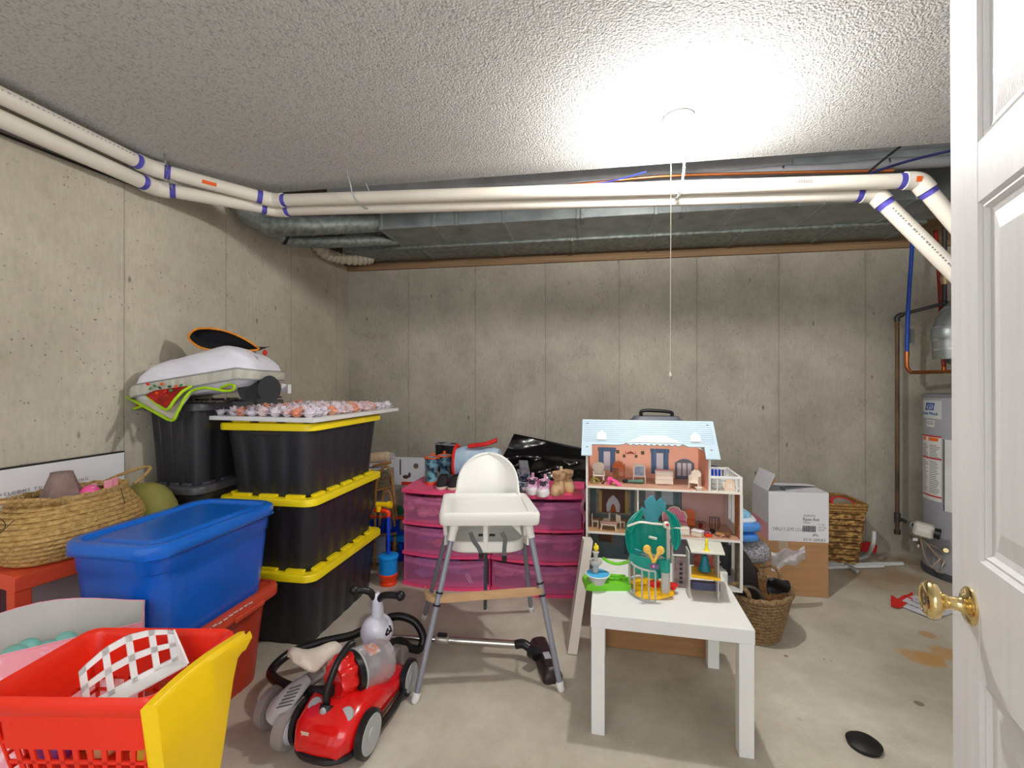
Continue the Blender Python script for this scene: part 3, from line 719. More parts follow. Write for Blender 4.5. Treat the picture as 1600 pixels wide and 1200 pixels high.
# toys in the basket
pk = M('hot_pink_plastic', (244,92,160), .35); pk2 = M('pale_pink_plastic', (244,164,184), .4)
d1 = thing('pink_toy_shoe', 'bright pink rounded toy lying next to the taupe lamp shade', 'toy', (-1.865, 1.455, .858))
MB().loft([[(x, y*.6, z) for x, y, z in ell(.03*k, .055*k, z, n=16)] for z, k in ((-.02, .7), (-.005, 1), (.015, .9), (.028, .5), (.032, .1))]).build('shell', pk, d1)
MB().tube(cat([(-.0, -.03, .0), (.015, 0, .022), (0, .035, .0)], 5), .006, 6).build('trim_strip', pk2, d1)
for i, (y, z, r_) in enumerate(((1.505, .868, .3), (1.545, .872, -.2), (1.585, .875, .2), (1.475, .862, -.5))):
    d2 = thing('pink_toy_chair', ('first', 'second', 'third', 'fourth')[i]+' pale pink doll chair in the basket, counting '+('away from the shade' if i < 3 else 'the one touching it'), 'toy', (-1.895+.01*(i % 2), y, z-.02), r_)
    d2['label'] = ('pale pink doll chair in the basket next to the bright pink toy', 'pale pink doll chair in the middle of the big basket', 'pale pink doll chair at the far end of the big basket', 'pale pink doll chair pressed against the lamp shade')[i]
    MB().box((0, 0, 0), (.028, .028, .006), .001).build('seat', pk2, d2)
    MB().box((-.011, 0, .018), (.005, .028, .036), .001).build('backrest', pk2, d2)
    for x in (-.011, .011):
        for yy in (-.011, .011): MB().box((x, yy, -.012), (.005, .005, .02)).build('leg', pk2, d2)
d3 = thing('toy_pile', 'brown plush and dark toys filling the bottom of the big basket', 'toys', (-1.925, 1.44, .80), kind='stuff')
mb = MB()
for i in range(26): mb.ball((random.uniform(-.07, .07), random.uniform(-.15, .15), random.uniform(-.06, -.0)), (random.uniform(.015, .03),)*3, 8, 6)
mb.build('plush', M('brown_plush', (110,66,48), .9, var=.2, bump=.5, bs=80), d3)
# wire loop at the left edge of the frame
tag(MB().tube(cat([onX(-6, 838, -1.78), onX(10, 824, -1.785), onX(23, 812, -1.785)], 4)+[], .0012, 5).tube(cat([onX(2, 812, -1.77), onX(8, 818, -1.77), onX(7, 825, -1.77), onX(-4, 828, -1.77), onX(-6, 815, -1.77)], 4, True), .0012, 5, closed=True).build('wire_glasses', black, loc=tuple(onX(2, 812, -1.77))), 'thin dark wire loop at the left edge in front of the big basket', 'wire')
# olive cushion
cu_ = thing('round_cushion', 'olive green velvet pouf cushion wedged behind the blue tote', 'cushion', (-1.935, 1.735, 0), 0)
cvm = M('olive_velvet', (138,134,68), .85, var=.05, scale=5, bump=.4, bs=14, stretch=(3,3,.6))
MB().lathe([(.001, 0)]+[(.150*cos(a)**.7 if cos(a) > 0 else .001, .60+.235*sin(a)) for a in [-pi/2*.92+i*pi/12 for i in range(12)]]+[(.02, .8345)], 32, c0=False, c1=True, sq=.85).build('cushion_body', cvm, cu_)

# pink paper gift bag
bgm = M('pink_dotted_paper', (244,166,180), .6, rgb2=(252,206,214), scale=26, thr=(.55,.62))
bgi = M('bag_inside_grey', (206,202,196), .7, var=.04)
u_ = Vector((-.695, -.719, 0)); v_ = Vector((-.719, .695, 0))
P0 = Vector((-1.285, 1.145, 0))
bg = thing('paper_gift_bag', 'pink dotted paper gift bag standing open behind the red toy cart', 'gift bag', tuple(P0+u_*.25+v_*.08))
def bagring(z, k=1.0, inset=0.0, arch=0.0):
    P = []
    L_, D_ = .50, .17
    for i in range(12): P.append(P0+u_*(L_*i/12)+v_*(.010*sin(i/12*pi)*k+inset)+Vector((0, 0, z-.0)))
    for i in range(4): P.append(P0+u_*(L_-inset)+v_*(D_*k*i/4+inset)+Vector((0, 0, z)))
    for i in range(12): P.append(P0+u_*(L_*(1-i/12))+v_*(D_*k+.05*sin(i/12*pi)*k-inset)+Vector((0, 0, z+(.045*sin(i/12*pi)**1.3 if z > .55 else 0))))
    for i in range(4): P.append(P0+u_*(inset)+v_*(D_*k*(1-i/4))+Vector((0, 0, z)))
    return P
mb = MB(); mb.loft([bagring(.0, .9), bagring(.3), bagring(.575)], True, False, False); mb.build('bag_panel', bgm, bg, True)
mb = MB(); mb.loft([bagring(.575, 1, .002)[::-1], bagring(.45, 1, .003)[::-1], bagring(.36, 1, .003)[::-1]], False, True, False); mb.build('bag_inside', bgi, bg, True)
P_ = bagring(.575); MB().tube(P_, .0018, 5, closed=True).build('rim_edge', pk2, bg, True)
gc = [M('gift_teal', (126,190,176), .5), M('gift_blue', (60,110,176), .4), M('gift_pink', (222,140,164), .5), M('gift_sage', (150,176,150), .6)]
pts = [(110, 985, .05, 3), (95, 968, .04, 0), (125, 972, .035, 0), (105, 958, .03, 0), (140, 962, .03, 0), (70, 975, .045, 2), (85, 990, .04, 1), (100, 1000, .035, 1)]
nm = ('sage bath puff at the front of the pink gift bag', 'teal paper scrap in the middle of the gift bag', 'teal wrapped soap beside the sage puff', 'small teal bow at the back of the gift bag', 'teal ribbon scrap at the right of the gift bag', 'pink card standing inside the gift bag', 'shiny blue parcel low in the gift bag', 'blue parcel under the sage puff')
for (px, py, r_, c), l_ in zip(pts, nm):
    p_ = P0+u_*(.50*(222-px)/230)+v_*(.06+max(0, 990-py)*.002)
    o = thing('wrapped_gift', l_, 'gift', (p_.x, p_.y, .515+(985-py)*.0008))
    MB().lathe([(r_*.5, -r_*.8), (r_, -r_*.3), (r_*.92, .1*r_), (r_*.5, r_*.55), (.004, r_*.6)], 9).build('wrap', gc[c], o)
mb = MB()
for i in range(7): mb.box((0, 0, -.02-.06*i), (.36-.01*i, .10, .05), .004, rz=.03*i)
bx_ = thing('gift_box', 'pale grey gift boxes stacked inside the pink bag', 'box', tuple(P0+u_*.25+v_*.085+Vector((0, 0, .44))), math.atan2(u_.y, u_.x)); mb.build('carton', bgi, bx_)
gb = [bx_]

# red and yellow toy shopping cart
rdc = M('red_cart_plastic', (240,48,26), .35, var=.02); yel = M('yellow_cart_plastic', (252,208,10), .35, var=.02)
cz = .60
cFL, cNL, cNR, cFR = W(-1.122, 1.256), W(-1.150, 1.00), W(-.763, .955), W(-.778, 1.215)
cc_ = (cFL+cNL+cNR+cFR)/4
ct = thing('toy_shopping_cart', 'red toy shopping cart with yellow side arm at the lower left', 'toy cart', (cc_.x, cc_.y, 0), A-radians(1))
CWd, CDp = .375, .262
mb = MB()
def outer(k, z, ex=0): return rr(CWd*k+ex, CDp*k+ex, .03, z, n=5)
mb.loft([outer(.985, .56), outer(1.06, .575), outer(1.085, .59), outer(1.08, .602), outer(1.045, .608), outer(.985, .603), outer(.955, .59), outer(.90, .48)], False, False)
mb.build('basket_rim', rdc, ct)
# perforated basket walls
mb = MB(); zt, zb = .578, .385
def lattice(p0, p1, q0, q1, nx, nz, solid_top=.35):
    # p0-p1 top edge, q0-q1 bottom edge
    P = lambda u, v: Vector(p0).lerp(Vector(p1), u).lerp(Vector(q0).lerp(Vector(q1), u), v)
    n = (P(1, 0)-P(0, 0)).cross(P(0, 1)-P(0, 0)).normalized()*.002
    def slab(u0, u1, v0, v1):
        a = [P(u0, v0), P(u1, v0), P(u1, v1), P(u0, v1)]
        mb.add([x+n for x in a]+[x-n for x in a], [(0,1,2,3), (7,6,5,4), (0,4,5,1), (1,5,6,2), (2,6,7,3), (3,7,4,0)])
    slab(0, 1, 0, solid_top); slab(0, 1, .95, 1)
    for i in range(nx+1):
        u = i/nx; slab(max(0, u-.018), min(1, u+.018), solid_top, .95)
    for j in range(1, nz):
        v = solid_top+(.95-solid_top)*j/nz; slab(0, 1, v-.02, v+.02)
hx, hy, bx2, by2 = CWd/2*.96, CDp/2*.96, CWd/2*.78, CDp/2*.75
lattice((-hx, -hy, zt), (hx, -hy, zt), (-bx2, -by2, zb), (bx2, -by2, zb), 10, 3, .18)
lattice((hx, hy, zt), (-hx, hy, zt), (bx2, by2, zb), (-bx2, by2, zb), 8, 3, .45)
lattice((-hx, hy, zt), (-hx, -hy, zt), (-bx2, by2, zb), (-bx2, -by2, zb), 6, 3, .45)
lattice((hx, -hy, zt), (hx, hy, zt), (bx2, -by2, zb), (bx2, by2, zb), 6, 3, .45)
mb.box((0, 0, zb), (bx2*2, by2*2, .005)); mb.build('basket_wall', rdc, ct)
# yellow arm (push handle side) on the right
rx_ = CWd/2
def arm(y0, y1, n=10):
    pass
mb = MB(); R = []
for i in range(17):
    t = (i/14 if i < 15 else 1+(i-14)*.018); y = -.165+t*.275; x = rx_+.030-.010*cos(t*pi)
    top = .612+.012*sin(t*pi); q_ = min(1, max(0, (.90-t)/.42)); h = (.045+.30*q_*q_*(3-2*q_))*(1 if i < 15 else (.8, .4)[i-15]); wd = .036*(1 if i < 15 else (.8, .4)[i-15])
    R.append([(x-wd*.5, y, top-.010), (x-wd*.25, y, top), (x+wd*.25, y, top), (x+wd*.5, y, top-.010), (x+wd*.55, y+.02, top-h*.5), (x+wd*.40, y+.05*(1-t), top-h), (x-wd*.1, y+.05*(1-t), top-h), (x-wd*.4, y+.02, top-h*.5)])
mb.loft(R); mb.build('side_arm', yel, ct)
# white seat back with two rows of openings
mb = MB()
sp0, sp1 = Vector((-.030, -.068, .578)), Vector((.075, .078, .606))
ax = (sp1-sp0); Lx = ax.length; axn = ax.normalized(); upv = Vector((-.25, .1, 1)).normalized(); nn = axn.cross(upv).normalized()*.004
def S(u, v): return sp0+ax*u+upv*(v*.112*(.55+.45*sin(min(1, max(0, u))*pi*.78+.45))-.045)
def slab(a):
    mb.add([x+nn for x in a]+[x-nn for x in a], [(0,1,2,3), (7,6,5,4), (0,4,5,1), (1,5,6,2), (2,6,7,3), (3,7,4,0)])
US = [0, .07, .235, .305, .48, .55, .725, .795, .93, 1.0]
for i in range(0, 10, 2): slab([S(US[i], 0), S(US[i+1], 0), S(US[i+1], 1), S(US[i], 1)])
for v0, v1 in ((0, .10), (.44, .58), (.86, 1.0)):
    for i in range(9): slab([S(US[i], v0), S(US[i+1], v0), S(US[i+1], v1), S(US[i], v1)])
mb.build('seat_back', white, ct)
mb = MB(); sb = axn.cross(Vector((0, 0, 1))).normalized()
a0, a1 = S(0, 0), S(1, 0)
mb.add([a0, a1, a1+sb*.068+Vector((0,0,.012)), a0+sb*.068+Vector((0,0,.012)), a0-Vector((0,0,.004)), a1-Vector((0,0,.004)), a1+sb*.068+Vector((0,0,.008)), a0+sb*.068+Vector((0,0,.008))], [(0,1,2,3), (7,6,5,4), (0,4,5,1), (1,5,6,2), (2,6,7,3), (3,7,4,0)])
g0 = S(1, 0); g1 = S(1, 1)
mb.add([g0, g1, g0+sb*.068+Vector((0,0,.012)), g0+sb*.035+Vector((0,0,.03)), g0+axn*.004, g1+axn*.004, g0+sb*.068+axn*.004+Vector((0,0,.012)), g0+sb*.035+axn*.004+Vector((0,0,.03))], [(0,2,3,1), (4,5,7,6), (0,1,5,4), (1,3,7,5), (3,2,6,7), (2,0,4,6)])
mb.build('seat_shelf', white, ct)
for x, y in ((-.13, -.09), (.13, -.09), (-.13, .09), (.13, .09)):
    MB().tube([(x, y, zb), (x*1.05, y*1.1, .08)], .010, 8).build('leg', yel, ct)
    MB().cyl((x*1.05-.012, y*1.1, .04), (x*1.05+.012, y*1.1, .04), .04, n=18).build('wheel', rdc, ct)
toyc = [M('toy_food_purple', (132,38,120), .4), M('toy_food_green', (90,140,60), .5), M('toy_food_tan', (212,168,120), .6), M('toy_food_grey', (70,84,90), .5), M('toy_food_yellow', (226,186,50), .4)]
for i, (x, y, z, r_, c, l_) in enumerate(((-.10, -.05, .475, .035, 0, 'purple play-food aubergine at the near corner of the cart'), (-.02, -.02, .455, .03, 2, 'tan play-food bun in the middle of the cart'), (.05, .03, .46, .03, 3, 'grey toy can at the far end of the cart'), (-.05, .06, .45, .032, 2, 'tan play biscuit by the far cart wall'), (.09, -.03, .45, .028, 4, 'yellow play lemon under the white seat'), (-.08, .02, .44, .03, 1, 'green play pear beside the purple aubergine'))):
    o = thing('play_food', l_, 'toy food', tuple(WM[ct.name] @ Vector((x, y, z-.04))))
    MB().ball((0, 0, .0), (r_*1.3, r_, r_*.85), 12, 8).build('body', toyc[c], o); MB().cyl((0, 0, r_*.8), (0, 0, r_*1.05), .004, n=6).build('stem', toyc[1], o)
#@@PART3
# ================================================================ centre: pink drawers, shoes, high chair, vacuum, ride-on
pkf = M('hot_pink_drawer_frame', (252,84,138), .4, var=.02)
pkd = M('translucent_pink_drawer', (250,150,206), .22, var=.03, trans=.0, alpha=.24)
pkd.blend_method = 'BLEND' if hasattr(pkd, 'blend_method') else None
pks = M('pink_side_panel', (240,92,160), .35, alpha=.80)
cl_c = [M('cloth_purple', (160,110,190), .9, rgb2=(120,76,150), scale=22, bump=.5, bs=20), M('cloth_pink', (232,120,166), .9, rgb2=(190,80,140), scale=26, bump=.5, bs=22), M('cloth_salmon', (226,130,110), .9, rgb2=(180,90,100), scale=26, bump=.5, bs=22), M('cloth_lilac', (180,164,226), .9, rgb2=(140,120,200), scale=24, bump=.5, bs=22), M('cloth_rose', (216,96,130), .9, rgb2=(240,170,190), scale=30, bump=.5, bs=22), M('cloth_plum', (150,90,150), .9, rgb2=(196,130,180), scale=24, bump=.5, bs=22)]
DWd, DDp, DHt = .565, .385, .61
def bow(x, yoff=0): return -.045*(1-(x/(DWd/2))**2)+yoff
def drawer_unit(loc, label):
    u = thing('drawer_unit', label, 'drawers', loc, 0, 'pink plastic drawer units side by side')
    def plate(z0, z1, grow=0, m_=pkf, name='top', parent=u, yb=DDp):
        n = 12; R = []
        for z, g in ((z0, grow), (z1, grow)):
            P = [((-1+2*i/n)*(DWd/2+g), bow((-1+2*i/n)*DWd/2)-g, z) for i in range(n+1)]+[(DWd/2+g, yb, z), (-DWd/2-g, yb, z)]
            R.append(P)
        return MB().loft(R, sm=False).build(name, m_, parent)
    plate(DHt-.022, DHt, .004)
    for k in range(3):
        plate(.192*k+.004 if k else 0.0, .192*k+.020, .002, name='shelf')
    for s_ in (-1, 1):
        MB().box((s_*(DWd/2-.004), DDp/2+.006, DHt/2-.01), (.007, DDp-.03, DHt-.03), .001).build('side_panel', pks, u)
    MB().box((0, DDp-.004, DHt/2-.01), (DWd-.01, .006, DHt-.03)).build('back_panel', pks, u)
    for k in range(3):
        z0 = .192*k+.024; h = .160
        n = 10; w_ = DWd/2-.014
        mb = MB()
        mb.grid(lambda a, b_: ((-1+2*a)*w_, bow((-1+2*a)*w_)-.004*sin(b_*pi)-.002, z0+h*b_), n, 4, .003)
        mb.box((-w_, DDp/2+.005, z0+h/2), (.003, DDp-.04, h)).box((w_, DDp/2+.005, z0+h/2), (.003, DDp-.04, h)).box((0, DDp/2, z0+.002), (w_*2, DDp-.05, .003))
        dr = mb.build('drawer', pkd, u)
        mb = MB(); R = []
        P = [Vector(((-1+2*i/12)*w_*.99, bow((-1+2*i/12)*w_)-.006-.010*sin(min(1, max(0, (i/12-.0)))*pi), z0+h-.022-.012*sin(i/12*pi))) for i in range(13)]
        mb.tube(P, .0075, 6, flat=1.5); mb.build('handle', pkd, dr)
    return u
def heap(c, d, m_, seed, n=12):
    random.seed(seed); mb = MB()
    for i in range(n):
        p_ = (c[0]+random.uniform(-.5, .5)*d[0], c[1]+random.uniform(-.5, .5)*d[1], c[2]+random.uniform(.2, .8)*d[2])
        ph = random.uniform(0, 6)
        rx, ry, rz_ = d[0]*.16, d[1]*.2, d[2]*.30
        R = []
        for k in range(7):
            a = -pi/2+pi*k/6; q = max(cos(a), .03)
            R.append([(p_[0]+rx*q*cos(t)*(1+.18*sin(3*t+ph)), p_[1]+ry*q*sin(t)*(1+.18*cos(2*t+ph)), max(c[2], p_[2]+rz_*sin(a))) for t in [2*pi*j/10 for j in range(10)]])
        mb.loft(R)
    return mb
ux = ((-.868, 2.752), (-.293, 2.752))
names_u = ('pink three-drawer plastic unit under the dark rain boots, left of its twin', 'pink three-drawer plastic unit under the tan boots and floral sneakers')
whatl = (('folded lilac and white-striped clothes', 'cream and pink clothes', 'peach and salmon clothes'), ('rose-coloured clothes', 'red and white patterned clothes', 'mauve clothes'))
for i, (x, y) in enumerate(ux):
    drawer_unit((x, y, 0), names_u[i])
    for k in range(3):
        c_ = ((3, 0, 2), (4, 1, 5))[i][k]; z0 = .192*k+.031
        o = thing('folded_clothes', whatl[i][k]+(' in the bottom', ' in the middle', ' in the top')[k]+' drawer of the '+('left' if i == 0 else 'right')+' pink unit', 'clothes', (x, y+.19, z0), kind='stuff')
        heap((0, 0, 0), (.46, .27, .10), cl_c[c_], 20+i*3+k, 14).build('garment', cl_c[c_], o)
        heap((.06-.1*k, -.09, 0), (.26, .12, .11), cl_c[(c_+2) % 6], 40+i*3+k, 6).build('garment', cl_c[(c_+2) % 6], o)
        if i == 0 and k == 0:
            for q in range(2): MB().tube(cat([(.13+q*.016, -.185, .06), (.145+q*.016, -.19, .03), (.16+q*.016, -.185, .004)], 4), .003, 6).build('white_stripe', white, o)
random.seed(11)

# shoes ---------------------------------------------------------------
def shoe(name, label, loc, rz, L_, Wd, shaft, up_m, sole_m, catg='shoe', group=None, sole_h=.014, shaft_r=.031, tab=None, laces=None, toe_m=None, collar=None, top_open=True):
    s_ = thing(name, label, catg, loc, rz, group)
    def foot(z, fr, bk_, wf, n=20):
        P = []
        for i in range(n):
            a = 2*pi*i/n; c, q = cos(a), sin(a)
            y = bk_+(fr-bk_)*(1-c)/2; t = (1-c)/2
            wid = wf*(.78+.30*t-.12*max(0, .5-t)) if t < .8 else wf*1.0
            P.append((wid*q*(1.0 if abs(q) < .999 else 1), -y, z))
        return P
    s_.scale = (1.42, 1.18, 1.16)
    fr, bk_ = L_*.62, -L_*.38
    MB().loft([foot(0, fr, bk_, Wd/2), foot(sole_h*.5, fr+.002, bk_-.001, Wd/2+.001), foot(sole_h, fr, bk_, Wd/2)]).build('sole', sole_m, s_)
    def sec(z, front, back, wd): return foot(z, front, back, wd)
    hh = sole_h
    rings = [sec(hh, fr*.99, bk_*.98, Wd/2*.96), sec(hh+.012, fr*.97, bk_*.98, Wd/2*.97), sec(hh+.024, fr*.80, bk_*.97, Wd/2*.90), sec(hh+.036, fr*.50, bk_*.96, Wd/2*.80), sec(hh+.048, fr*.24, bk_*.95, Wd/2*.74)]
    top = hh+.048
    if shaft > .05:
        for t in (.35, .7, 1.0): rings.append(sec(top+(shaft-.048)*t, shaft_r*1.0, bk_*.95+ .004*t, shaft_r*(.95+.05*t)))
        top = hh+shaft
    inner = [sec(top-.001, rings and (shaft_r if shaft > .05 else fr*.24)-.004, bk_*.95+.006, (shaft_r if shaft > .05 else Wd/2*.74)-.004), sec(top-.03, (shaft_r if shaft > .05 else fr*.2)-.006, bk_*.9, (shaft_r if shaft > .05 else Wd/2*.7)-.006)]
    MB().loft(rings+inner, False, True).build('upper', up_m, s_)
    if collar:
        P = sec(top, shaft_r+.001, bk_*.95, shaft_r+.001); MB().tube(P, .0045, 6, closed=True).build('collar', collar, s_)
    if tab: MB().box((0, -bk_*.95+.002, top+.008), (.012, .004, .026), .001).build('pull_tab', tab, s_)
    if toe_m: MB().loft([[(x*1.02, min(y, -fr*.62)*1.0, z) for x, y, z in sec(z, fr*k, bk_, Wd/2*k2)] for z, k, k2 in ((hh, 1.0, .97), (hh+.012, .985, .99), (hh+.022, .84, .92))], False, False).build('toe_cap', toe_m, s_)
    if laces:
        mb = MB()
        for k in range(5):
            t = k/4; z = hh+.034+t*(max(shaft, .05)-.034)*.8; y = -(fr*.50*(1-t)+shaft_r*.98*t)-.003 if shaft > .05 else -(fr*(.60-.36*t))-.001
            zz = z if shaft > .05 else hh+.030+.018*t
            for q in (-1, 1): mb.tube([(-q*.013, y+.003, zz-.005), (0, y-.002, zz), (q*.013, y+.003, zz+.005)], .0014, 5)
        for q in (-1, 1): mb.tube(cat([(0, -(shaft_r if shaft > .05 else fr*.42)-.004, zz), (q*.012, -(shaft_r if shaft > .05 else fr*.42)-.008, zz+.008), (q*.018, -(shaft_r if shaft > .05 else fr*.42)-.006, zz-.002), (q*.004, -(shaft_r if shaft > .05 else fr*.42)-.006, zz-.003)], 4), .0014, 5)
        tag(mb.build('laces', laces, s_), kind=None)
    return s_
SZ = .611
def sp(px, py): g = G(px, py, SZ); return (g.x, g.y, SZ)
rb = M('rain_boot_camouflage', (44,66,84), .35, rgb2=(120,170,190), scale=34, thr=(.46,.56)); orr = M('orange_boot_rubber', (240,96,40), .45)
dkc = M('dark_boot_top', (40,44,54), .4)
shoe('rain_boot', 'blue patterned child rain boot with orange sole, outermost on the pink drawers', sp(675, 752), radians(14), .155, .062, .125, rb, orr, 'boot', 'pair of blue rain boots', collar=orr, tab=orr, shaft_r=.036)
shoe('rain_boot', 'blue patterned child rain boot tucked against the tall black boots', sp(695, 748), radians(20), .155, .062, .125, rb, orr, 'boot', 'pair of blue rain boots', collar=orr, tab=orr, shaft_r=.036)
bks = M('black_suede', (40,38,42), .9, var=.1); bkw = M('black_knit_boot', (30,30,34), .8, bump=.5, bs=90); offw = M('off_white_rubber', (216,206,186), .5)
shoe('slip_on_shoe', 'black canvas child slip-on in front of the tall black boots', sp(693, 760), radians(4), .135, .055, .04, bks, offw, 'shoe', 'pair of black slip-ons')
shoe('slip_on_shoe', 'black canvas child slip-on half hidden by the high chair back', sp(711, 761), radians(2), .135, .055, .04, bks, offw, 'shoe', 'pair of black slip-ons')
shoe('winter_boot', 'tall black winter boot with white fleece trim, nearer the rain boots', sp(692, 735), radians(28), .16, .065, .165, bkw, black, 'boot', 'pair of tall black winter boots', collar=M('grey_fleece', (150,150,152), .9, bump=.8, bs=120), shaft_r=.043)
shoe('winter_boot', 'tall black winter boot nearer the blue lunch bag', sp(704, 737), radians(10), .16, .065, .165, bkw, black, 'boot', 'pair of tall black winter boots', collar=M('grey_fleece', (150,150,152), .9), shaft_r=.043)
flo = M('navy_floral_canvas', (54,60,84), .8, rgb2=(190,190,196), scale=70, thr=(.46,.56)); gsl = M('grey_sole', (92,94,96), .6)
gst = M('glitter_grey_strap', (124,128,136), .5, var=.15, scale=80)
shoe('floral_boot', 'navy floral child boot with grey sole, closest to the high chair back', sp(808, 763), radians(2), .15, .062, .060, flo, gsl, 'boot', 'pair of navy floral boots', laces=M('navy_lace', (34,38,70), .7), tab=gst, shaft_r=.03)
shoe('floral_boot', 'navy floral child boot beside the pink sneakers', sp(822, 764), radians(-2), .15, .062, .060, flo, gsl, 'boot', 'pair of navy floral boots', laces=M('navy_lace', (34,38,70), .7), tab=gst, shaft_r=.03)
g_ = thing('glitter_boot_shaft', 'tall grey glitter boot leaning behind the navy floral boots', 'boot', sp(822, 754), radians(0))
MB().loft([[(x, y, z) for x, y, z in rr(.075, .035, .015, 0)], rr(.07, .032, .015, .06, -.008, .005), rr(.062, .03, .014, .145, -.022, .012)], True, True).build('shaft', gst, g_)
MB().box((-.015, -.010, .10), (.05, .003, .004)).build('strap', galv, g_)
pcs = M('pink_floral_canvas', (238,196,222), .8, rgb2=(206,150,190), scale=60, thr=(.5,.56)); wsl = M('white_sneaker_rubber', (240,232,236), .45)
shoe('sneaker', 'pink floral high-top child sneaker next to the navy floral boots', sp(832, 768), radians(4), .14, .058, .055, pcs, wsl, 'sneaker', 'pair of pink floral sneakers', laces=ink, tab=M('pink_tab', (232,170,196), .8), toe_m=wsl, shaft_r=.026)
shoe('sneaker', 'pink floral high-top child sneaker next to the tan boots', sp(850, 771), radians(-2), .14, .058, .055, pcs, wsl, 'sneaker', 'pair of pink floral sneakers', laces=ink, tab=M('pink_tab', (232,170,196), .8), toe_m=wsl, shaft_r=.026)
tan = M('tan_suede', (212,176,136), .85, var=.05); tnl = M('leopard_lace', (126,92,60), .8, rgb2=(206,170,120), scale=90)
shoe('lace_up_boot', 'tan suede lace-up child boot nearer the pink sneakers', sp(873, 769), radians(-10), .15, .060, .092, tan, M('tan_rubber', (200,160,116), .6), 'boot', 'pair of tan lace-up boots', laces=tnl, tab=M('cream_tab', (226,206,176), .8), shaft_r=.031)
shoe('lace_up_boot', 'tan suede lace-up child boot nearer the doll house', sp(886, 764), radians(14), .15, .060, .085, tan, M('tan_rubber', (200,160,116), .6), 'boot', 'pair of tan lace-up boots', laces=tnl, shaft_r=.031)

# blue and red quilted bag behind the shoes
lb = thing('lunch_bag', 'pale blue patterned bag with red trim lying behind the high chair', 'bag', tuple(onY(747, 740, 3.0)[:2])+(SZ,), radians(-6))
lbm = M('pale_blue_print', (160,196,222), .7, rgb2=(196,214,230), scale=30); redw = M('red_webbing', (222,40,34), .6)
lb.scale = (1.08, 1.2, 1.7)
mb = MB(); R = []
for i in range(9):
    t = i/8; x = -.14+.28*t; R.append([(x, .06*cos(a), .072+.005*sin(t*9)+.07*sin(a)*(.85+.15*sin(t*3))) for a in [2*pi*j/16 for j in range(16)]])
mb.loft(R); mb.build('bag_body', lbm, lb)
MB().tube([(-.142, .061*cos(a), .072+.071*sin(a)) for a in [2*pi*j/20 for j in range(20)]], .009, 6, closed=True).build('end_trim', redw, lb)
MB().tube(cat([(-.05, -.03, .145), (.0, -.03, .150), (.06, -.03, .156), (.13, -.02, .172)], 5), .018, 6, flat=.5).build('strap', redw, lb)
MB().box((.0, -.03, .02), (.25, .06, .04), .01).build('base_panel', M('royal_blue_cloth', (40,70,160), .8), lb)

# black plastic bag slumped over something flat behind the shoes
gbm = M('black_garbage_plastic', (14,14,15), .22, var=.1, bump=.25, bs=14)
gb0 = thing('garbage_bag', 'shiny black plastic bag slumped behind the tan boots', 'bag', (-.10, 3.3, .45))
TL, TR, BL, BR = onY(803, 678, 3.42), onY(930, 705, 3.46), onY(768, 758, 3.30), onY(930, 760, 3.20)
def bagf(u, v):
    p_ = TL.lerp(TR, u).lerp(BL.lerp(BR, u), v)
    n1 = sin(u*11+v*5)*.018+sin(u*23-v*13)*.009+sin(v*17+u*7)*.010+abs(sin(u*7+v*9))*.022
    p_ = p_+Vector((0, -.05*sin(v*pi*.6)-n1*(1.3 if v > .3 else .3), -.012*sin(u*pi)*(1-v)))
    if u > .45 and v > .3: p_.y -= .05*sin((u-.45)*3)
    return p_
mb = MB(); mb.grid(bagf, 44, 28); mb.build('bag_front', gbm, gb0, True)
mb = MB(); mb.grid(lambda u, v: TL.lerp(TR, 1-u).lerp(BL.lerp(BR, 1-u), v)+Vector((0, .02+.10*sin(v*pi*.6), 0)), 12, 8).build('bag_back', gbm, gb0, True)
MB().tube(cat([BL, BL+Vector((.1, -.02, .0)), BR], 4), .02, 6).build('bag_hem', gbm, gb0, True)
tag(MB().box((-.10, 3.40, .22), (.80, .22, .42), .01).box((-.05, 3.42, .46), (.6, .16, .08), .02).build('covered_carton', M('dark_carton', (70,60,52), .8), loc=(-.1, 3.4, 0)), 'dark carton under the black plastic bag, behind the pink drawers', 'box')

# dark grey case with handle behind the doll house roof
hc = thing('hard_case', 'grey zipped case with black handle peeking over the doll house roof', 'case', (.67, 3.25, 0))
c = onY(1025, 660, 3.25)
hcm = M('grey_hard_case', (118,122,134), .45, var=.05)
hc.location = (c.x, 3.25, 0); WM[hc.name] = Matrix.Translation((c.x, 3.25, 0))
MB().loft([[(x, y, 0) for x, y, z in rr(.38, .2, .05)], rr(.38, .2, .05, .90), rr(.34, .17, .05, 1.02), rr(.29, .13, .04, 1.055)]).build('case_shell', hcm, hc)
MB().tube(cat([(-.10, -.02, 1.05), (-.095, -.02, 1.09), (0, -.02, 1.092), (.095, -.02, 1.082), (.10, -.02, 1.05)], 5), .012, 8).build('handle', black, hc)
MB().tube([(x, y, 1.022) for x, y, z in rr(.345, .175, .05)], .005, 6, closed=True).build('zip', black, hc)

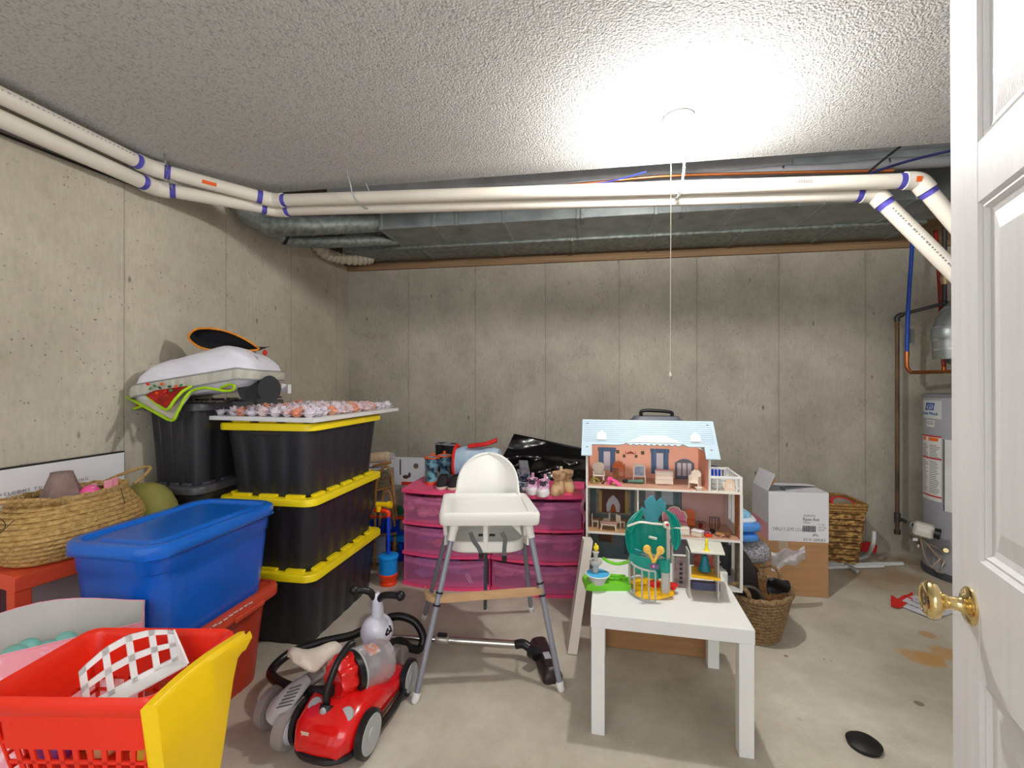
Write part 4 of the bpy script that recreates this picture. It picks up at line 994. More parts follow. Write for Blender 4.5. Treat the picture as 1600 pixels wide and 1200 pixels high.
# high chair ------------------------------------------------------------
hcb = thing('high_chair', 'white plastic high chair with grey legs and wooden foot bar', 'high chair', tuple(W(-.139, 2.18)), A)
wpl = M('high_chair_plastic', (244,243,238), .32, var=.01, coat=.2); gleg = M('silver_grey_leg', (150,153,166), .38, metal=.35, var=.04)
feet = [(W(-.389, 1.82), W(-.258, 1.965, .62)), (W(.2045, 1.888), W(.080, 2.00, .62)), (W(.108, 2.553), W(.045, 2.32, .62)), (W(-.478, 2.463), W(-.300, 2.28, .62))]
for f0, f1 in feet:
    d = (f1-f0).normalized(); lg = MB().tube([f0+d*.03, f1+d*.03], .0125, 14).build('leg', gleg, hcb, True)
    fp = MB().tube([f0+Vector((0,0,.0)), f0+Vector((0,0,.006)), f0+d*.02, f0+d*.036, f0+d*.038], [.010, .0155, .0165, .0155, .0125], 14); o = fp.build('foot_cap', white, None)
    inv = WM[hcb.name].inverted()
    for v in o.data.vertices: v.co = inv @ v.co
    o.parent = lg
# tray (camera-frame rectangle)
def cw(X, Z, z): return W(X, Z, z)
tA, tB, tC, tD = (-.310, 1.935), (.122, 1.945), (.070, 2.30), (-.345, 2.29)
mb = MB()
def trr(ins, z):
    cx_, cz_ = -.1155, 2.117; P = []
    corners = [tB, tC, tD, tA]
    for k, (X, Z) in enumerate(corners):
        dx, dz = X-cx_, Z-cz_; L2 = sqrt(dx*dx+dz*dz); X, Z = X-dx/L2*ins*1.35, Z-dz/L2*ins*1.35
        pX, pZ = corners[k-1]; nX, nZ = corners[(k+1) % 4]
        r = .028
        a = Vector((pX-X, pZ-Z)).normalized()*r; b_ = Vector((nX-X, nZ-Z)).normalized()*r
        for t in (0, .25, .5, .75, 1):
            p_ = (Vector((X, Z))+a)*(1-t)**2+Vector((X, Z))*2*t*(1-t)+(Vector((X, Z))+b_)*t*t
            P.append(W(p_.x, p_.y, z))
    return P
R = [trr(.012, .672), trr(.004, .670), trr(.0, .678), trr(-.002, .715), trr(.003, .725), trr(.010, .727), trr(.020, .722), trr(.028, .716), trr(.05, .715)]
mb.loft(R, True, True); mb.build('tray', wpl, hcb, True)
mb = MB().loft([[W(X, Z, z) for X, Z, z in ((.075, 1.96, .7155), (.080, 1.96, .7155), (.050, 2.24, .7155), (.045, 2.24, .7155))], [W(X, Z, z) for X, Z, z in ((.075, 1.96, .7215), (.080, 1.96, .7215), (.050, 2.24, .7215), (.045, 2.24, .7215))]], sm=False); mb.build('tray_ridge', wpl, hcb, True)
# seat shell: rounded back and wrap-round sides
def backf(u, v):
    z = .50+.405*sin(v*pi/2); a = (u-.5)*2
    if z > .745: hw = .150*(max(0.0, 1-((z-.745)/.160)**2.5))**.46+.001
    elif z > .68: hw = .150+.045*((.745-z)/.065)**1.7
    else: hw = .195
    lean = .10*v
    return W(-.123+a*hw, 2.33+lean*.9-.13*abs(a)**3*(1-v)**1.1-.012*a*a, z)
MB().grid(backf, 18, 26, .010).build('backrest', wpl, hcb, True)
mb = MB()
def seatr(k, z, dz=0):
    P = []
    for x, y, _ in rr(.34*k, .28*k, .07, n=5): P.append(W(-.118+x, 2.17+y+dz, z))
    return P
mb.loft([seatr(.90, .515), seatr(1.0, .525), seatr(1.0, .565), seatr(.96, .570), seatr(.90, .545), seatr(.5, .540)]).build('seat', wpl, hcb, True)
for (f0, f1), sx_ in zip(feet, (-1, 1, 1, -1)):
    d = (f1-f0).normalized(); top_ = f1+d*.06; b0 = f1+d*(-.02)
    MB().tube([b0, f1+d*.01, top_, top_+Vector((0,0,.01))], [.0165, .018, .022, .026], 12).build('leg_socket', wpl, hcb, True)
for sx_ in (-1, 1):
    X0 = -.118+sx_*.178
    mb = MB(); pts = [(2.0, .665), (2.29, .665), (2.27, .57), (2.15, .555), (2.03, .60)]
    R = [[W(X0+o+ (.012*sx_ if z < .6 else 0)*-1, Z, z) for Z, z in pts] for o in (-.008, .008)]
    mb.loft(R, sm=False).build('side_rail', wpl, hcb, True)
    mb = MB(); P = [W(X0*.0+(-.118+sx_*.150), 2.02, .655), W(-.118+sx_*.105, 2.035, .655), W(-.118+sx_*.16, 2.03, .60)]
    mb.add(P+[p_+Vector((0, .01, 0)) for p_ in P], [(0,1,2), (5,4,3), (0,3,4,1), (1,4,5,2), (2,5,3,0)]).build('corner_gusset', wpl, hcb, True)
MB().box(tuple(W(-.118, 2.04, .60)), (.023, .023, .13), .004, rz=A).build('crotch_post', wpl, hcb, True)
stp = M('grey_nylon_strap', (104,108,108), .7); buk = M('black_buckle', (24,24,26), .4)
for pts in ([(735, 832), (740, 845), (748, 856), (752, 866)], [(784, 832), (789, 842), (788, 858), (788, 870)]):
    P = [at(px, py, 2.03) for px, py in pts]; s_ = MB().tube(cat(P, 4), .011, 6, flat=.18, up=W(0, 1, 0)).build('harness_strap', stp, hcb, True)
    o = MB().box(tuple(P[-1]-Vector((0,0,.008))), (.022, .008, .026), .002, rz=A).build('buckle', buk, None)
    inv = WM[hcb.name].inverted()
    for v in o.data.vertices: v.co = inv @ v.co
    o.parent = s_
MB().tube([at(760, 842, 2.20), at(759, 880, 2.22), at(758, 951, 2.26)], .0105, 10, flat=.8).build('hanging_strap', M('dark_slate_strap', (74,86,94), .5), hcb, True)
for px in (752, 769): MB().box(tuple(at(px, 836, 2.045)), (.026, .012, .009), .002, rz=A).build('buckle', buk, hcb, True)
ftw = M('varnished_pine', (206,166,122), .4, var=.06, scale=9, stretch=(1,3,3), coat=.3)
mb = MB(); f = [at(663, 931, 1.93), at(688, 928, 1.90), at(848, 916, 1.935), at(850, 916, 1.99)]
P = [W(-.385, 1.99, .368), W(-.36, 1.93, .368), W(-.30, 1.90, .371), (W(-.30, 1.90, .371)+W(.105, 1.93, .388))/2, W(.10, 1.93, .388), W(.135, 1.96, .389), W(.135, 2.02, .389)]
P = cat(P, 4); n = len(P); R = [[p_+Vector((0,0,-.011)) for p_ in P]+[p_+Vector((-SA*.036, CA*.036, -.011)) for p_ in P[::-1]], [p_+Vector((0,0,.011)) for p_ in P]+[p_+Vector((-SA*.036, CA*.036, .011)) for p_ in P[::-1]]]
mb.loft(R, sm=False).build('foot_bar', ftw, hcb, True)
for (f0, f1) in feet[:2]:
    d = (f1-f0).normalized(); t = (.372-f0.z)/(f1-f0).z if f0 is feet[0][0] else (.39-f0.z)/(f1-f0).z; c = f0.lerp(f1, t)
    for o_ in (-.026, .024): MB().tube([c+d*o_, c+d*(o_+.007)], .0155, 12).build('rubber_ring', black, hcb, True)

# red canister vacuum -----------------------------------------------------
vm = M('glossy_red_plastic', (222,22,22), .18, var=.02, coat=.5)
vk = M('black_vacuum_plastic', (26,26,28), .32, var=.05)
vg = M('vacuum_grey', (176,178,180), .35)
cl = M('clear_bin_plastic', (196,192,196), .12, alpha=.42, spec=.8)
c = W(-.585, 1.72); vr = radians(-14)+A
vc = thing('canister_vacuum', 'glossy red canister vacuum with clear dust bin in the foreground', 'vacuum cleaner', (c.x, c.y, 0), vr)
# local: x right, y away
mb = MB(); R = []
for y, hw, z0, z1 in ((-.24, .02, .06, .08), (-.235, .085, .045, .11), (-.20, .110, .035, .150), (-.12, .122, .03, .185), (-.02, .120, .03, .175), (.08, .115, .03, .13), (.18, .105, .035, .105), (.235, .08, .045, .09), (.245, .03, .055, .08)):
    zc, hz = (z0+z1)/2, (z1-z0)/2
    R.append([(hw*math.copysign(abs(cos(a))**.6, cos(a)), y, zc+hz*math.copysign(abs(sin(a))**.7, sin(a))) for a in [2*pi*j/28 for j in range(28)]])
mb.loft(R); mb.build('vacuum_body', vm, vc)
MB().tube([(x*1.12, y*1.03, .048) for x, y, z in ell(.118, .235, 0, n=40, pw=.7)], .012, 8, closed=True).build('bumper', vk, vc)
# upright spine and cyclone collar
T = Matrix.Translation((.0, -.045, .205)) @ Matrix.Rotation(radians(-22), 4, 'Z') @ Matrix.Rotation(radians(-4), 4, 'X') @ Matrix.Scale(.93, 4)
mb = MB(); R = []
for y, w_, h_ in ((-.075, .045, .07), (-.06, .052, .088), (-.02, .055, .09), (-.005, .048, .085)): R.append([(w_*cos(a)*(1+.07*cos(10*a)), y, h_*sin(a)*(1+.07*cos(10*a))) for a in [2*pi*j/60 for j in range(60)]])
mb.loft(R, T=T @ Matrix.Scale(1.35, 4, (1,0,0))).build('cyclone_cover', vm, vc)
MB().tube([T @ Vector((0, -.008, 0)), T @ Vector((0, .018, 0))], .080, 28).build('filter_ring', vk, vc)
MB().tube([T @ Vector((0, .018, 0)), T @ Vector((0, .024, 0)), T @ Vector((0, .14, -.006)), T @ Vector((0, .165, -.006)), T @ Vector((0, .172, -.006))], [.078, .080, .080, .072, .05], 32).build('dust_bin', cl, vc)
MB().tube([T @ Vector((0, .02, 0)), T @ Vector((0, .13, -.006))], [.045, .03], 20).build('dust_filter', M('grey_dust', (136,132,132), .9, var=.2, scale=40, bump=.5), vc)
MB().tube([T @ Vector((0, .017, 0)), T @ Vector((0, .024, 0))], .0825, 32).build('bin_rim', vg, vc)
mb = MB(); mb.grid(lambda u, v: T @ Vector((.0812*sin(-.1+(u)*.75), .055+.05*v, .0812*cos(-.1+(u)*.75))), 8, 2).build('warning_sticker', M('orange_white_sticker', (244,130,70), .6, rgb2=(246,220,206), scale=60, thr=(.5,.55)), vc)
mb = MB(); mb.loft([rr(.05, .10, .02, .10, 0, -.09), rr(.045, .07, .018, .20, 0, -.085), rr(.04, .05, .016, .29, 0, -.07)]).build('spine', vm, vc)
MB().tube(cat([(-.015, -.150, .155), (-.020, -.155, .20), (-.012, -.115, .275), (0, -.06, .315), (.01, -.035, .318)], 6), .0125, 10).build('carry_handle', vk, vc)
MB().tube([(-.015, -.165, .135), (-.015, -.150, .165)], .028, 16).build('hose_socket', vk, vc)
MB().ball((-.015, -.18, .158), (.013, .008, .016), 10, 6).build('release_button', vg, vc)
for x, y, z in ((-.062, -.155, .155), (.066, -.165, .150)): MB().lathe([(.026, 0), (.026, .006), (.023, .010), (.001, .011)], 22, T=Matrix.Translation((x, y, z)) @ Matrix.Rotation(radians(38), 4, 'X')).build('foot_button', vg, vc)
for x, y, r_ in ((.128, -.13, .075), (.118, .19, .068), (-.128, -.13, .075), (-.118, .19, .068)):
    s_ = 1 if x > 0 else -1
    T2 = Matrix.Translation((x, y, r_)) @ Matrix.Rotation(s_*pi/2, 4, 'Y')
    wh = MB().lathe([(r_*.75, -.012), (r_, -.010), (r_, .008), (r_*.86, .012)], 32, T=T2).build('wheel', vk, vc)
    MB().lathe([(r_*.84, .010), (r_*.80, .014), (r_*.3, .013), (r_*.28, .016), (.001, .016)], 32, T=T2).build('hub_cap', vg, wh)
tx = M('cream_print', (226,206,186), .6)
q = MB()
for i in range(5): q.box((-.045, -.2335+.001*i, .122-.007*i), (.03-.004*(i % 2), .002, .004), T=Matrix.Rotation(0, 4, 'X'))
tag(q.build('printed_label', tx, vc), kind='stuff')
# hose
hs = thing('vacuum_hose', 'ridged black vacuum hose looping over the floor round the ride-on toy', 'hose', tuple(at(425, 1065, 1.85)))
def flexhose(pts, r):
    P = cat(pts, 16); out = []; rs = []
    for i, p_ in enumerate(P): out.append(p_); rs.append(r*(1+.07*(i % 2)))
    return MB().tube(out, rs, 12)
h1 = [at(520, 1080, 1.60), at(470, 1078, 1.70), at(430, 1062, 1.78), at(426, 1045, 1.88), at(455, 1020, 1.97), at(500, 1004, 2.02), at(552, 992, 2.08), at(590, 972, 2.15), at(622, 963, 2.17), at(648, 972, 2.17), at(661, 995, 2.15), at(655, 1014, 2.12), at(640, 1012, 2.08)]
flexhose(h1, .0175).build('hose_tube', vk, hs, True)
h2 = [at(640, 1012, 2.08), at(625, 1002, 2.04), at(608, 1008, 2.0)]
MB().tube(cat(h2, 6), .019, 12).build('hose_grip', vk, hs, True)
wd = thing('vacuum_wand', 'chrome vacuum wand with black floor head lying under the high chair', 'vacuum wand', tuple(at(740, 1003, 2.2)))
a0, a1, a2, a3 = at(595, 995, 2.16), at(682, 999, 2.15), at(700, 1000, 2.15), at(806, 1007, 2.12)
MB().tube([a0, a1], .013, 14).build('upper_tube', chrome, wd, True)
MB().tube([a2, a3], .0175, 16).build('lower_tube', chrome, wd, True)
MB().tube([a1-(a2-a1)*.1, a1, a2, a2+(a2-a1)*.1], [.018, .021, .021, .018], 16).build('tube_coupling', M('champagne_collar', (190,184,172), .3, metal=.6), wd, True)
MB().box(tuple(at(691, 992, 2.14)), (.045, .02, .015), .003).build('latch', vk, wd, True)
MB().tube(cat([a3, at(818, 1006, 2.11), at(832, 1016, 2.09), at(842, 1020, 2.08)], 5), .020, 12).build('swivel_neck', vk, wd, True)
hd0, hd1 = at(846, 998, 2.16), at(858, 1046, 2.0)
md = (hd0+hd1)/2; d = hd1-hd0; ang = math.atan2(d.y, d.x)
mb = MB(); mb.loft([[(x, y, z) for x, y, z in rr(.30, .085, .02, 0)], rr(.30, .09, .022, .02), rr(.28, .07, .02, .042), rr(.24, .045, .015, .055)], T=Matrix.Translation((md.x, md.y, 0)) @ Matrix.Rotation(radians(-80)+A, 4, 'Z')); mb.build('floor_head', M('dark_maroon_plastic', (44,34,36), .4), wd, True)
MB().cyl(md+Vector((-.06, -.04, .03)), md+Vector((-.03, -.06, .03)), .03).build('wheel', vk, wd, True)
mb = MB().box((.035, .0, .0555), (.05, .03, .003), .001, T=Matrix.Translation((md.x, md.y, 0)) @ Matrix.Rotation(radians(-80)+A, 4, 'Z')); mb.build('emblem_plate', vg, wd, True)

# white ride-on toy ---------------------------------------------------------
c = W(-.80, 1.72)
ro = thing('ride_on_toy', 'white and grey toddler balance bike with cream seat and black grips', 'ride-on toy', (c.x, c.y, 0))
wgl = M('pearl_white_plastic', (226,226,240), .22, coat=.4, var=.01); crs = M('cream_seat', (226,214,200), .45, var=.02); rg = M('warm_grey_tyre', (158,150,146), .55, var=.05)
sph = at(589, 985, 1.93)
MB().ball(tuple(sph), (.068, .068, .070), 24, 16).build('front_sphere', wgl, ro, True)
st0, st1 = at(590, 964, 1.93), at(589, 933, 1.935)
MB().tube([st0-Vector((0,0,.02)), st0+Vector((0,0,.005))], .024, 18).build('chrome_collar', chrome, ro, True)
MB().tube([st0, at(590, 950, 1.93), st1, at(587, 926, 1.935)], [.027, .024, .020, .014], 18).build('handlebar_stem', wgl, ro, True)
for s_, pts in ((-1, [(585, 934), (578, 925), (567, 922), (555, 922)]), (1, [(592, 937), (598, 931), (609, 930), (624, 931)])):
    P = [at(px, py, 1.93-.01*abs(i)) for i, (px, py) in enumerate(pts)]; g_ = MB().tube(cat(P, 5), .0145, 12).build('grip', vk, ro, True)
    o = MB().ball(tuple(P[-1]+Vector((s_*.004, 0, 0))), .0205, 14, 10).build('grip_knob', vk, None)
    inv = WM[ro.name].inverted()
    for v in o.data.vertices: v.co = inv @ v.co
    o.parent = g_
MB().tube(cat([at(608, 977, 1.87), at(611, 984, 1.865), at(607, 990, 1.866), at(603, 992, 1.868), at(606, 982, 1.866)], 4), .0035, 6).build('painted_mark', black, ro, True)
MB().tube([at(604, 985, 1.868), at(613, 986, 1.87)], .003, 6).build('painted_mark', black, ro, True)
MB().tube([sph-Vector((0,0,.05)), at(560, 1020, 1.85), at(520, 1035, 1.80)], [.024, .022, .024], 14).build('frame_tube', wgl, ro, True)
# seat: saddle lofted from tail to nose
a_, b_ = at(466, 1032, 1.66), at(540, 1004, 1.80)
ax = b_-a_; axn = ax.normalized(); sd = axn.cross(Vector((0,0,1))).normalized(); upn = sd.cross(axn)
mb = MB(); R = []
for i in range(11):
    t = i/10; c = a_+ax*t*1.05-axn*.03; wv = 1.22*(.02, .055, .068, .064, .054, .044, .036, .032, .030, .026, .012)[i]; hv = (.008, .024, .028, .028, .026, .024, .022, .021, .02, .016, .006)[i]
    dz = (.028, .022, .008, -.004, -.008, -.007, -.004, 0, .002, .002, -.004)[i]
    R.append([c+sd*(wv*cos(q))+upn*(dz+hv*sin(q)-(.014*cos(q)**2)) for q in [2*pi*j/18 for j in range(18)]])
mb.loft(R); mb.build('seat', crs, ro, True)
MB().tube(cat([at(505, 1050, 1.74), at(480, 1065, 1.70), at(452, 1092, 1.66), at(438, 1105, 1.64)], 6), [.020+.012*min(1, i/10) for i in range(19)], 14).build('rear_frame', rg, ro, True)
MB().tube(cat([at(482, 1060, 1.68), at(462, 1078, 1.645), at(444, 1098, 1.62), at(428, 1118, 1.615)], 6), [.022+.020*sin(min(1, i/12)*pi/2) for i in range(19)], 16, flat=.75).build('rear_shroud', M('silver_shroud', (196,196,198), .4), ro, True)
q = MB()
for i in range(6): q.tube([at(432+i*4.0, 1106-i*6.0, 1.578+.006*i), at(456+i*3.0, 1100-i*6.0, 1.578+.006*i)], .0022, 5)
tag(q.build('vent_slot', M('dark_slot', (90,90,92), .6), ro, True), kind='stuff')
for px, Z in ((425, 1.70), (452, 1.60)):
    c = at(px, 600+(EYE-.068)*F/Z, Z); axd = W(.95, -.32, 0).normalized()
    wh = MB().tube([c-axd*.020, c-axd*.016, c+axd*.016, c+axd*.020], [.055, .068, .068, .055], 32).build('wheel', rg, ro, True)
    o = MB().tube([c-axd*.022, c+axd*.0225], [.046, .046], 28).tube([c+axd*.020, c+axd*.026], [.046, .03], 28).build('hub_cap', wgl, None)
    inv = WM[ro.name].inverted()
    for v in o.data.vertices: v.co = inv @ v.co
    o.parent = wh
c = W(-.50, 1.97, .07); axd = W(.95, -.32, 0).normalized()
MB().tube([c-axd*.02, c+axd*.02], .068, 32).build('front_wheel', rg, ro, True)
MB().tube([c, sph], .02, 10).build('front_fork', wgl, ro, True)

# corner clutter between the totes and the drawers ---------------------------
rat = M('rattan_cane', (170,124,70), .5, var=.12, scale=40, bump=.3, bs=70); ratd = M('woven_rattan', (150,134,104), .8, rgb2=(96,80,56), scale=120, bump=.8, bs=100)
rc = thing('rattan_chair', 'small rattan doll chair with arched woven back between totes and drawers', 'chair', tuple(onY(604, 800, 3.05)[:2])+(.43,))
def rp(px, py, dY=0): return onY(px, py, 3.05+dY)
MB().tube(cat([rp(586, 838), rp(587, 770), rp(592, 742), rp(603, 728), rp(611, 738), rp(614, 760), rp(620, 812)], 5), .010, 8).build('back_hoop', rat, rc, True)
MB().tube(cat([rp(593, 822, -.02), rp(597, 780, -.02), rp(605, 767, -.02), rp(611, 778, -.02), rp(617, 822, -.02)], 5), .009, 8).build('inner_hoop', rat, rc, True)
MB().tube([rp(584, 768), rp(614, 760)], .008, 8).build('cross_rail', rat, rc, True)
MB().tube([rp(583, 728, .03), rp(611, 722, .03)], .010, 8).build('top_rail', rat, rc, True)
MB().grid(lambda u, v: rp(589+u*22, 764-v*30*(1-.9*(u-.5)**2*2), .004), 6, 6, .004).build('woven_back', ratd, rc, True)
MB().loft([[rp(580, 840, -.15), rp(620, 836, -.15), rp(618, 836, .1), rp(584, 838, .1)], [p_+Vector((0,0,.02)) for p_ in (rp(580, 840, -.15), rp(620, 836, -.15), rp(618, 836, .1), rp(584, 838, .1))]], sm=False).build('seat', ratd, rc, True)
for px, dY in ((585, -.12), (617, -.12), (587, .06), (615, .06)): MB().tube([rp(px, 838, dY), Vector((rp(px, 838, dY).x, rp(px, 838, dY).y, .0))], .009, 8).build('leg', rat, rc, True)
ph = thing('cardboard_playhouse', 'white printed cardboard panel with slot and round hole behind the rattan chair', 'cardboard panel', tuple(onY(634, 760, 3.35)[:2])+(0,))
a_, b_ = onY(612, 714, 3.35), onY(664, 714, 3.35)
MB().box(((a_.x+b_.x)/2, 3.35, a_.z/2), (b_.x-a_.x, .02, a_.z), .002).build('panel', M('white_carton_print', (214,216,222), .6, var=.03), ph, True)
MB().box(tuple(onY(625.5, 730, 3.338)), (.010, .004, .12), .002).build('slot', ink, ph, True)
cc = onY(650, 728, 3.338); MB().cyl(cc, cc+Vector((0, -.003, 0)), .02, n=20).build('round_hole', M('brown_hole', (110,90,76), .7), ph, True)
cc = onY(634, 745, 3.338)
MB().ball(tuple(cc), (.025, .003, .015), 10, 6).ball(tuple(cc+Vector((.03, 0, .015))), (.012, .003, .02), 8, 6).build('printed_bird', M('print_brown', (88,56,46), .7), ph, True)
MB().box(tuple(onY(637, 762, 3.335)), (.10, .003, .09)).box(tuple(onY(630, 780, 3.335)), (.06, .003, .12)).build('printed_red_patch', M('print_red', (214,40,34), .6), ph, True)
rl = thing('wrapped_roll', 'amber roll in clear film lying on the paper stack behind the top totes', 'roll', tuple(onY(590, 714, 3.2)))
a_, b_ = onY(570, 716, 3.2), onY(606, 713, 3.2)
MB().tube([a_, b_], .035, 16).build('roll', M('amber_roll', (222,176,112), .4, rgb2=(244,214,170), scale=26), rl, True)
MB().tube([a_+Vector((-.01,0,0)), b_+Vector((.01,0,0)), b_+Vector((.05,-.0,.005))], [.040, .041, .02], 14).build('clear_film', M('clear_film', (236,236,236), .15, alpha=.25), rl, True)
pst = thing('paper_stack', 'stack of white papers under the amber roll', 'papers', tuple(onY(585, 728, 3.2)))
for k in range(3): MB().box(tuple(onY(584, 724+k*4, 3.2)), (.20, .24, .012), .001, rz=.04*k).build('sheet_bundle', M('paper_white', (222,220,226), .7), pst, True)
shb = thing('toy_shelf_box', 'plain carton stack holding up the papers and amber roll', 'box', tuple(onY(585, 735, 3.25)[:2])+(0,))
zt_ = onY(584, 735, 3.2).z
for k in range(2): MB().box((onY(584, 735, 3.2).x-.03, 3.25, zt_*(k+.5)/2), (.26, .26, zt_/2-.002), .003).build('carton', M('grey_carton', (150,146,150), .8), shb, True)
# toy pump / garden play set
tp = thing('toy_sweeper', 'blue and red toy upright sweeper with yellow handle standing by the pink drawers', 'toy', tuple(G(607, 908)))
blu = M('toy_royal_blue', (20,70,214), .3); cyn = M('toy_sky_blue', (20,150,240), .3); trd = M('toy_orange_red', (240,66,24), .35); tyl = M('toy_yellow', (252,206,20), .35)
g0 = G(607, 912)
MB().lathe([(.052, 0), (.054, .012), (.046, .02), (.048, .032), (.060, .05), (.062, .07), (.058, .074)], 28, T=Matrix.Translation(g0)).build('base_cup', trd, tp, True)
MB().lathe([(.057, .072), (.058, .074), (.056, .165), (.064, .170), (.064, .182), (.058, .187), (.03, .189), (.001, .19)], 28, T=Matrix.Translation(g0)).build('barrel', cyn, tp, True)
MB().cyl(g0+Vector((0,0,.185)), g0+Vector((0,0,.43)), .011, n=14).build('pole', blu, tp, True)
zz = g0+Vector((0,0,.43))
MB().tube(cat([zz, zz+Vector((0,0,.02)), zz+Vector((-.02,0,.035)), zz+Vector((-.10,.01,.033))], 5), .015, 12).build('elbow', trd, tp, True)
MB().tube([zz+Vector((-.08,0,.075)), zz+Vector((.0,0,.075))], .016, 14).tube([zz+Vector((-.005,0,.075)), zz+Vector((.02,0,.075))], .022, 16).tube([zz+Vector((-.065,0,.03)), zz+Vector((-.065,0,.065))], .018, 12).build('tap_handle', tyl, tp, True)
wt = thing('toy_workbench', 'blue toy bench with red rail half hidden behind the toy sweeper', 'toy', tuple(onY(606, 830, 3.08)[:2])+(0,))
def wb(px0, px1, py0, py1, Y, dY, m_, nm):
    a_, b_ = onY(px0, py0, Y), onY(px1, py1, Y); MB().box(((a_.x+b_.x)/2, Y+dY/2, (a_.z+b_.z)/2), (abs(b_.x-a_.x), dY, abs(a_.z-b_.z)), .004).build(nm, m_, wt, True)
wb(576, 634, 806, 812, 3.04, .03, trd, 'rail'); wb(578, 600, 812, 838, 3.06, .08, blu, 'side_panel'); wb(576, 634, 836, 848, 3.05, .14, cyn, 'bench_top'); wb(612, 622, 812, 838, 3.12, .03, blu, 'side_panel'); wb(576, 630, 829, 836, 3.10, .10, blu, 'tray')
wb(578, 588, 848, 905, 3.10, .03, blu, 'leg'); wb(622, 630, 848, 905, 3.10, .03, blu, 'leg')
tag(MB().box(tuple(onY(614, 858, 3.2)), (.30, .10, .22), .004).build('picture_carton', M('mixed_carton_print', (170,160,150), .7, rgb2=(90,84,92), scale=26, thr=(.45,.55)), loc=tuple(onY(614, 858, 3.2))), 'glossy printed carton behind the legs of the toy bench', 'box').location
o = MB().box((0, 0, 0), (.16, .012, .20), .002).build('picture_book', M('book_lilac', (190,190,214), .5)); o.location = onY(586, 870, 3.0); o.location.z = .12; tag(o, 'pale printed book propped behind the bottom tote corner', 'book')
o = MB().box((0, 0, 0), (.26, .22, .08), .01).build('grey_bin', M('charcoal_blue', (66,72,84), .5)); g = onY(590, 895, 3.10); o.location = (g.x-.03, 3.14, .04); tag(o, 'dark blue-grey low bin on the floor under the toy bench', 'bin')
o = MB().ball((0, 0, 0), (.10, .05, .06), 14, 8).build('green_fabric', M('green_fabric', (40,104,70), .9, var=.2, bump=.5, bs=30)); o.location = onY(628, 795, 3.2); tag(o, 'dark green cloth bundle beside the left drawer unit', 'cloth')
o = MB().box((0, 0, 0), (.34, .16, .50), .004).build('tall_carton', M('beige_carton', (150,140,128), .8)); g = onY(628, 830, 3.26); o.location = (g.x, 3.24, .25); tag(o, 'beige carton holding the green cloth behind the toy bench', 'box')
#@@PART4
# ================================================================ right: table, toy palace, doll house, boxes, heater
tb = thing('side_table', 'square white side table in the foreground carrying the toy palace', 'table', tuple(W(.286, 1.655)), A-.208)
tw = M('white_foil_laminate', (238,238,236), .45, var=.01, bump=.03, bs=200)
TH = .44
MB().box((.275, .275, TH-.025), (.55, .55, .05), .0015).build('tabletop', tw, tb)
lg = None
for x, y in ((.026, .026), (.524, .026), (.026, .524), (.524, .524)):
    o = MB().box((0, 0, (TH-.05)/2), (.048, .048, TH-.051), .0015).build('leg', tw, tb) if lg is None else copy_tree(lg)
    o.parent = tb; o.location = (x, y, 0); lg = lg or o
# brown carton under / behind the table
crd = M('brown_cardboard', (172,130,90), .85, var=.05, scale=5, stretch=(1,1,9), bump=.1, bs=60)
tape = M('clear_packing_tape', (214,196,170), .15, alpha=.45)
B0 = W(.415, 2.205); BR_ = A-.205
cb = thing('cardboard_box', 'plain brown cardboard box behind the white table, under the doll house', 'box', (B0.x, B0.y, 0), BR_)
MB().box((.255, .19, .136), (.50, .36, .270), .002).build('carton', crd, cb)
MB().box((.255, .19, .2715), (.50, .05, .001)).build('packing_tape', tape, cb)

# ---- doll house
H0 = W(.378, 2.33)
HR = A-.205; hz = .274
dh = thing('doll_house', 'three-storey white doll house with pale blue roof and balcony', 'doll house', (H0.x, H0.y, hz), HR)
hw = M('doll_house_white', (232,228,222), .5, var=.02); edge = M('doll_house_edge', (238,232,220), .5, var=.02)
pinkw = M('print_terracotta_wall', (238,176,150), .6, var=.05, scale=3); tealw = M('print_grey_teal_wall', (96,112,114), .6, var=.06, scale=20)
rosew = M('print_rose_wall', (206,164,158), .6, var=.04); wdf = M('print_wood_floor', (196,152,128), .5, var=.08, scale=3, stretch=(3,30,1))
wdf2 = M('print_oak_floor', (178,140,100), .5, var=.10, scale=3, stretch=(3,30,1)); till = M('print_white_tile', (206,204,204), .5, var=.05, scale=30)
brk = M('print_brick', (196,128,84), .7, rgb2=(150,96,66), scale=50); stn = M('print_stone', (168,156,140), .7, rgb2=(120,112,104), scale=40)
curt = M('print_blue_curtain', (92,116,146), .6, rgb2=(62,84,116), scale=60, stretch=(6,1,.1)); lace = M('print_lace', (206,198,206), .6, var=.05)
Wd_, Wa, Dp = .742, .600, .27
z1, z2, z3, zt = .238, .470, .012, .645
th = .010
def hb(x0, x1, y0, y1, z0, z1_, nm, m_, b=0.0005): return MB().box(((x0+x1)/2, (y0+y1)/2, (z0+z1_)/2), (x1-x0, y1-y0, z1_-z0), b).build(nm, m_, dh)
hb(0, Wd_, 0, Dp, 0, th, 'floor_board', hw); hb(0, Wd_, 0, Dp, z1, z1+th, 'floor_board', hw); hb(0, Wd_, 0, Dp, z2, z2+th, 'floor_board', edge)
hb(0, .010, 0, Dp, th, .665, 'side_wall', hw)
hb(.01, Wa, Dp-.006, Dp, th, .775, 'back_wall', hw)
hb(Wa, Wd_, Dp-.006, Dp, th, z2, 'back_wall', hw)
hb(Wa-.01, Wa, 0, Dp, z2+th, .655, 'side_wall', hw)
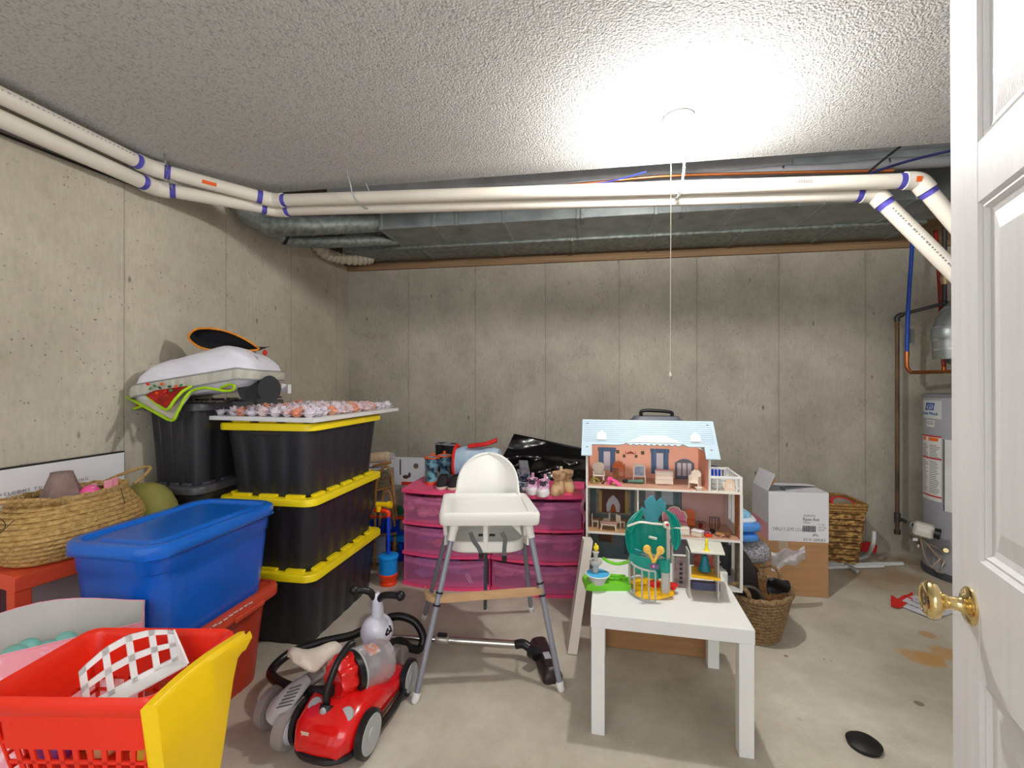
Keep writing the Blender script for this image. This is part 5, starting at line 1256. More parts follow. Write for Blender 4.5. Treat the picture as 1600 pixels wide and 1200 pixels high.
# right wall of the wing has tall window openings
for z0_, z1_ in ((th, z1), (z1+th, z2)):
    hb(Wd_-.010, Wd_, 0, .10, z0_, z1_, 'side_wall', brk if z0_ > .1 else stn); hb(Wd_-.010, Wd_, Dp-.05, Dp, z0_, z1_, 'side_wall', hw)
    hb(Wd_-.010, Wd_, .10, Dp-.05, z0_, z0_+.045, 'side_wall', hw)
    hb(Wd_-.0115, Wd_+.001, -.0015, .008, z0_, z1_, 'corner_trim', hw)
    for y in (.10, .156, Dp-.05): hb(Wd_-.011, Wd_+.002, y-.003, y+.003, z0_+.045, z1_, 'window_frame', hw)
hb(.255, .263, .02, Dp-.006, z1+th, z2, 'partition', hw)
hb(.42, .428, .02, Dp-.006, th, z1, 'partition', hw)
# printed linings
yb = Dp-.007
def pr_(x0, x1, z0, z1_, m_, nm, lay=1): return hb(x0, x1, yb-.0008*lay, yb-.0008*(lay-1), z0, z1_, nm, m_, 0)
pr_(.012, Wa-.012, z2+th, .775, pinkw, 'wallpaper'); pr_(.012, .255, z1+th, z2, tealw, 'wallpaper'); pr_(.263, .50, z1+th, z2, M('print_slate_wall', (120,128,130), .6, var=.06, scale=12), 'wallpaper'); pr_(.50, Wd_-.012, z1+th, z2, rosew, 'wallpaper')
pr_(.012, .42, th, z1, tealw, 'wallpaper'); pr_(.428, Wd_-.012, th, z1, M('print_grey_wall', (150,142,146), .6, var=.08, scale=20), 'wallpaper')
hb(.0105, .0115, .01, Dp-.01, z2+th, .655, 'wallpaper', pinkw, 0); hb(Wa-.0115, Wa-.0105, .01, Dp-.01, z2+th, .655, 'wallpaper', pinkw, 0)
hb(.012, Wa-.012, .004, Dp-.008, z2+th, z2+th+.0008, 'printed_floor', wdf, 0); hb(.012, .255, .004, Dp-.008, z1+th, z1+th+.0008, 'printed_floor', wdf2, 0); hb(.263, Wd_-.012, .004, Dp-.008, z1+th, z1+th+.0008, 'printed_floor', wdf, 0); hb(.012, Wd_-.012, .004, Dp-.008, th, th+.0008, 'printed_floor', till, 0)
# attic print: curtains, frames, wardrobe
for x in (.06, .345):
    pr_(x, x+.092, z2+.045, z2+.150, lace, 'printed_window', 2)
    q = MB()
    for (a_, b_) in ((0, .028), (.064, .092)): q.box((x+(a_+b_)/2, yb-.0024, z2+.098), (b_-a_, .0008, .124))
    q.box((x+.046, yb-.0026, z2+.163), (.100, .0008, .022)); q.build('printed_curtain', curt, dh)
for x, z, s_ in ((.165, .62, .018), (.20, .598, .016), (.265, .598, .015), (.30, .618, .018)): pr_(x-s_/2, x+s_/2, z-s_/2, z+s_*.6, M('print_frame_dark', (100,84,56), .6), 'printed_picture', 2)
q = MB()
for a_ in range(5): q.tube(cat([(.235, yb-.002, .625), (.235+(a_-2)*.010, yb-.002, .612), (.235+(a_-2)*.014, yb-.002, .624)], 3), .0018, 5)
q.build('printed_chandelier', M('print_wine', (168,60,60), .6), dh)
gw = M('print_slate_wood', (98,104,116), .6)
q = MB(); q.prism([(.47, z2+.012), (.57, z2+.012), (.57, z2+.10), (.545, z2+.118), (.52, z2+.124), (.495, z2+.118), (.47, z2+.10)], .0016, T=Matrix.Translation((0, yb-.002, 0))); q.build('printed_wardrobe', gw, dh)
for x in (.482, .509, .535): pr_(x, x+.020, z2+.03, z2+.10, lace, 'printed_door', 4)
pr_(.14, .17, z2+.012, z2+.07, M('print_tan_table', (190,140,100), .6), 'printed_table', 2)
# fireplace print on the middle floor, oven print below
dbr = M('print_dark_brown', (96,62,48), .6); gol = M('print_gold', (196,160,90), .5)
pr_(.045, .235, z1+.03, z1+.20, stn, 'printed_chimney', 2)
pr_(.055, .225, z1+.185, z1+.205, M('print_red_brown', (164,88,56), .6), 'printed_mantel', 3); pr_(.075, .205, z1+.04, z1+.17, dbr, 'printed_hearth', 3)
for x in (.062, .205): pr_(x, x+.016, z1+.04, z1+.16, gol, 'printed_column', 4)
q = MB(); q.prism([(.105, z1+.045), (.175, z1+.045), (.178, z1+.085), (.165, z1+.115), (.14, z1+.14), (.115, z1+.115), (.102, z1+.085)], .0016, T=Matrix.Translation((0, yb-.0036, 0))).build('printed_arch', lace, dh)
q = MB(); q.prism([(.122, z1+.045), (.158, z1+.045), (.150, z1+.08), (.14, z1+.092), (.130, z1+.08)], .0016, T=Matrix.Translation((0, yb-.0048, 0))).build('printed_fire', M('print_flame', (170,84,40), .6), dh)
pr_(.315, .365, z1+.09, z2-.004, lace, 'printed_window', 2); pr_(.40, .46, z1+.10, z2-.01, M('print_pale_window', (180,196,204), .6), 'printed_window', 2)
for x in (.375, .47): pr_(x, x+.022, z1+.08, z2-.004, M('print_teal_curtain', (88,116,122), .6), 'printed_curtain', 3)
pr_(.50, .505, z1+.012, z2-.002, M('print_dark_teal', (64,84,88), .6), 'printed_post', 3)
pr_(.06, .13, th+.10, th+.185, dbr, 'printed_oven', 2); pr_(.13, .137, th+.09, th+.195, M('print_red_brown', (164,88,56), .6), 'printed_oven_trim', 2)
pr_(.06, .137, th+.185, th+.195, M('print_red_brown', (164,88,56), .6), 'printed_oven_trim', 3)
pr_(.20, .41, th+.04, th+.16, M('print_dark_teal', (64,84,88), .6), 'printed_cupboard', 2)
# slanting roof front with cut-out valance
rfm = M('pale_blue_roof', (186,208,220), .5, var=.02)
T = Matrix.Translation((0, -.012, .640)) @ Matrix.Rotation(radians(-38), 4, 'X')
val = [(-.022, .214), (-.022, -.004), (.030, -.004), (.030, .062), (.150, .062), (.185, .066), (.200, .075)]
for i in range(9):
    x = .21+i*.0285; val += [(x, .072), (x+.014, .062)]
val += [(.475, .075), (.50, .062), (.575, .062), (.575, -.004), (.640, -.004), (.634, .214)]
MB().prism(val, .007, T=T).build('roof', rfm, dh)
lin_ = M('roof_shingle_line', (164,186,200), .6)
q = MB()
for k in range(11):
    z = .080+k*.0122
    q.box((.305, -.0040, z), (.64, .0010, .0016), T=T)
q.build('shingle_course', lin_, dh)
MB().prism([(.115, .262), (.51, .262), (.46, .12), (.44, .082)]+[(.44-i*.0143*1.0, .074+(.008 if i % 2 else 0)) for i in range(17)]+[(.19, .082), (.16, .12)], .0018, T=T @ Matrix.Translation((0, -.0062, 0))).build('scalloped_awning', M('awning_cream', (240,236,226), .5), dh) if False else None
MB().prism([(.21, .078), (.475, .078), (.40, .118), (.285, .118)], .0015, T=T @ Matrix.Translation((0, -.0062, 0))).build('printed_awning', M('awning_cream', (240,236,226), .5), dh)
for x in (.055, .515): MB().prism([(x, .088), (x+.048, .088), (x+.048, .122), (x+.024, .143), (x, .122)], .004, T=T @ Matrix.Translation((0, -.007, 0))).build('dormer_window', white, dh)
for x, z in ((.005, .19), (.005, .045), (.605, .19), (.605, .045)): MB().box((x, -.005, z), (.010, .003, .003), T=T).build('screw', greyink, dh)
hb(.0, Wa, Dp-.006, Dp+.004, .765, .782, 'ridge_board', hw)
# balcony rails
def rail(p0, p1):
    p0, p1 = Vector(p0), Vector(p1); mb = MB(); n = 8; d = p1-p0; R = math.atan2(d.y, d.x); c = (p0+p1)/2
    mb.box((c.x, c.y, z2+.078), (d.length+.008, .009, .012), .001, rz=R).box((c.x, c.y, z2+.016), (d.length, .007, .008), .001, rz=R)
    for i in range(n+1): q_ = p0+d*(i/n); mb.box((q_.x, q_.y, z2+.045), (.005, .005, .056), rz=R)
    return mb
rail((Wd_-.006, .006, 0), (Wd_-.006, Dp-.006, 0)).build('balcony_railing', white, dh)
mb = MB(); mb.box(((Wa+Wd_)/2, .006, z2+.078), (Wd_-Wa, .008, .012), .001)
for x in (Wa+.03, Wd_-.025): mb.box((x, .006, z2+.042), (.005, .005, .062))
mb.build('balcony_railing', white, dh); rail((Wa, Dp-.006, 0), (Wd_, Dp-.006, 0)).build('balcony_railing', white, dh)
for x, y in ((Wd_-.006, .006), (Wd_-.006, Dp-.006)): hb(x-.006, x+.006, y-.006, y+.006, z2+th, z2+.085, 'railing_post', white)
# stair and white units on the ground floor right
mb = MB()
for k in range(7): mb.box((.60+k*.010, .15-k*.010, .02+.028*(7-k)), (.05, .03, .006))
mb.build('toy_stair', hw, dh)

# doll furniture: everything loose in the house is a thing of its own
def hloc(x, y, z): return tuple(WM[dh.name] @ Vector((x, y, z)))
wf = M('doll_furniture_white', (236,222,206), .45, var=.02); pkup = M('doll_pink_upholstery', (222,120,150), .6, rgb2=(238,160,180), scale=80); dtc = M('doll_tabletop_taupe', (176,132,122), .5)
def dthing(name, label, x, y, z, r=0, catg='doll furniture'): p_ = hloc(x, y, z); return thing(name, label, catg, p_, HR+r)
fz = {1: th+.001, 2: z1+th+.001, 3: z2+th+.001}
o = dthing('doll_armchair', 'cream doll chair with tall panelled back at the left of the attic', .062, .11, fz[3], .1)
MB().box((0, 0, .036), (.058, .05, .008), .002).build('seat', wf, o); MB().prism([(-.03, .036), (.03, .036), (.032, .085), (.022, .097), (0, .101), (-.022, .097), (-.032, .085)], .006, T=Matrix.Translation((0, .022, 0))).build('backrest', wf, o)
for s_ in (-1, 1): MB().box((s_*.028, 0, .048), (.006, .05, .028), .001).build('armrest', wf, o)
for x in (-.025, .025):
    for y in (-.02, .02): MB().box((x, y, .016), (.006, .006, .032)).build('leg', wf, o)
o = dthing('doll_plate_rack', 'orange wooden doll chair lying back at the centre of the attic', .168, .17, fz[3], 0)
orw = M('doll_orange_wood', (216,112,56), .5)
for x in (-.028, .028): MB().cyl((x, 0, 0), (x*1.1, .02, .085), .003, n=8).build('leg', orw, o)
for k in range(3): MB().cyl((-.028, .004+.006*k, .02+.028*k), (.030, .004+.006*k, .02+.028*k), .0025, n=8).build('rung', orw, o)
MB().prism([(-.03, .06), (.03, .06), (.02, .095), (0, .102), (-.02, .095)], .004, T=Matrix.Translation((0, .02, 0))).build('backrest', orw, o)
o = dthing('doll_vanity_mirror', 'white doll dressing mirror with arched frame in the attic', .272, .12, fz[3])
MB().prism([(-.031, .035), (.031, .035), (.031, .088), (.018, .098), (0, .102), (-.018, .098), (-.031, .088)], .005).build('frame', wf, o)
MB().box((0, -.0035, .063), (.046, .002, .046)).build('mirror', M('printed_mirror', (186,196,214), .2, rgb2=(130,140,166), scale=60), o)
for x in (-.03, .03): MB().box((x, 0, .02), (.006, .02, .04), .001).build('leg', wf, o)
MB().box((0, 0, .036), (.066, .022, .005), .001).build('shelf', wf, o)
o = dthing('doll_dresser', 'cream doll dresser with three drawers and pink top in the attic', .395, .11, fz[3])
MB().box((0, 0, .037), (.088, .034, .070), .002).build('body', wf, o)
for k in range(3): MB().box((0, -.0185, .016+.021*k), (.078, .004, .018), .001).build('drawer', wf, o)
MB().box((-.005, 0, .074), (.055, .022, .003)).build('cover', pkup, o)
for x in (-.035, .035): MB().box((x, 0, .003), (.012, .03, .006)).build('foot', wf, o)
o = dthing('doll_rocking_chair', 'white doll armchair with curved sides at the right of the attic', .535, .05, fz[3], -.5)
MB().box((0, 0, .030), (.045, .045, .006), .001).build('seat', wf, o); MB().prism([(-.022, .03), (.022, .03), (.024, .075), (.012, .088), (-.012, .088), (-.024, .075)], .005, T=Matrix.Translation((0, .02, 0))).build('backrest', wf, o)
for s_ in (-1, 1): MB().box((s_*.022, 0, .032), (.005, .046, .062), .002).build('side_panel', wf, o); MB().tube(cat([(s_*.022, -.03, .006), (s_*.022, 0, .0), (s_*.022, .03, .006)], 4), .003, 6).build('rocker', wf, o)
o = dthing('doll_stool', 'small cream doll stool tipped over by the attic edge', .545, .012, fz[3]+.012, .3)
MB().box((0, 0, 0), (.03, .022, .006), .001).build('seat', wf, o); MB().box((0, .0, -.007), (.022, .018, .008)).build('base', wf, o)
o = dthing('doll_slide', 'bright pink doll high heel lying on the attic floor', .140, .045, fz[3]+.003, -.5, 'toy')
MB().grid(lambda u, v: (-.03+.07*u, -.016+.032*v, .024-.03*u+.012*sin(u*3)), 8, 3, .003).build('slope', pk, o); MB().prism([(-.034, -.002), (-.018, -.002), (-.012, .03), (-.028, .034)], .026).build('heel', pk, o)
o = dthing('doll_dark_figure', 'doll with black hair and green dress lying on the attic floor', .235, .10, fz[3]+.010, .1, 'doll')
MB().ball((-.035, 0, .003), (.016, .012, .010), 10, 6).build('hair', M('doll_black_hair', (28,28,32), .7), o); MB().loft([[(x, .012*k*cos(t), .001+.009*k*sin(t)) for t in [2*pi*j/10 for j in range(10)]] for x, k in ((-.028, .5), (-.01, .8), (.02, 1.1), (.055, 1.3))]).build('dress', M('doll_green_dress', (92,128,112), .8), o)
o = dthing('toy_bracelet', 'olive green toy ring lying at the left end of the attic', .045, .055, fz[3]+.014, 0, 'toy')
MB().tube([(.018*cos(t), 0, .013*sin(t)) for t in [2*pi*j/18 for j in range(18)]], .006, 8, closed=True).build('ring', M('olive_gold', (128,124,52), .4), o)
o = dthing('toy_bead', 'dark brown toy bead beside the olive ring', .085, .06, fz[3]+.010, 0, 'toy'); MB().ball((0,0,0), .010, 10, 8).build('bead', dbr, o)
# balcony
o = dthing('doll_chair', 'white round-backed doll chair on the balcony, nearer the attic wall', Wa+.045, .08, z2+th+.001)
MB().prism([(-.02, .0), (.02, .0), (.026, .03), (.018, .052), (0, .060), (-.018, .052), (-.026, .03)], .005).build('backrest', white, o); MB().box((0, -.015, .020), (.038, .03, .006), .001).build('seat', wf, o)
o = dthing('doll_cabinet', 'peach gabled doll cabinet on the balcony', Wa+.10, .06, z2+th+.001, -.2)
MB().prism([(-.02, 0), (.02, 0), (.02, .035), (0, .060), (-.02, .035)], .02).build('body', M('doll_peach', (240,206,180), .5), o); MB().box((0, -.011, .018), (.024, .002, .022)).build('door', wf, o)
# middle floor
def dchair(label, x, y, lv, r):
    o = dthing('doll_chair', label, x, y, fz[lv], r)
    MB().box((0, 0, .028), (.034, .034, .004), .001).build('seat', wf, o); MB().box((-.016, 0, .046), (.004, .032, .040), .001).build('backrest', wf, o)
    for a_ in (-.014, .014):
        for b_ in (-.014, .014): MB().box((a_, b_, .013), (.004, .004, .027)).build('leg', wf, o)
    return o
dchair('white doll dining chair left of the low table on the middle floor', .045, .09, 2, 0); dchair('white doll dining chair behind the low table on the middle floor', .105, .13, 2, 2.9)
dchair('small white doll chair right of the low table', .175, .10, 2, .8)
o = dthing('doll_table', 'low doll table with taupe top and curved white legs', .115, .045, fz[2], -.1)
MB().loft([[(x, y, .034) for x, y, z in ell(.045, .022, 0, n=20, pw=.7)], ell(.047, .024, .038, n=20, pw=.7)]).build('tabletop', dtc, o); MB().loft([ell(.043, .020, .026, n=20, pw=.7), ell(.043, .020, .034, n=20, pw=.7)]).build('apron', wf, o)
for x in (-.033, .033):
    for y in (-.012, .012): MB().tube([(x, y, .028), (x*1.08, y*1.1, .012), (x*1.15, y*1.15, 0)], [.004, .003, .0035], 6).build('leg', wf, o)
o = dthing('doll_sofa', 'pink tufted doll sofa with scalloped back on the middle floor', .455, .15, fz[2])
P = [(-.055, .02), (.055, .02), (.060, .055), (.050, .078), (.032, .082), (.022, .096), (0, .102), (-.022, .096), (-.032, .082), (-.050, .078), (-.060, .055)]
MB().prism([(x*1.08, z*1.04) for x, z in P], .008, T=Matrix.Translation((0, .022, 0))).build('frame', wf, o)
q = MB().prism([(x*.94, z*.97+.002) for x, z in P], .012, T=Matrix.Translation((0, .016, 0)))
q.build('back_cushion', pkup, o)
q = MB()
for x in (-.036, -.012, .012, .036):
    for z in (.045, .065): q.ball((x, .009, z), (.008, .004, .008), 8, 5)
tag(q.build('tufting', pkup, o), kind='stuff')
MB().box((0, -.006, .028), (.112, .05, .016), .004).build('seat_cushion', pkup, o); MB().box((0, -.006, .011), (.116, .052, .018), .002).build('base', wf, o)
o = dthing('doll_bed', 'white doll bench with scalloped skirt in front of the pink sofa', .455, .06, fz[2])
MB().box((0, 0, .022), (.108, .05, .028), .003).build('mattress', wf, o); q = MB()
for i in range(9): q.cyl((-.048+i*.012, -.024, .006), (-.048+i*.012, -.028, .006), .006, n=10)
q.build('skirt', white, o)
o = dthing('doll_wall_panel', 'orange wooden doll bed head leaning behind the pink sofa', .535, .20, fz[2]); MB().prism([(-.028, 0), (.028, 0), (.028, .075), (0, .09), (-.028, .075)], .004).build('head_board', orw, o); MB().box((0, -.012, .02), (.05, .02, .03), .002).build('base', orw, o)
o = dthing('doll_plant', 'dark leafy doll pot plant right of the pink sofa', .585, .17, fz[2])
MB().lathe([(.008, 0), (.012, .02), (.010, .022)], 10).build('pot', M('doll_red_pot', (140,40,36), .5), o)
q = MB()
for i in range(7): a_ = i*.9; q.grid(lambda u, v, a_=a_: ((.004+.030*u)*cos(a_)-(v-.5)*.008*sin(a_)*sin(u*pi), (.004+.030*u)*sin(a_)+(v-.5)*.008*cos(a_)*sin(u*pi), .022+.035*u-.03*u*u), 4, 2)
q.build('foliage', M('doll_leaf', (50,62,48), .6), o)
o = dthing('doll_console', 'dark slatted half-round doll table by the right wall', .650, .16, fz[2])
MB().loft([[(.026*cos(t), -.016*sin(t), z) for t in [pi*j/10 for j in range(11)]] for z in (.060, .065)]).build('tabletop', M('doll_grey_blue', (110,112,120), .5), o)
for i in range(5): t = pi*(i+.5)/5; MB().tube(cat([(.024*cos(t), -.015*sin(t), .060), (.026*cos(t), -.018*sin(t), .03), (.020*cos(t), -.012*sin(t), 0)], 3), .0022, 6).build('leg', dbr, o)
o = dthing('doll_chest', 'white rectangular doll trunk with printed sides at the middle floor edge', .545, .035, fz[2], -.55)
MB().box((0, 0, .012), (.052, .034, .024), .002).build('body', wf, o); MB().box((0, 0, .026), (.056, .038, .005), .002).build('lid', white, o)
for x, y, l_, cset, r_ in ((.605, .075, 'doll with black and purple hair lying on the middle floor', ('doll_black_hair', (28,28,32)), .4), (.665, .045, 'brown-haired doll lying face down at the right of the middle floor', ('doll_brown_hair', (122,80,44)), -.3)):
    o = dthing('small_doll', l_, x, y, fz[2]+.010, r_, 'doll')
    MB().ball((.02, 0, .004), (.014, .013, .011), 10, 8).build('hair', M(cset[0], cset[1], .7), o)
    MB().loft([[(x_, .011*k*cos(t), .009*k*sin(t)) for t in [2*pi*j/10 for j in range(10)]] for x_, k in ((.012, .4), (0, .8), (-.03, 1.1), (-.035, .3))]).build('dress', M('doll_mauve_dress', (150,96,130), .7) if r_ > 0 else M('doll_tan_dress', (176,126,76), .7), o)
    for s_ in (-1, 1): MB().tube([(.004, s_*.008, 0), (-.012, s_*.022, -.004)], .003, 6).build('arm', M('doll_skin', (206,156,126), .5), o)
o = dthing('toy_red_block', 'flat orange-red toy block beside the doll trunk', .595, .035, fz[2]+.006, .2, 'toy'); MB().box((0,0,0), (.03, .02, .012), .002).build('block', trd, o)
# ground floor units
o = dthing('doll_cupboard', 'white doll toilet unit on the ground floor right', .665, .05, fz[1])
MB().box((0, 0, .035), (.035, .045, .070), .002).build('body', white, o); MB().box((0, -.024, .04), (.028, .003, .05), .001).build('door', hw, o)
o = dthing('doll_ramp', 'grey slanted doll slide on the ground floor', .625, .09, fz[1]); MB().prism([(-.03, .16), (.03, .09), (.034, .098), (-.026, .168)], .03).build('ramp', M('doll_grey_ramp', (128,120,114), .6), o); MB().box((0, 0, .045), (.01, .025, .09)).build('support', hw, o)

# ---- toy palace folded open on the table
def tl(px, py, Z): return at(px, py, Z)
PZ = 1.80; cB = at(1035, 600+(EYE-TH)*F/PZ, PZ)
tpal = thing('toy_palace', 'teal shell toy palace with grey bars standing on the white table', 'toy palace', tuple(cB), A-.205)
gry = M('palace_light_grey', (190,188,182), .4, var=.02); teal = M('palace_teal', (18,158,142), .3, var=.04, coat=.3); tl2 = M('palace_sea_blue', (70,156,170), .35, var=.05); pyl = M('palace_golden_yellow', (250,190,20), .35); grn = M('palace_lime_green', (118,210,44), .35); prd = M('palace_red', (222,36,30), .35); pbl = M('palace_sky_blue', (70,180,232), .35); pwh = M('palace_white', (226,226,214), .4); pur = M('palace_purple_grey', (112,104,140), .45)
dmir = M('printed_scale_pattern', (176,156,150), .5, rgb2=(130,110,116), scale=50)
# central cage, front bars curved
cz0 = TH+.002; cx_b = 1015
bars = [(984, 1.85), (991, 1.80), (1003, 1.765), (1014, 1.750), (1024, 1.745)]
def up_at(px, Z, z): return W((px-800)/F*Z, Z, z)
for px, Z in bars: MB().tube([up_at(px, Z, cz0), up_at(px, Z, cz0+.115)], .0032, 8).build('bar', gry, tpal, True)
MB().tube(cat([up_at(px, Z, cz0+.115) for px, Z in bars], 4), .0042, 8).build('top_rail', gry, tpal, True)
MB().tube(cat([up_at(px, Z-.012, cz0+.003) for px, Z in bars], 4), .004, 8, flat=.7).build('bottom_rail', gry, tpal, True)
def ringsec(z, k, Zc=1.86, pxc=1012, r=.066, a0=0, a1=2*pi, n=24): c = up_at(pxc, Zc, z); return [c+Vector((r*k*cos(t), r*k*sin(t)*.8, 0)) for t in [a0+(a1-a0)*j/n for j in range(n)]]
MB().loft([ringsec(cz0, 1.0), ringsec(cz0+.020, 1.0), ringsec(cz0+.022, .9), ringsec(cz0+.022, .5)]).build('floor_disc', pyl, tpal, True)
MB().loft([[up_at(1012, 1.79, cz0)+Vector((x, y, 0)) for x, y, z in rr(.10, .06, .02)], [up_at(1032, 1.79, cz0+.014)+Vector((x*1.2-.01, y, 0)) for x, y, z in rr(.10, .06, .02)]]).build('front_step', pyl, tpal, True)
MB().loft([ringsec(cz0+.022, .34, 1.83, 1022), ringsec(cz0+.036, .40, 1.83, 1022), ringsec(cz0+.040, .2, 1.83, 1022)]).build('red_cushion', prd, tpal, True)
MB().lathe([(.010, 0), (.018, .012), (.022, .020), (.012, .022)], 16, T=Matrix.Translation(up_at(1051, 1.82, cz0+.012))).build('red_cup', prd, tpal, True)
MB().tube([up_at(1051, 1.82, cz0), up_at(1051, 1.82, cz0+.014)], .006, 8).build('cup_stand', pyl, tpal, True)
# grey drum wall under shell
def arcwall(z0, z1, r, a0, a1, m_, nm, Zc=1.88, pxc=1012, th_=.004, n=20):
    c = up_at(pxc, Zc, 0); return MB().grid(lambda u, v: c+Vector((r*cos(a0+(a1-a0)*u), r*.85*sin(a0+(a1-a0)*u), z0+(z1-z0)*v)), n, 3, th_).build(nm, m_, tpal, True)
arcwall(cz0+.02, cz0+.11, .078, .05*pi, .95*pi, gry, 'drum_wall')
MB().box(tuple(up_at(1024, 1.86, cz0+.06)), (.022, .018, .085), .002, rz=HR).build('yellow_column', pyl, tpal, True)
# teal slide bowl + shells
def shell(pts_l, pts_r, Z, m_, nm, bulge=.03, n=14):
    L_ = cat([at(x, y, Z) for x, y in pts_l], 4); R_ = cat([at(x, y, Z) for x, y in pts_r], 4); k = min(len(L_), len(R_)); back = W(0, 1, 0)
    def fn(u, v):
        i = v*(k-1); a = int(min(i, k-2)); f_ = i-a; l_ = L_[a].lerp(L_[a+1], f_); r_ = R_[a].lerp(R_[a+1], f_)
        return l_.lerp(r_, u)+back*(bulge*sin(u*pi))+back*(.0035*abs(sin(u*pi*5)))
    return MB().grid(fn, 20, n, .004).build(nm, m_, tpal, True)
shell([(983, 815), (977, 830), (978, 850), (984, 868), (996, 890), (1010, 895)], [(1038, 818), (1042, 835), (1042, 852), (1042, 870), (1044, 885), (1044, 893)], 1.90, teal, 'shell_back', .05)
shell([(1003, 796), (992, 802), (983, 812), (978, 824), (985, 832)], [(1005, 798), (1004, 806), (998, 816), (990, 826), (987, 832)], 1.87, teal, 'shell_fin', .01)
shell([(1037, 797), (1043, 806), (1046, 818), (1048, 826)], [(1038, 796), (1052, 802), (1060, 812), (1064, 824)], 1.87, teal, 'shell_fin', .01)
shell([(1046, 828), (1048, 838), (1050, 850), (1056, 861)], [(1063, 827), (1064, 840), (1062, 852), (1057, 861)], 1.86, teal, 'shell_fin', .015)
shell([(985, 864), (984, 876), (990, 888), (1000, 897)], [(1042, 872), (1044, 884), (1043, 893), (1040, 900)], 1.84, teal, 'slide', -.035)
MB().tube(cat([at(981, 822, 1.86), at(1000, 816, 1.84), at(1020, 818, 1.83), at(1040, 820, 1.85)], 6), .008, 8, flat=.6).build('white_brow', pwh, tpal, True)
for k in range(4): MB().tube(cat([at(992, 858+k*5, 1.865), at(1000, 861+k*5, 1.855), at(1008, 864+k*5, 1.86)], 3), .003, 6).build('slide_rib', tl2, tpal, True)
MB().tube([at(1014, 839, 1.90), at(1026, 842, 1.90)], .006, 6).build('white_bracket', pwh, tpal, True)
# coral fan
fan = [(1010, 816), (1006, 806), (1001, 797), (1003, 792), (1009, 795), (1007, 785), (1012, 780), (1016, 776), (1021, 775), (1024, 780), (1027, 785), (1030, 780), (1034, 778), (1037, 782), (1037, 788), (1041, 786), (1041, 793), (1034, 802), (1029, 810), (1028, 816)]
P = [at(x, y, 1.93) for x, y in fan]; n = len(P); bkv = W(0, .008, 0)
MB().add(P+[p_+bkv for p_ in P], [tuple(range(n)), tuple(reversed(range(n, 2*n)))]+[(i, i+n, (i+1) % n+n, (i+1) % n) for i in range(n)]).build('coral_fan', tl2, tpal, True)
# right column with round head, golden sceptres, crest
MB().box(tuple((at(1044, 827, 1.80)+at(1044, 932, 1.80))/2), (.014, .014, .262), .002, rz=HR).build('column', gry, tpal, True)
MB().ball(tuple(at(1041, 820, 1.79)), (.014, .012, .014), 14, 10).build('column_head', pwh, tpal, True); MB().ball(tuple(at(1043, 820, 1.775)), (.006, .004, .006), 8, 6).build('red_spot', prd, tpal, True)
MB().box(tuple(at(1039, 912, 1.79)), (.028, .020, .095), .003, rz=HR).build('tower_base', gry, tpal, True)
shell([(1029, 875), (1030, 885), (1032, 892)], [(1046, 872), (1046, 884), (1046, 893)], 1.78, teal, 'tower_top', -.02)
for (x0, y0, x1, y1, x2, y2) in ((1021, 879, 1017, 868, 1011, 858), (1022, 879, 1027, 868, 1032, 860)):
    MB().tube([at(x0, y0, 1.74), at(x1, y1, 1.74), at(x2, y2, 1.74)], [.005, .006, .010], 8).ball(tuple(at(x2, y2, 1.74)), (.015, .006, .017), 12, 8).build('golden_sceptre', M('palace_amber', (246,178,52), .35, rgb2=(250,214,110), scale=90), tpal, True)
MB().box(tuple(at(1022, 885, 1.745)), (.036, .010, .020), .003, rz=HR).build('crest_plate', pur, tpal, True); MB().ball(tuple(at(1021, 885, 1.735)), (.006, .004, .006), 8, 6).build('crest_gem', M('palace_pink', (220,130,190), .3), tpal, True)
# left: green base, blue pond, tower with cups, green bridge
gp = [(915, 922), (918, 913), (928, 907), (938, 909), (944, 915), (955, 907), (985, 908), (985, 930), (960, 928), (935, 926)]
def slab_from(pts, Zf, dz, m_, nm, back=.10):
    P = [at(x, y, Zf) for x, y in pts]; n = len(P); bkv = W(0, back, 0)
    return MB().add(P+[p_+bkv for p_ in P], [tuple(range(n)), tuple(reversed(range(n, 2*n)))]+[(i, i+n, (i+1) % n+n, (i+1) % n) for i in range(n)]).build(nm, m_, tpal, True)
slab_from([(915, 922), (917, 915), (925, 911), (940, 912), (950, 912), (986, 914), (986, 931), (960, 928), (935, 926)], 1.835, 0, grn, 'green_base', .10)
c = at(934, 897, 1.86)
MB().lathe([(.030, -.035), (.040, -.01), (.045, -.004)], 24, T=Matrix.Translation(c)).build('pond_base', gry, tpal, True)
MB().lathe([(.044, -.005), (.047, -.001), (.046, .004), (.040, .005), (.001, .006)], 28, T=Matrix.Translation(c)).build('pond', pbl, tpal, True)
MB().tube([c+Vector((.047*cos(t), .047*sin(t), .001)) for t in [2*pi*j/28 for j in range(28)]], .003, 6, closed=True).build('pond_rim', pwh, tpal, True)
MB().lathe([(.012, .004), (.012, .028), (.018, .034), (.024, .040), (.027, .048), (.025, .054), (.010, .050), (.008, .056), (.009, .075), (.014, .088), (.010, .089)], 24, T=Matrix.Translation(c+Vector((-.008, .01, 0)))).build('fountain_tower', gry, tpal, True)
MB().ball(tuple(c+Vector((-.006, .01, .104))), (.011, .006, .013), 10, 8).cyl(c+Vector((-.006, .01, .086)), c+Vector((-.006, .01, .097)), .004, n=8).ball(tuple(c+Vector((-.008, .01, .118))), (.005, .004, .005), 8, 6).build('yellow_finial', M('palace_lemon', (248,226,40), .35), tpal, True)
MB().tube(cat([at(942, 872, 1.87), at(952, 878, 1.87), at(966, 881, 1.87), at(984, 877, 1.87)], 5), .008, 8, flat=.8).build('green_bridge', grn, tpal, True)
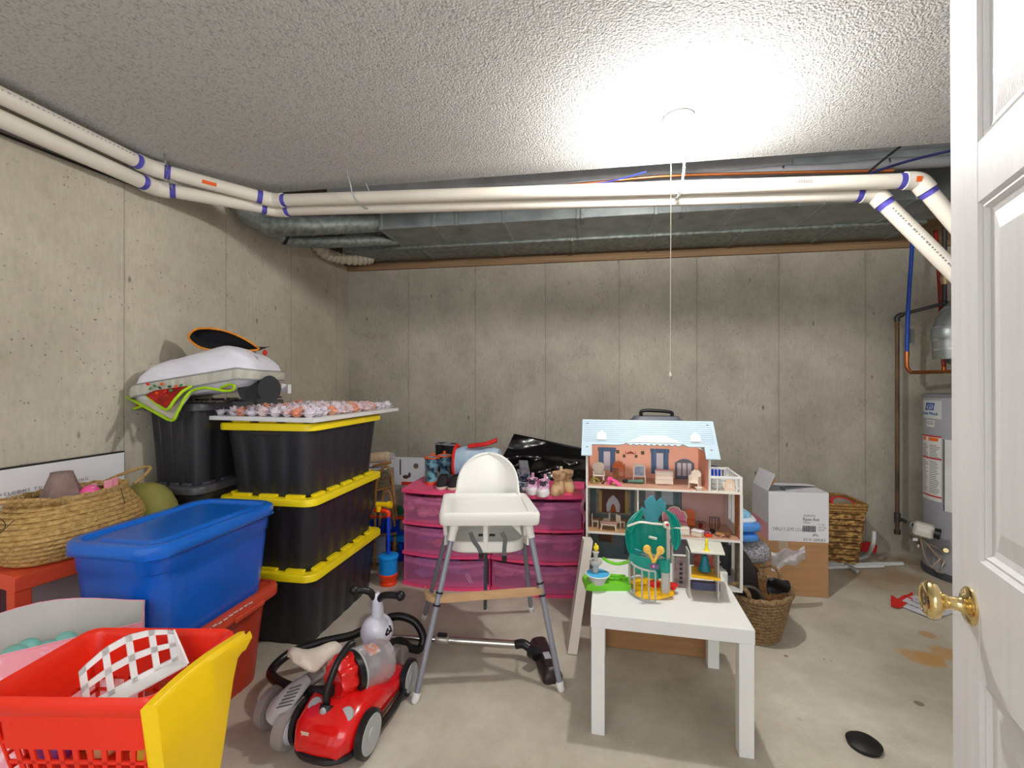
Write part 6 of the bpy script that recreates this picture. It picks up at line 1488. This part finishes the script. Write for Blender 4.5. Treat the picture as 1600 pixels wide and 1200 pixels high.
MB().tube([at(948, 900, 1.88), at(984, 903, 1.88)], .0035, 6).tube([at(948, 908, 1.88), at(984, 910, 1.88)], .0035, 6).build('green_fence_rail', grn, tpal, True)
for i in range(5): MB().box(tuple(at(952+i*7.5, 905, 1.88)), (.005, .004, .018)).build('green_fence_post', grn, tpal, True)
# right wing: printed wall, kiosk with white roof, yellow shelf, teal cone, lemon figure
MB().box(tuple(at(1064, 900, 1.86)), (.062, .006, .150), .001, rz=HR).build('printed_wall', dmir, tpal, True)
for px in (1052, 1076): MB().box(tuple(at(px, 900, 1.855)), (.006, .010, .155), .001, rz=HR).build('wall_edge', gry, tpal, True)
MB().box(tuple(at(1064, 868, 1.855)), (.068, .010, .006), .001, rz=HR).box(tuple(at(1064, 920, 1.85)), (.068, .010, .006), .001, rz=HR).build('wall_rail', pwh, tpal, True)
q = MB()
for i in range(5): q.box(tuple(at(1064, 882+i*7, 1.852)), (.012-.002*(i % 2), .003, .008), rz=HR)
tag(q.build('printed_glyph', ink, tpal, True), kind='stuff')
kq = lambda px, py, Z: at(px, py, Z)
for px, Z, py0, py1 in ((1079, 1.775, 862, 934), (1125, 1.745, 868, 939)):
    a_, b_ = kq(px, py0, Z), up_at(px, Z, cz0)
    MB().box(tuple(((a_+b_)/2)+W(0, .03, 0)), (.005, .066, a_.z-b_.z), .001, rz=HR).build('kiosk_side', gry, tpal, True)
P = [kq(1073, 844, 1.93), kq(1126, 849, 1.91), kq(1133, 868, 1.74), kq(1080, 864, 1.76)]
MB().add(P+[p_+Vector((0,0,.005)) for p_ in P], [(3,2,1,0), (4,5,6,7), (0,1,5,4), (1,2,6,5), (2,3,7,6), (3,0,4,7)]).build('kiosk_roof', pwh, tpal, True)
P = [kq(1080, 884, 1.90), kq(1124, 888, 1.88), kq(1126, 904, 1.735), kq(1080, 898, 1.75)]
MB().add(P+[p_-Vector((0,0,.010)) for p_ in P], [(0,1,2,3), (7,6,5,4), (1,0,4,5), (2,1,5,6), (3,2,6,7), (0,3,7,4)]).build('yellow_shelf', pyl, tpal, True)
MB().box(tuple(kq(1102, 915, 1.79)), (.105, .02, .032), .002, rz=HR).build('navy_unit', M('palace_navy', (62,64,96), .4), tpal, True)
MB().box(tuple(kq(1104, 878, 1.88)), (.10, .004, .055), .001, rz=HR).build('red_backdrop', M('palace_brick_red', (150,54,40), .5, rgb2=(190,120,110), scale=60), tpal, True)
cc = kq(1101, 891, 1.80)
MB().lathe([(.024, 0), (.023, .006), (.015, .035), (.010, .058), (.001, .060)], 20, T=Matrix.Translation(cc)).build('teal_cone', M('palace_deep_teal', (20,120,136), .4), tpal, True)
cc = kq(1104, 863, 1.78)
MB().lathe([(.014, .006), (.009, .012), (.005, .020), (.007, .028), (.004, .036), (.006, .044), (.003, .052), (.001, .054)], 14, T=Matrix.Translation(cc)).ball(tuple(cc+Vector((0,0,.046))), .006, 8, 6).build('lemon_figure', M('palace_lemon', (248,226,40), .35), tpal, True)

# white folding board leaning beside the doll house
lp = thing('leaning_board', 'narrow white board leaning against the left side of the doll house', 'board', tuple(G(892, 1012)))
f0, f1 = at(893, 1014, 2.17), at(918, 842, 2.27)
f0.z = .004
d = (f1-f0).normalized(); s1 = W(1, -.2, 0).normalized()
def prof(c): return [c-s1*.022-W(0, .03, 0), c+s1*.022-W(0, .03, 0), c+s1*.022+W(0, .03, 0), c-s1*.022+W(0, .03, 0)]
MB().loft([prof(f0), prof(f1)], sm=False).build('board', M('board_cream_white', (216,206,196), .55, var=.02), lp, True)
MB().loft([[p_-s1*.023 for p_ in (f0-W(0,.028,0), f0-W(0,.022,0), f0-W(0,.022,0)+s1*.001, f0-W(0,.028,0)+s1*.001)], [p_-s1*.023 for p_ in (f1-W(0,.028,0), f1-W(0,.022,0), f1-W(0,.022,0)+s1*.001, f1-W(0,.028,0)+s1*.001)]], sm=False).build('edge_band', M('grey_edge', (150,140,136), .6), lp, True)
tag(MB().grid(lambda u, v: at(915-u*5+3*sin(v*9), 765+v*50, 2.62)+Vector((0, .03*sin(u*5+v*7), 0)), 5, 10, .002).build('pink_wrapper', M('pink_film_wrapper', (240,200,226), .3, rgb2=(244,160,200), scale=30)), 'crumpled pink and white film wrapper between drawers and doll house', 'wrapper').location
# blue inflatable, bubble wrap, black car-seat-like shell stacked behind the house's right side
rb_ = thing('storage_bench', 'low dark shelf behind the doll house holding blue mats', 'bench', tuple(W(1.20, 2.62)), A-.15)
MB().box((.02, .10, .10), (.42, .34, .20), .01).build('body', M('dark_grey_shell', (52,54,56), .5), rb_)
bw = M('bubble_wrap', (206,208,214), .2, alpha=.8, rgb2=(150,146,152), scale=120, thr=(.45,.55), bump=1.0, bs=140)
bwo = thing('bubble_wrap_bundle', 'bubble-wrapped bundle under the blue inflatable, taped at the end', 'bundle', tuple(W(1.25, 2.50, .42)), A-.15)
def tri(px0, px1, py0, py1, Z, D): return None
def slabZ(px0, px1, pyt, pyb, Z, D, r, m_, nm, par, n=10, lump=.0):
    a_, b_ = at(px0, (pyt+pyb)/2, Z), at(px1, (pyt+pyb)/2, Z); h = (pyb-pyt)/F*Z/2; R = []
    ax_ = (b_-a_); L_ = ax_.length; ax_.normalize(); bk2 = Vector((-ax_.y, ax_.x, 0))
    for i in range(n+1):
        t = i/n; e = max(.05, (1-abs(2*t-1)**6))**.5; c = a_+ax_*L_*t+bk2*D/2
        R.append([c+bk2*(D/2*e*math.copysign(abs(cos(q))**.6, cos(q)))+Vector((0, 0, h*e*math.copysign(abs(sin(q))**.6, sin(q))*(1+lump*sin(t*14+q*2)))) for q in [2*pi*j/20 for j in range(20)]])
    return MB().loft(R).build(nm, m_, par, True)
slabZ(1120, 1216, 850, 888, 2.48, .28, 0, bw, 'bubble_wrap', bwo, lump=.06)
MB().grid(lambda u, v: at(1205+u*53, 862+v*30*(1-.35*u)-6*u+3*sin(u*11), 2.50-.02*sin(v*7+u*5)), 12, 6, .002).build('tape_tail', M('clear_tape_tail', (226,224,226), .15, alpha=.6, rgb2=(196,190,190), scale=30), bwo, True)
inf = thing('inflatable_mat', 'folded blue and white inflatable mat behind the doll house', 'inflatable', tuple(W(1.25, 2.50, .52)), A-.15)
ib = M('inflatable_blue', (84,148,226), .35, var=.06); ib2 = M('inflatable_white', (222,230,240), .35); ib3 = M('inflatable_aqua', (90,186,232), .35, rgb2=(200,226,240), scale=40)
slabZ(1120, 1196, 835, 851, 2.46, .26, 0, ib, 'blue_fold', inf); slabZ(1120, 1200, 818, 836, 2.46, .27, 0, ib, 'blue_fold', inf); slabZ(1120, 1192, 811, 820, 2.48, .24, 0, ib2, 'white_fold', inf); slabZ(1120, 1182, 801, 813, 2.50, .22, 0, ib3, 'aqua_fold', inf)
bp_ = thing('blue_bottle', 'deep blue plastic cylinder seen through the doll house side window', 'container', tuple(W(1.155, 2.62, .50)))
MB().lathe([(.001, 0), (.05, .0), (.05, .27), (.03, .30), (.001, .30)], 20).build('body', M('deep_blue_plastic', (10,60,220), .35), bp_)
MB().lathe([(.052, .27), (.052, .285), (.034, .30)], 20).build('rim', blu, bp_)
# black shell in the low basket
bs_ = thing('low_basket', 'round seagrass basket with rope handles holding black things, right of the white table', 'basket', tuple(W(1.245, 2.33)), A+radians(38))
sg2 = M('dark_seagrass', (168,138,98), .8, rgb2=(112,86,54), scale=70, thr=(.35,.7), bump=1.0, bs=150)
mb = MB(); n = 14
for k in range(n):
    t = k/(n-1); mb.tube(ell(.115+.055*t, .105+.05*t, .010+t*.215, n=36, pw=.9), .0098, 6, closed=True)
mb.loft([ell(.11, .10, .003, n=36), ell(.115, .105, .012, n=36)]); mb.build('basket_body', sg2, bs_)
MB().tube(cat([(x, y, z+.004*sin(i*2.2)) for i, (x, y, z) in enumerate(ell(.175, .16, .235, n=44, pw=.9))], 1), .012, 7, closed=True).build('braided_rim', sg2, bs_)
MB().loft([ell(.155, .14, .225, n=24), ell(.12, .11, .05, n=24)][::-1], True, False).build('lining', sgd, bs_)
for s_ in (-1, 1): MB().tube(cat([(s_*.165, -.05, .225), (s_*.180, -.045, .275), (s_*.185, 0, .300), (s_*.180, .045, .275), (s_*.165, .05, .225)], 8), .010, 7).build('rope_handle', sg2, bs_)
sh = thing('black_plastic_shell', 'curved black plastic seat shell standing in the low seagrass basket', 'shell', tuple(W(1.18, 2.36, .09)), A)
MB().grid(lambda u, v: (-.14+.26*u, .02-.05*sin(u*pi)+.03*v, .0+.33*v*(1-.55*max(0, u-.5)**1.4*2.2)+.015*sin(u*pi)), 14, 10, .012).build('shell_body', M('satin_black', (52,54,56), .4), sh)
MB().tube(cat([(-.12, -.06, .10), (-.03, -.075, .165), (.05, -.06, .15), (.10, -.04, .09)], 6), .007, 7).build('rim_band', M('grey_band', (120,118,114), .5), sh)
pc = thing('black_pouch', 'crumpled black fabric pouch at the basket rim', 'pouch', tuple(at(1217, 912, 2.22)))
MB().grid(lambda u, v: (-.045+.09*u, .02*sin(v*4+u*2), -.055+.085*v*(1-.35*abs(u-.5))+.005*sin(u*9)), 8, 8, .012).build('pouch_body', M('black_nylon', (22,22,24), .55, bump=.5, bs=30), pc)

# brown carton + white carton
q0 = W(1.884, 2.706); bx0 = q0+Vector((-.50, .002, 0))
cb2 = thing('cardboard_box', 'brown cardboard box standing on the floor under the white carton', 'box', (bx0.x, bx0.y, 0), 0)
MB().box((.25, .165, .162), (.50, .33, .322), .002).build('carton', crd, cb2)
MB().box((.25, -.0008, .30), (.05, .001, .05)).box((.25, .165, .3235), (.05, .33, .001)).build('packing_tape', tape, cb2)
wx = at(1200, 800, 2.76); wcl = M('white_coated_card', (222,221,224), .55, var=.02)
Hb = .325; wb0 = W((1201-800)/F*2.765, 2.765)
wbx = thing('white_carton', 'white printed carton with open flaps on the brown cardboard box', 'box', (wb0.x, wb0.y, Hb), radians(1))
ww, wdp, whh = .335, .26, .298
mb = MB()
mb.box((ww/2, .001, whh/2), (ww, .003, whh)).box((ww/2, wdp-.001, whh/2), (ww, .003, whh)).box((.001, wdp/2, whh/2), (.003, wdp, whh)).box((ww-.001, wdp/2, whh/2), (.003, wdp, whh)).box((ww/2, wdp/2, .002), (ww, wdp, .003)).build('carton_wall', wcl, wbx)
MB().box((.055, wdp*.5, 0), (.11, wdp*.9, .003), T=Matrix.Translation((0, 0, whh)) @ Matrix.Rotation(radians(-68), 4, 'Y')).build('flap', wcl, wbx)
MB().box((-.085, wdp*.5, 0), (.17, wdp*.98, .003), T=Matrix.Translation((ww, 0, whh)) @ Matrix.Rotation(radians(-9), 4, 'Y') @ Matrix.Rotation(0, 4, 'Z')).build('flap', wcl, wbx)
MB().box((ww*.5, -.06, 0), (ww*.96, .12, .003), T=Matrix.Translation((0, wdp, whh)) @ Matrix.Rotation(radians(-6), 4, 'X')).build('flap', wcl, wbx)
MB().box((ww*.5, .055, 0), (ww*.94, .11, .003), T=Matrix.Translation((0, 0, whh-.004)) @ Matrix.Rotation(radians(-7), 4, 'X')).build('flap', wcl, wbx)
MB().prism([(.030, .03), (.038, .05), (.042, .075), (.036, .09), (.028, .07), (.026, .045)], .002, T=Matrix.Translation((-.004, .06, whh)) @ Matrix.Rotation(radians(22), 4, 'Y')).build('printed_shape', M('print_brown_oval', (190,132,96), .6), wbx)
MB().box((-.0008, wdp*.5, .05), (.001, wdp*.98, .10)).build('printed_pink_panel', M('print_pink_grad', (232,190,206), .6, rgb2=(236,150,170), scale=5), wbx)
def wt_(s, sz, x, z, m_=ink, **k): return text(s, sz, m_, wbx, (x, -.0008, z), (pi/2, 0, 0), align='LEFT', **k)
wt_('240LJ13 2095 LO-ED', .030, .022, .072, greyink, sx=.74); wt_('[529070]', .018, .195, .158, greyink); wt_('Raven Red', .026, .192, .136, ink, sx=.8); wt_('White', .016, .193, .117, greyink)
wt_('2 x 6L', .015, .276, .108, greyink); wt_('18.5 kg', .015, .276, .091, greyink); wt_('30x33', .014, .276, .075, greyink); wt_('ECO SERIES', .021, .195, .014, ink, space=1.15)
q = MB()
x = .192
while x < .266:
    b_ = random.choice((.0012, .002, .003)); q.box((x, -.0008, .080), (b_, .001, .036)); x += b_+random.choice((.0012, .0022))
tag(q.build('barcode', ink, wbx), kind='stuff')
for r_ in (.010, .016): MB().tube([(.262+r_*cos(t), -.0008, .034+r_*sin(t)) for t in [pi*.05+pi*.9*j/12 for j in range(13)]], .0012, 5).build('printed_arch', ink, wbx)

# tall woven basket with rattan ribs by the back wall
tb0 = at(1303, 868, 3.34)
tbk = thing('tall_basket', 'tall square woven basket with a red-rimmed lid inside, by the back wall', 'basket', (tb0.x-.075, 3.62, 0), 0)
wv = M('water_hyacinth_weave', (206,164,98), .7, rgb2=(116,82,44), scale=26, thr=(.40,.58), stretch=(1,1,2.2), bump=1.0, bs=60)
mb = MB(); n = 19
for k in range(n):
    t = k/(n-1); mb.tube([(x, y, z+.005*sin(i*1.3+k*pi)) for i, (x, y, z) in enumerate(rr(.30+.06*t, .22+.08*t, .035, .012+t*.375, n=6))], .0112, 6, closed=True)
mb.build('basket_body', wv, tbk)
mb = MB()
for k in range(3): mb.tube(rr(.375+.004*k, .315+.004*k, .04, .402+k*.020, n=6), .0105, 6, closed=True)
mb.build('basket_rim', M('rattan_rim', (190,146,84), .6, rgb2=(140,98,52), scale=60, bump=.8, bs=80), tbk)
MB().loft([rr(.34, .28, .04, .43), rr(.27, .20, .04, .03)][::-1], True, False).build('lining', sgd, tbk)
rlid = thing('pot_lid', 'steel lid with red rim lying in the tall woven basket', 'lid', (tb0.x-.0, 3.54, .425), 0, rot=(radians(24), radians(6), 0))
MB().tube([(.078*cos(t), .078*sin(t), 0) for t in [2*pi*j/32 for j in range(32)]], .010, 8, closed=True).build('red_rim', M('red_enamel', (214,36,36), .3), rlid)
MB().lathe([(.074, .0), (.06, .014), (.03, .022), (.001, .024)], 28).build('steel_dome', chrome, rlid)
o = thing('glass_jar', 'dark glass jar beside the steel lid in the tall basket', 'jar', (tb0.x-.13, 3.57, .34)); MB().lathe([(.04, 0), (.045, .01), (.045, .10), (.035, .12), (.001, .12)], 20).build('jar_body', M('dark_green_glass', (40,52,50), .15), o)
o = thing('red_scrap', 'flat red plastic scrap on the floor against the back wall', 'scrap', (at(1345, 852, 3.5).x, 3.79, .05)); MB().prism([(-.05, -.03), (.05, -.035), (.06, .02), (.01, .045), (-.05, .03)], .01).build('scrap_body', M('red_scrap_plastic', (214,34,34), .4), o)

# white pvc tubing on the floor
tb_ = M('white_tubing', (216,218,216), .4)
def fl(px, py, z=.014): return G(px, py, z)
tag(MB().tube(cat([fl(1240, 876), fl(1300, 876), fl(1336, 874), fl(1354, 868)]+[onY(1364, 850, 3.55), onY(1366, 830, 3.55)], 8), .013, 12).build('curved_tube', tb_, loc=tuple(fl(1300, 876))), 'white plastic tube with upturned end on the floor by the tall basket', 'tube')
tag(MB().tube([fl(1240, 886), fl(1300, 883), fl(1410, 881)], .014, 12).build('straight_tube', tb_, loc=tuple(fl(1410, 881))), 'longest straight white tube lying on the floor', 'tube')
tag(MB().tube([fl(1235, 893), fl(1300, 886.5), fl(1380, 884.5)], .012, 12).build('straight_tube', tb_, loc=tuple(fl(1380, 885))), 'shorter straight white tube in front of the longest one', 'tube')
tag(MB().tube(cat([fl(1260, 884, .02), fl(1312, 879, .024), fl(1325, 884, .02), fl(1340, 893, .014)], 6), .013, 12).build('bent_tube', M('grey_tubing', (176,178,178), .4), loc=tuple(fl(1320, 884))), 'bent grey-white tube curling toward the room', 'tube')
# gloves/paper on the floor
gl = thing('red_tag', 'crumpled red plastic tag on the floor beside the paper leaflet', 'tag', tuple(G(1402, 938)))
MB().grid(lambda u, v: G(1392+u*34, 947-v*15+4*sin(u*5), .006)+Vector((0, 0, .012*abs(sin(u*7+v*4)))), 10, 5, .004).build('tag_body', M('red_vinyl', (226,40,30), .5), gl, True)
lf = thing('paper_leaflet', 'folded white printed leaflet lying on the floor near the door knob', 'leaflet', tuple(G(1440, 950)))
cr_ = [G(1402, 946), G(1430, 931), G(1492, 958), G(1458, 971)]
MB().grid(lambda u, v: cr_[0].lerp(cr_[3], u).lerp(cr_[1].lerp(cr_[2], u), v)+Vector((0, 0, .004+.012*abs(sin(v*3+u)))), 8, 6, .001).build('sheet', M('leaflet_paper', (222,222,230), .6), lf, True)
q = MB()
for k in range(5):
    for j in range(3):
        u, v = .25+.14*k, .2+.26*j; p_ = cr_[0].lerp(cr_[3], u).lerp(cr_[1].lerp(cr_[2], u), v)+Vector((0, 0, .0075+.012*abs(sin(v*3+u)))); q.box(tuple(p_), (.035, .004, .0006), rz=-.55)
tag(q.build('printed_text', greyink, lf, True), kind='stuff')
tag(MB().lathe([(.001, 0), (.050, 0), (.054, .014), (.04, .024), (.001, .025)], 24).build('black_disc', black), 'low black rubber disc on the floor at the bottom edge of the view', 'disc').location = G(1350, 1166)

# ---- water heater
hc_ = Vector((2.52, 3.46, 0))
wh_ = thing('water_heater', 'grey cylindrical gas water heater partly hidden by the open door', 'water heater', tuple(hc_))
hgm = M('heater_grey_enamel', (158,160,166), .4, var=.02)
RH = .24
MB().lathe([(RH-.01, .03), (RH, .04), (RH, 1.185), (RH-.004, 1.195)], 48).build('tank_jacket', hgm, wh_)
MB().lathe([(RH+.004, 1.185), (RH+.004, 1.205), (RH-.01, 1.212), (.001, 1.214)], 48).build('top_cap', M('heater_top_grey', (122,122,130), .5), wh_)
MB().lathe([(RH+.008, .0), (RH+.01, .03), (RH+.002, .045)], 48).build('base_skirt', M('heater_base', (70,72,80), .5), wh_)
def curved(a0, a1, z0, z1_, m_, nm, dr=.0012, n=10):
    return MB().grid(lambda u, v: ((RH+dr)*cos(a0+(a1-a0)*u), (RH+dr)*sin(a0+(a1-a0)*u), z0+(z1_-z0)*v), n, 1).build(nm, m_, wh_)
# facing angles: camera side; a=-pi/2 faces the door wall
aL, aR = radians(-201), radians(-154)
lbl = M('heater_label_white', (222,222,220), .5); lred = M('heater_label_red', (196,34,40), .5); lor = M('heater_label_orange', (240,110,30), .5); lblu = M('heater_logo_blue', (30,88,168), .5)
curved(radians(-198), radians(-160), 1.045, 1.165, M('heater_logo_panel', (196,200,200), .4), 'logo_panel')
curved(radians(-187), radians(-171), .99, 1.033, lbl, 'small_label')
curved(aL, radians(-160), .50, .93, lbl, 'instruction_label')
for z in (.922, .775, .525): curved(aL, radians(-160), z, z+.010, lred, 'red_band', .0018)
curved(radians(-198), radians(-189), .895, .918, lor, 'warning_patch', .0018); curved(radians(-182), radians(-165), .895, .918, lor, 'warning_patch', .0018)
curved(radians(-157), radians(-120), .45, .915, lbl, 'energy_label'); curved(radians(-157.5), radians(-156), .45, .915, ink, 'label_edge', .0018)
q = MB()
for z in [.865-.011*i for i in range(8)]+[.755-.012*i for i in range(18)]:
    for a0, a1 in ((-199, -183), (-180, -162)):
        L_ = random.uniform(.6, 1)
        q.grid(lambda u, v, a0=a0, a1=a1, z=z, L_=L_: ((RH+.0018)*cos(radians(a0+(a1-a0)*u*L_)), (RH+.0018)*sin(radians(a0+(a1-a0)*u*L_)), z+.004*v), 4, 1)
for z in (1.022, 1.012, 1.003): q.grid(lambda u, v, z=z: ((RH+.0018)*cos(radians(-186+14*u)), (RH+.0018)*sin(radians(-186+14*u)), z+.005*v), 4, 1)
tag(q.build('printed_text', greyink, wh_), kind='stuff')
am = radians(-179)
def on_tank(a, z, dr=.003): return ((RH+dr)*cos(a), (RH+dr)*sin(a), z)
rt_ = (pi/2, 0, am+pi/2)
text('John Wood', .028, lblu, wh_, on_tank(am, 1.078), rt_, sx=.95)
# slanted emblem frame with W
T = Matrix.Translation(Vector(on_tank(am, 1.125))) @ Matrix.Rotation(am+pi/2, 4, 'Z')
q = MB(); fr_ = [(-.036, -.020), (.026, -.020), (.036, .020), (-.026, .020)]
q.tube([(x, -.0, z) for x, z in fr_], .0045, 6, closed=True, T=T); q.build('emblem_frame', lblu, wh_)
text('W', .046, lblu, wh_, on_tank(am, 1.125, .0045), rt_, sx=1.0)
# gas control and wiring
ctl = at(1443, 828, 2.93)
mb = MB().box((0, 0, 0), (.10, .06, .085), .012); gc_ = mb.build('gas_control', M('control_ivory', (206,202,192), .5), wh_); gc_.location = WM[wh_.name].inverted() @ ctl; gc_.rotation_euler = (radians(10), radians(8), radians(-35))
MB().box((.0, -.031, .012), (.06, .002, .03), .0).build('control_label', lbl, gc_); 
MB().lathe([(.032, -.0), (.034, .03), (.030, .032)], 24, T=Matrix.Translation((.05, .0, .0)) @ Matrix.Rotation(pi/2, 4, 'Y')).build('control_knob', vk, gc_)
for pts in ([(1439, 842), (1442, 860), (1449, 878), (1458, 888)], [(1442, 844), (1455, 858), (1468, 872), (1460, 882), (1455, 886)], [(1448, 848), (1460, 865), (1474, 878), (1480, 890), (1474, 896), (1462, 892)], [(1452, 850), (1470, 860), (1476, 872), (1472, 885)]):
    MB().tube(cat([at(x, y, 2.95) for x, y in pts], 6), .0045, 7).build('gas_tube', M('aluminium_tube', (186,166,148), .35, metal=.6), wh_, True)
MB().lathe([(.05, 0), (.052, .01), (.03, .02)], 24, T=Matrix.Translation(WM[wh_.name].inverted() @ at(1476, 856, 3.03)) @ Matrix.Rotation(radians(125), 4, 'Y')).build('drain_escutcheon', white, wh_)
MB().tube([at(1473, 857, 3.02), at(1478, 860, 2.93)], .014, 12).build('drain_valve', brass, wh_, True)
for px, py in ((1430, 843), (1435, 853)): MB().box(tuple(at(px, py, 2.93)), (.030 if px == 1430 else .010, .002, .018), rz=A).build('hang_tag', lbl, wh_, True)
# flue elbow
fl_ = thing('flue_pipe', 'shiny galvanized flue elbow above the water heater', 'pipe', (2.52, 3.46, 1.5))
fp_ = cat([at(1488, 560, 3.0), at(1486, 528, 3.0), at(1486, 518, 3.0), at(1502, 490, 3.0), at(1540, 455, 3.0)], 5)
MB().tube(fp_, .098, 28).build('flue_section', galv, fl_, True)
for i in (2, 6, 9, 14): MB().tube([fp_[i], fp_[i]+(fp_[i+1]-fp_[i]).normalized()*.012], .103, 28).build('seam_bead', M('bright_galvanized', (196,200,202), .3, metal=.8), fl_, True)
MB().tube([Vector((2.52, 3.46, 1.215)), Vector((2.52, 3.46, 1.36)), fp_[0]], .04, 16).build('draft_pipe', galv, fl_, True)
# gas pipe
ip = M('black_iron_pipe', (70,62,54), .6, metal=.4, rgb2=(130,98,66), scale=14, stretch=(1,1,.3)); iph = M('iron_fitting', (74,72,70), .5, metal=.5)
gp_ = thing('gas_pipe', 'dark iron gas pipe dropping down the back wall to the heater', 'pipe', tuple(onY(1404, 500, 3.72)))
Yg = 3.70
v0, v1 = onY(1402, 496, Yg), onY(1405, 832, Yg); v1.x = v0.x
MB().tube([v0, v1], .013, 14).build('pipe_length', ip, gp_, True)
e0, e1 = onY(1402, 493, Yg), at(1476, 474, 3.15)
MB().tube([e0, e1], .012, 12).build('pipe_length', iph, gp_, True)
MB().tube(cat([v0-Vector((0,0,.03)), v0, e0+(e1-e0).normalized()*.03], 4), .018, 12).build('elbow_fitting', iph, gp_, True)
e2 = at(1474, 400, 3.15); e2.x, e2.y = e1.x, e1.y
MB().tube([e1, e2, e2+Vector((0,0,.2))], .013, 12).build('pipe_length', iph, gp_, True); MB().ball(tuple(e1), .022, 12, 8).build('elbow_fitting', iph, gp_, True)
MB().tube([e1.lerp(e2, .40), e1.lerp(e2, .52), e1.lerp(e2, .62)], [.018, .026, .018], 10).build('brass_valve', M('dull_brass', (200,170,130), .4, metal=.5), gp_, True)
t0_ = onY(1404.5, 809, Yg); t0_.x = v0.x
MB().tube([t0_+Vector((0,0,.035)), t0_-Vector((0,0,.03))], .019, 12).build('tee_fitting', iph, gp_, True); MB().tube([v1+Vector((0,0,.02)), v1-Vector((0,0,.012))], .019, 12).build('end_cap', iph, gp_, True)
MB().tube([t0_, at(1422, 818, 3.2), at(1434, 822, 2.98)], .012, 12).build('pipe_length', iph, gp_, True); MB().tube([at(1421, 817, 3.22), at(1427, 820, 3.10)], .020, 8).build('union_nut', galv, gp_, True)
# water lines
bpx = M('blue_pex', (20,70,170), .4); rpx = M('red_pex', (150,44,36), .4)
wl = thing('cold_water_line', 'bright blue water line ending in copper elbows by the heater', 'pipe', tuple(onY(1420, 500, 3.68)))
a0_, a1_, a2_ = onY(1425, 386, 3.60), onY(1419, 480, 3.60), onY(1417, 552, 3.60)
MB().tube(cat([a0_+Vector((0,0,.12)), a0_, a1_, a2_], 6), .012, 12).build('pex_tube', bpx, wl, True)
c0_, c1_, c2_ = onY(1417, 578, 3.60), onY(1423, 582, 3.60), at(1500, 580, 3.2)
MB().tube(cat([a2_+Vector((0,0,.01)), c0_+Vector((0,0,.03)), c0_+Vector((.006,0,.008)), c1_], 5)+[c2_], .0125, 12).build('copper_elbow', cop, wl, True)
MB().tube([a2_+Vector((0,0,.012)), a2_-Vector((0,0,.02))], .015, 12).build('crimp_collar', cop, wl, True)
hw_ = thing('hot_water_line', 'dark red hot water line coming down behind the flue', 'pipe', tuple(at(1470, 500, 3.25)))
MB().tube(cat([at(1462, 360, 3.3), at(1468, 440, 3.25), at(1474, 560, 3.2), at(1475, 572, 3.2)], 6), .013, 12).build('pex_tube', rpx, hw_, True)
MB().tube([at(1475, 566, 3.2), at(1475, 583, 3.2)], .014, 10).build('copper_collar', cop, hw_, True)
tag(MB().box(tuple(onY(1425, 525, 3.62)), (.035, .002, .10), T=None).build('paper_tag', M('tag_grey', (120,118,116), .7), loc=tuple(onY(1425, 525, 3.62))), 'small grey tag hanging from the blue water line', 'tag')
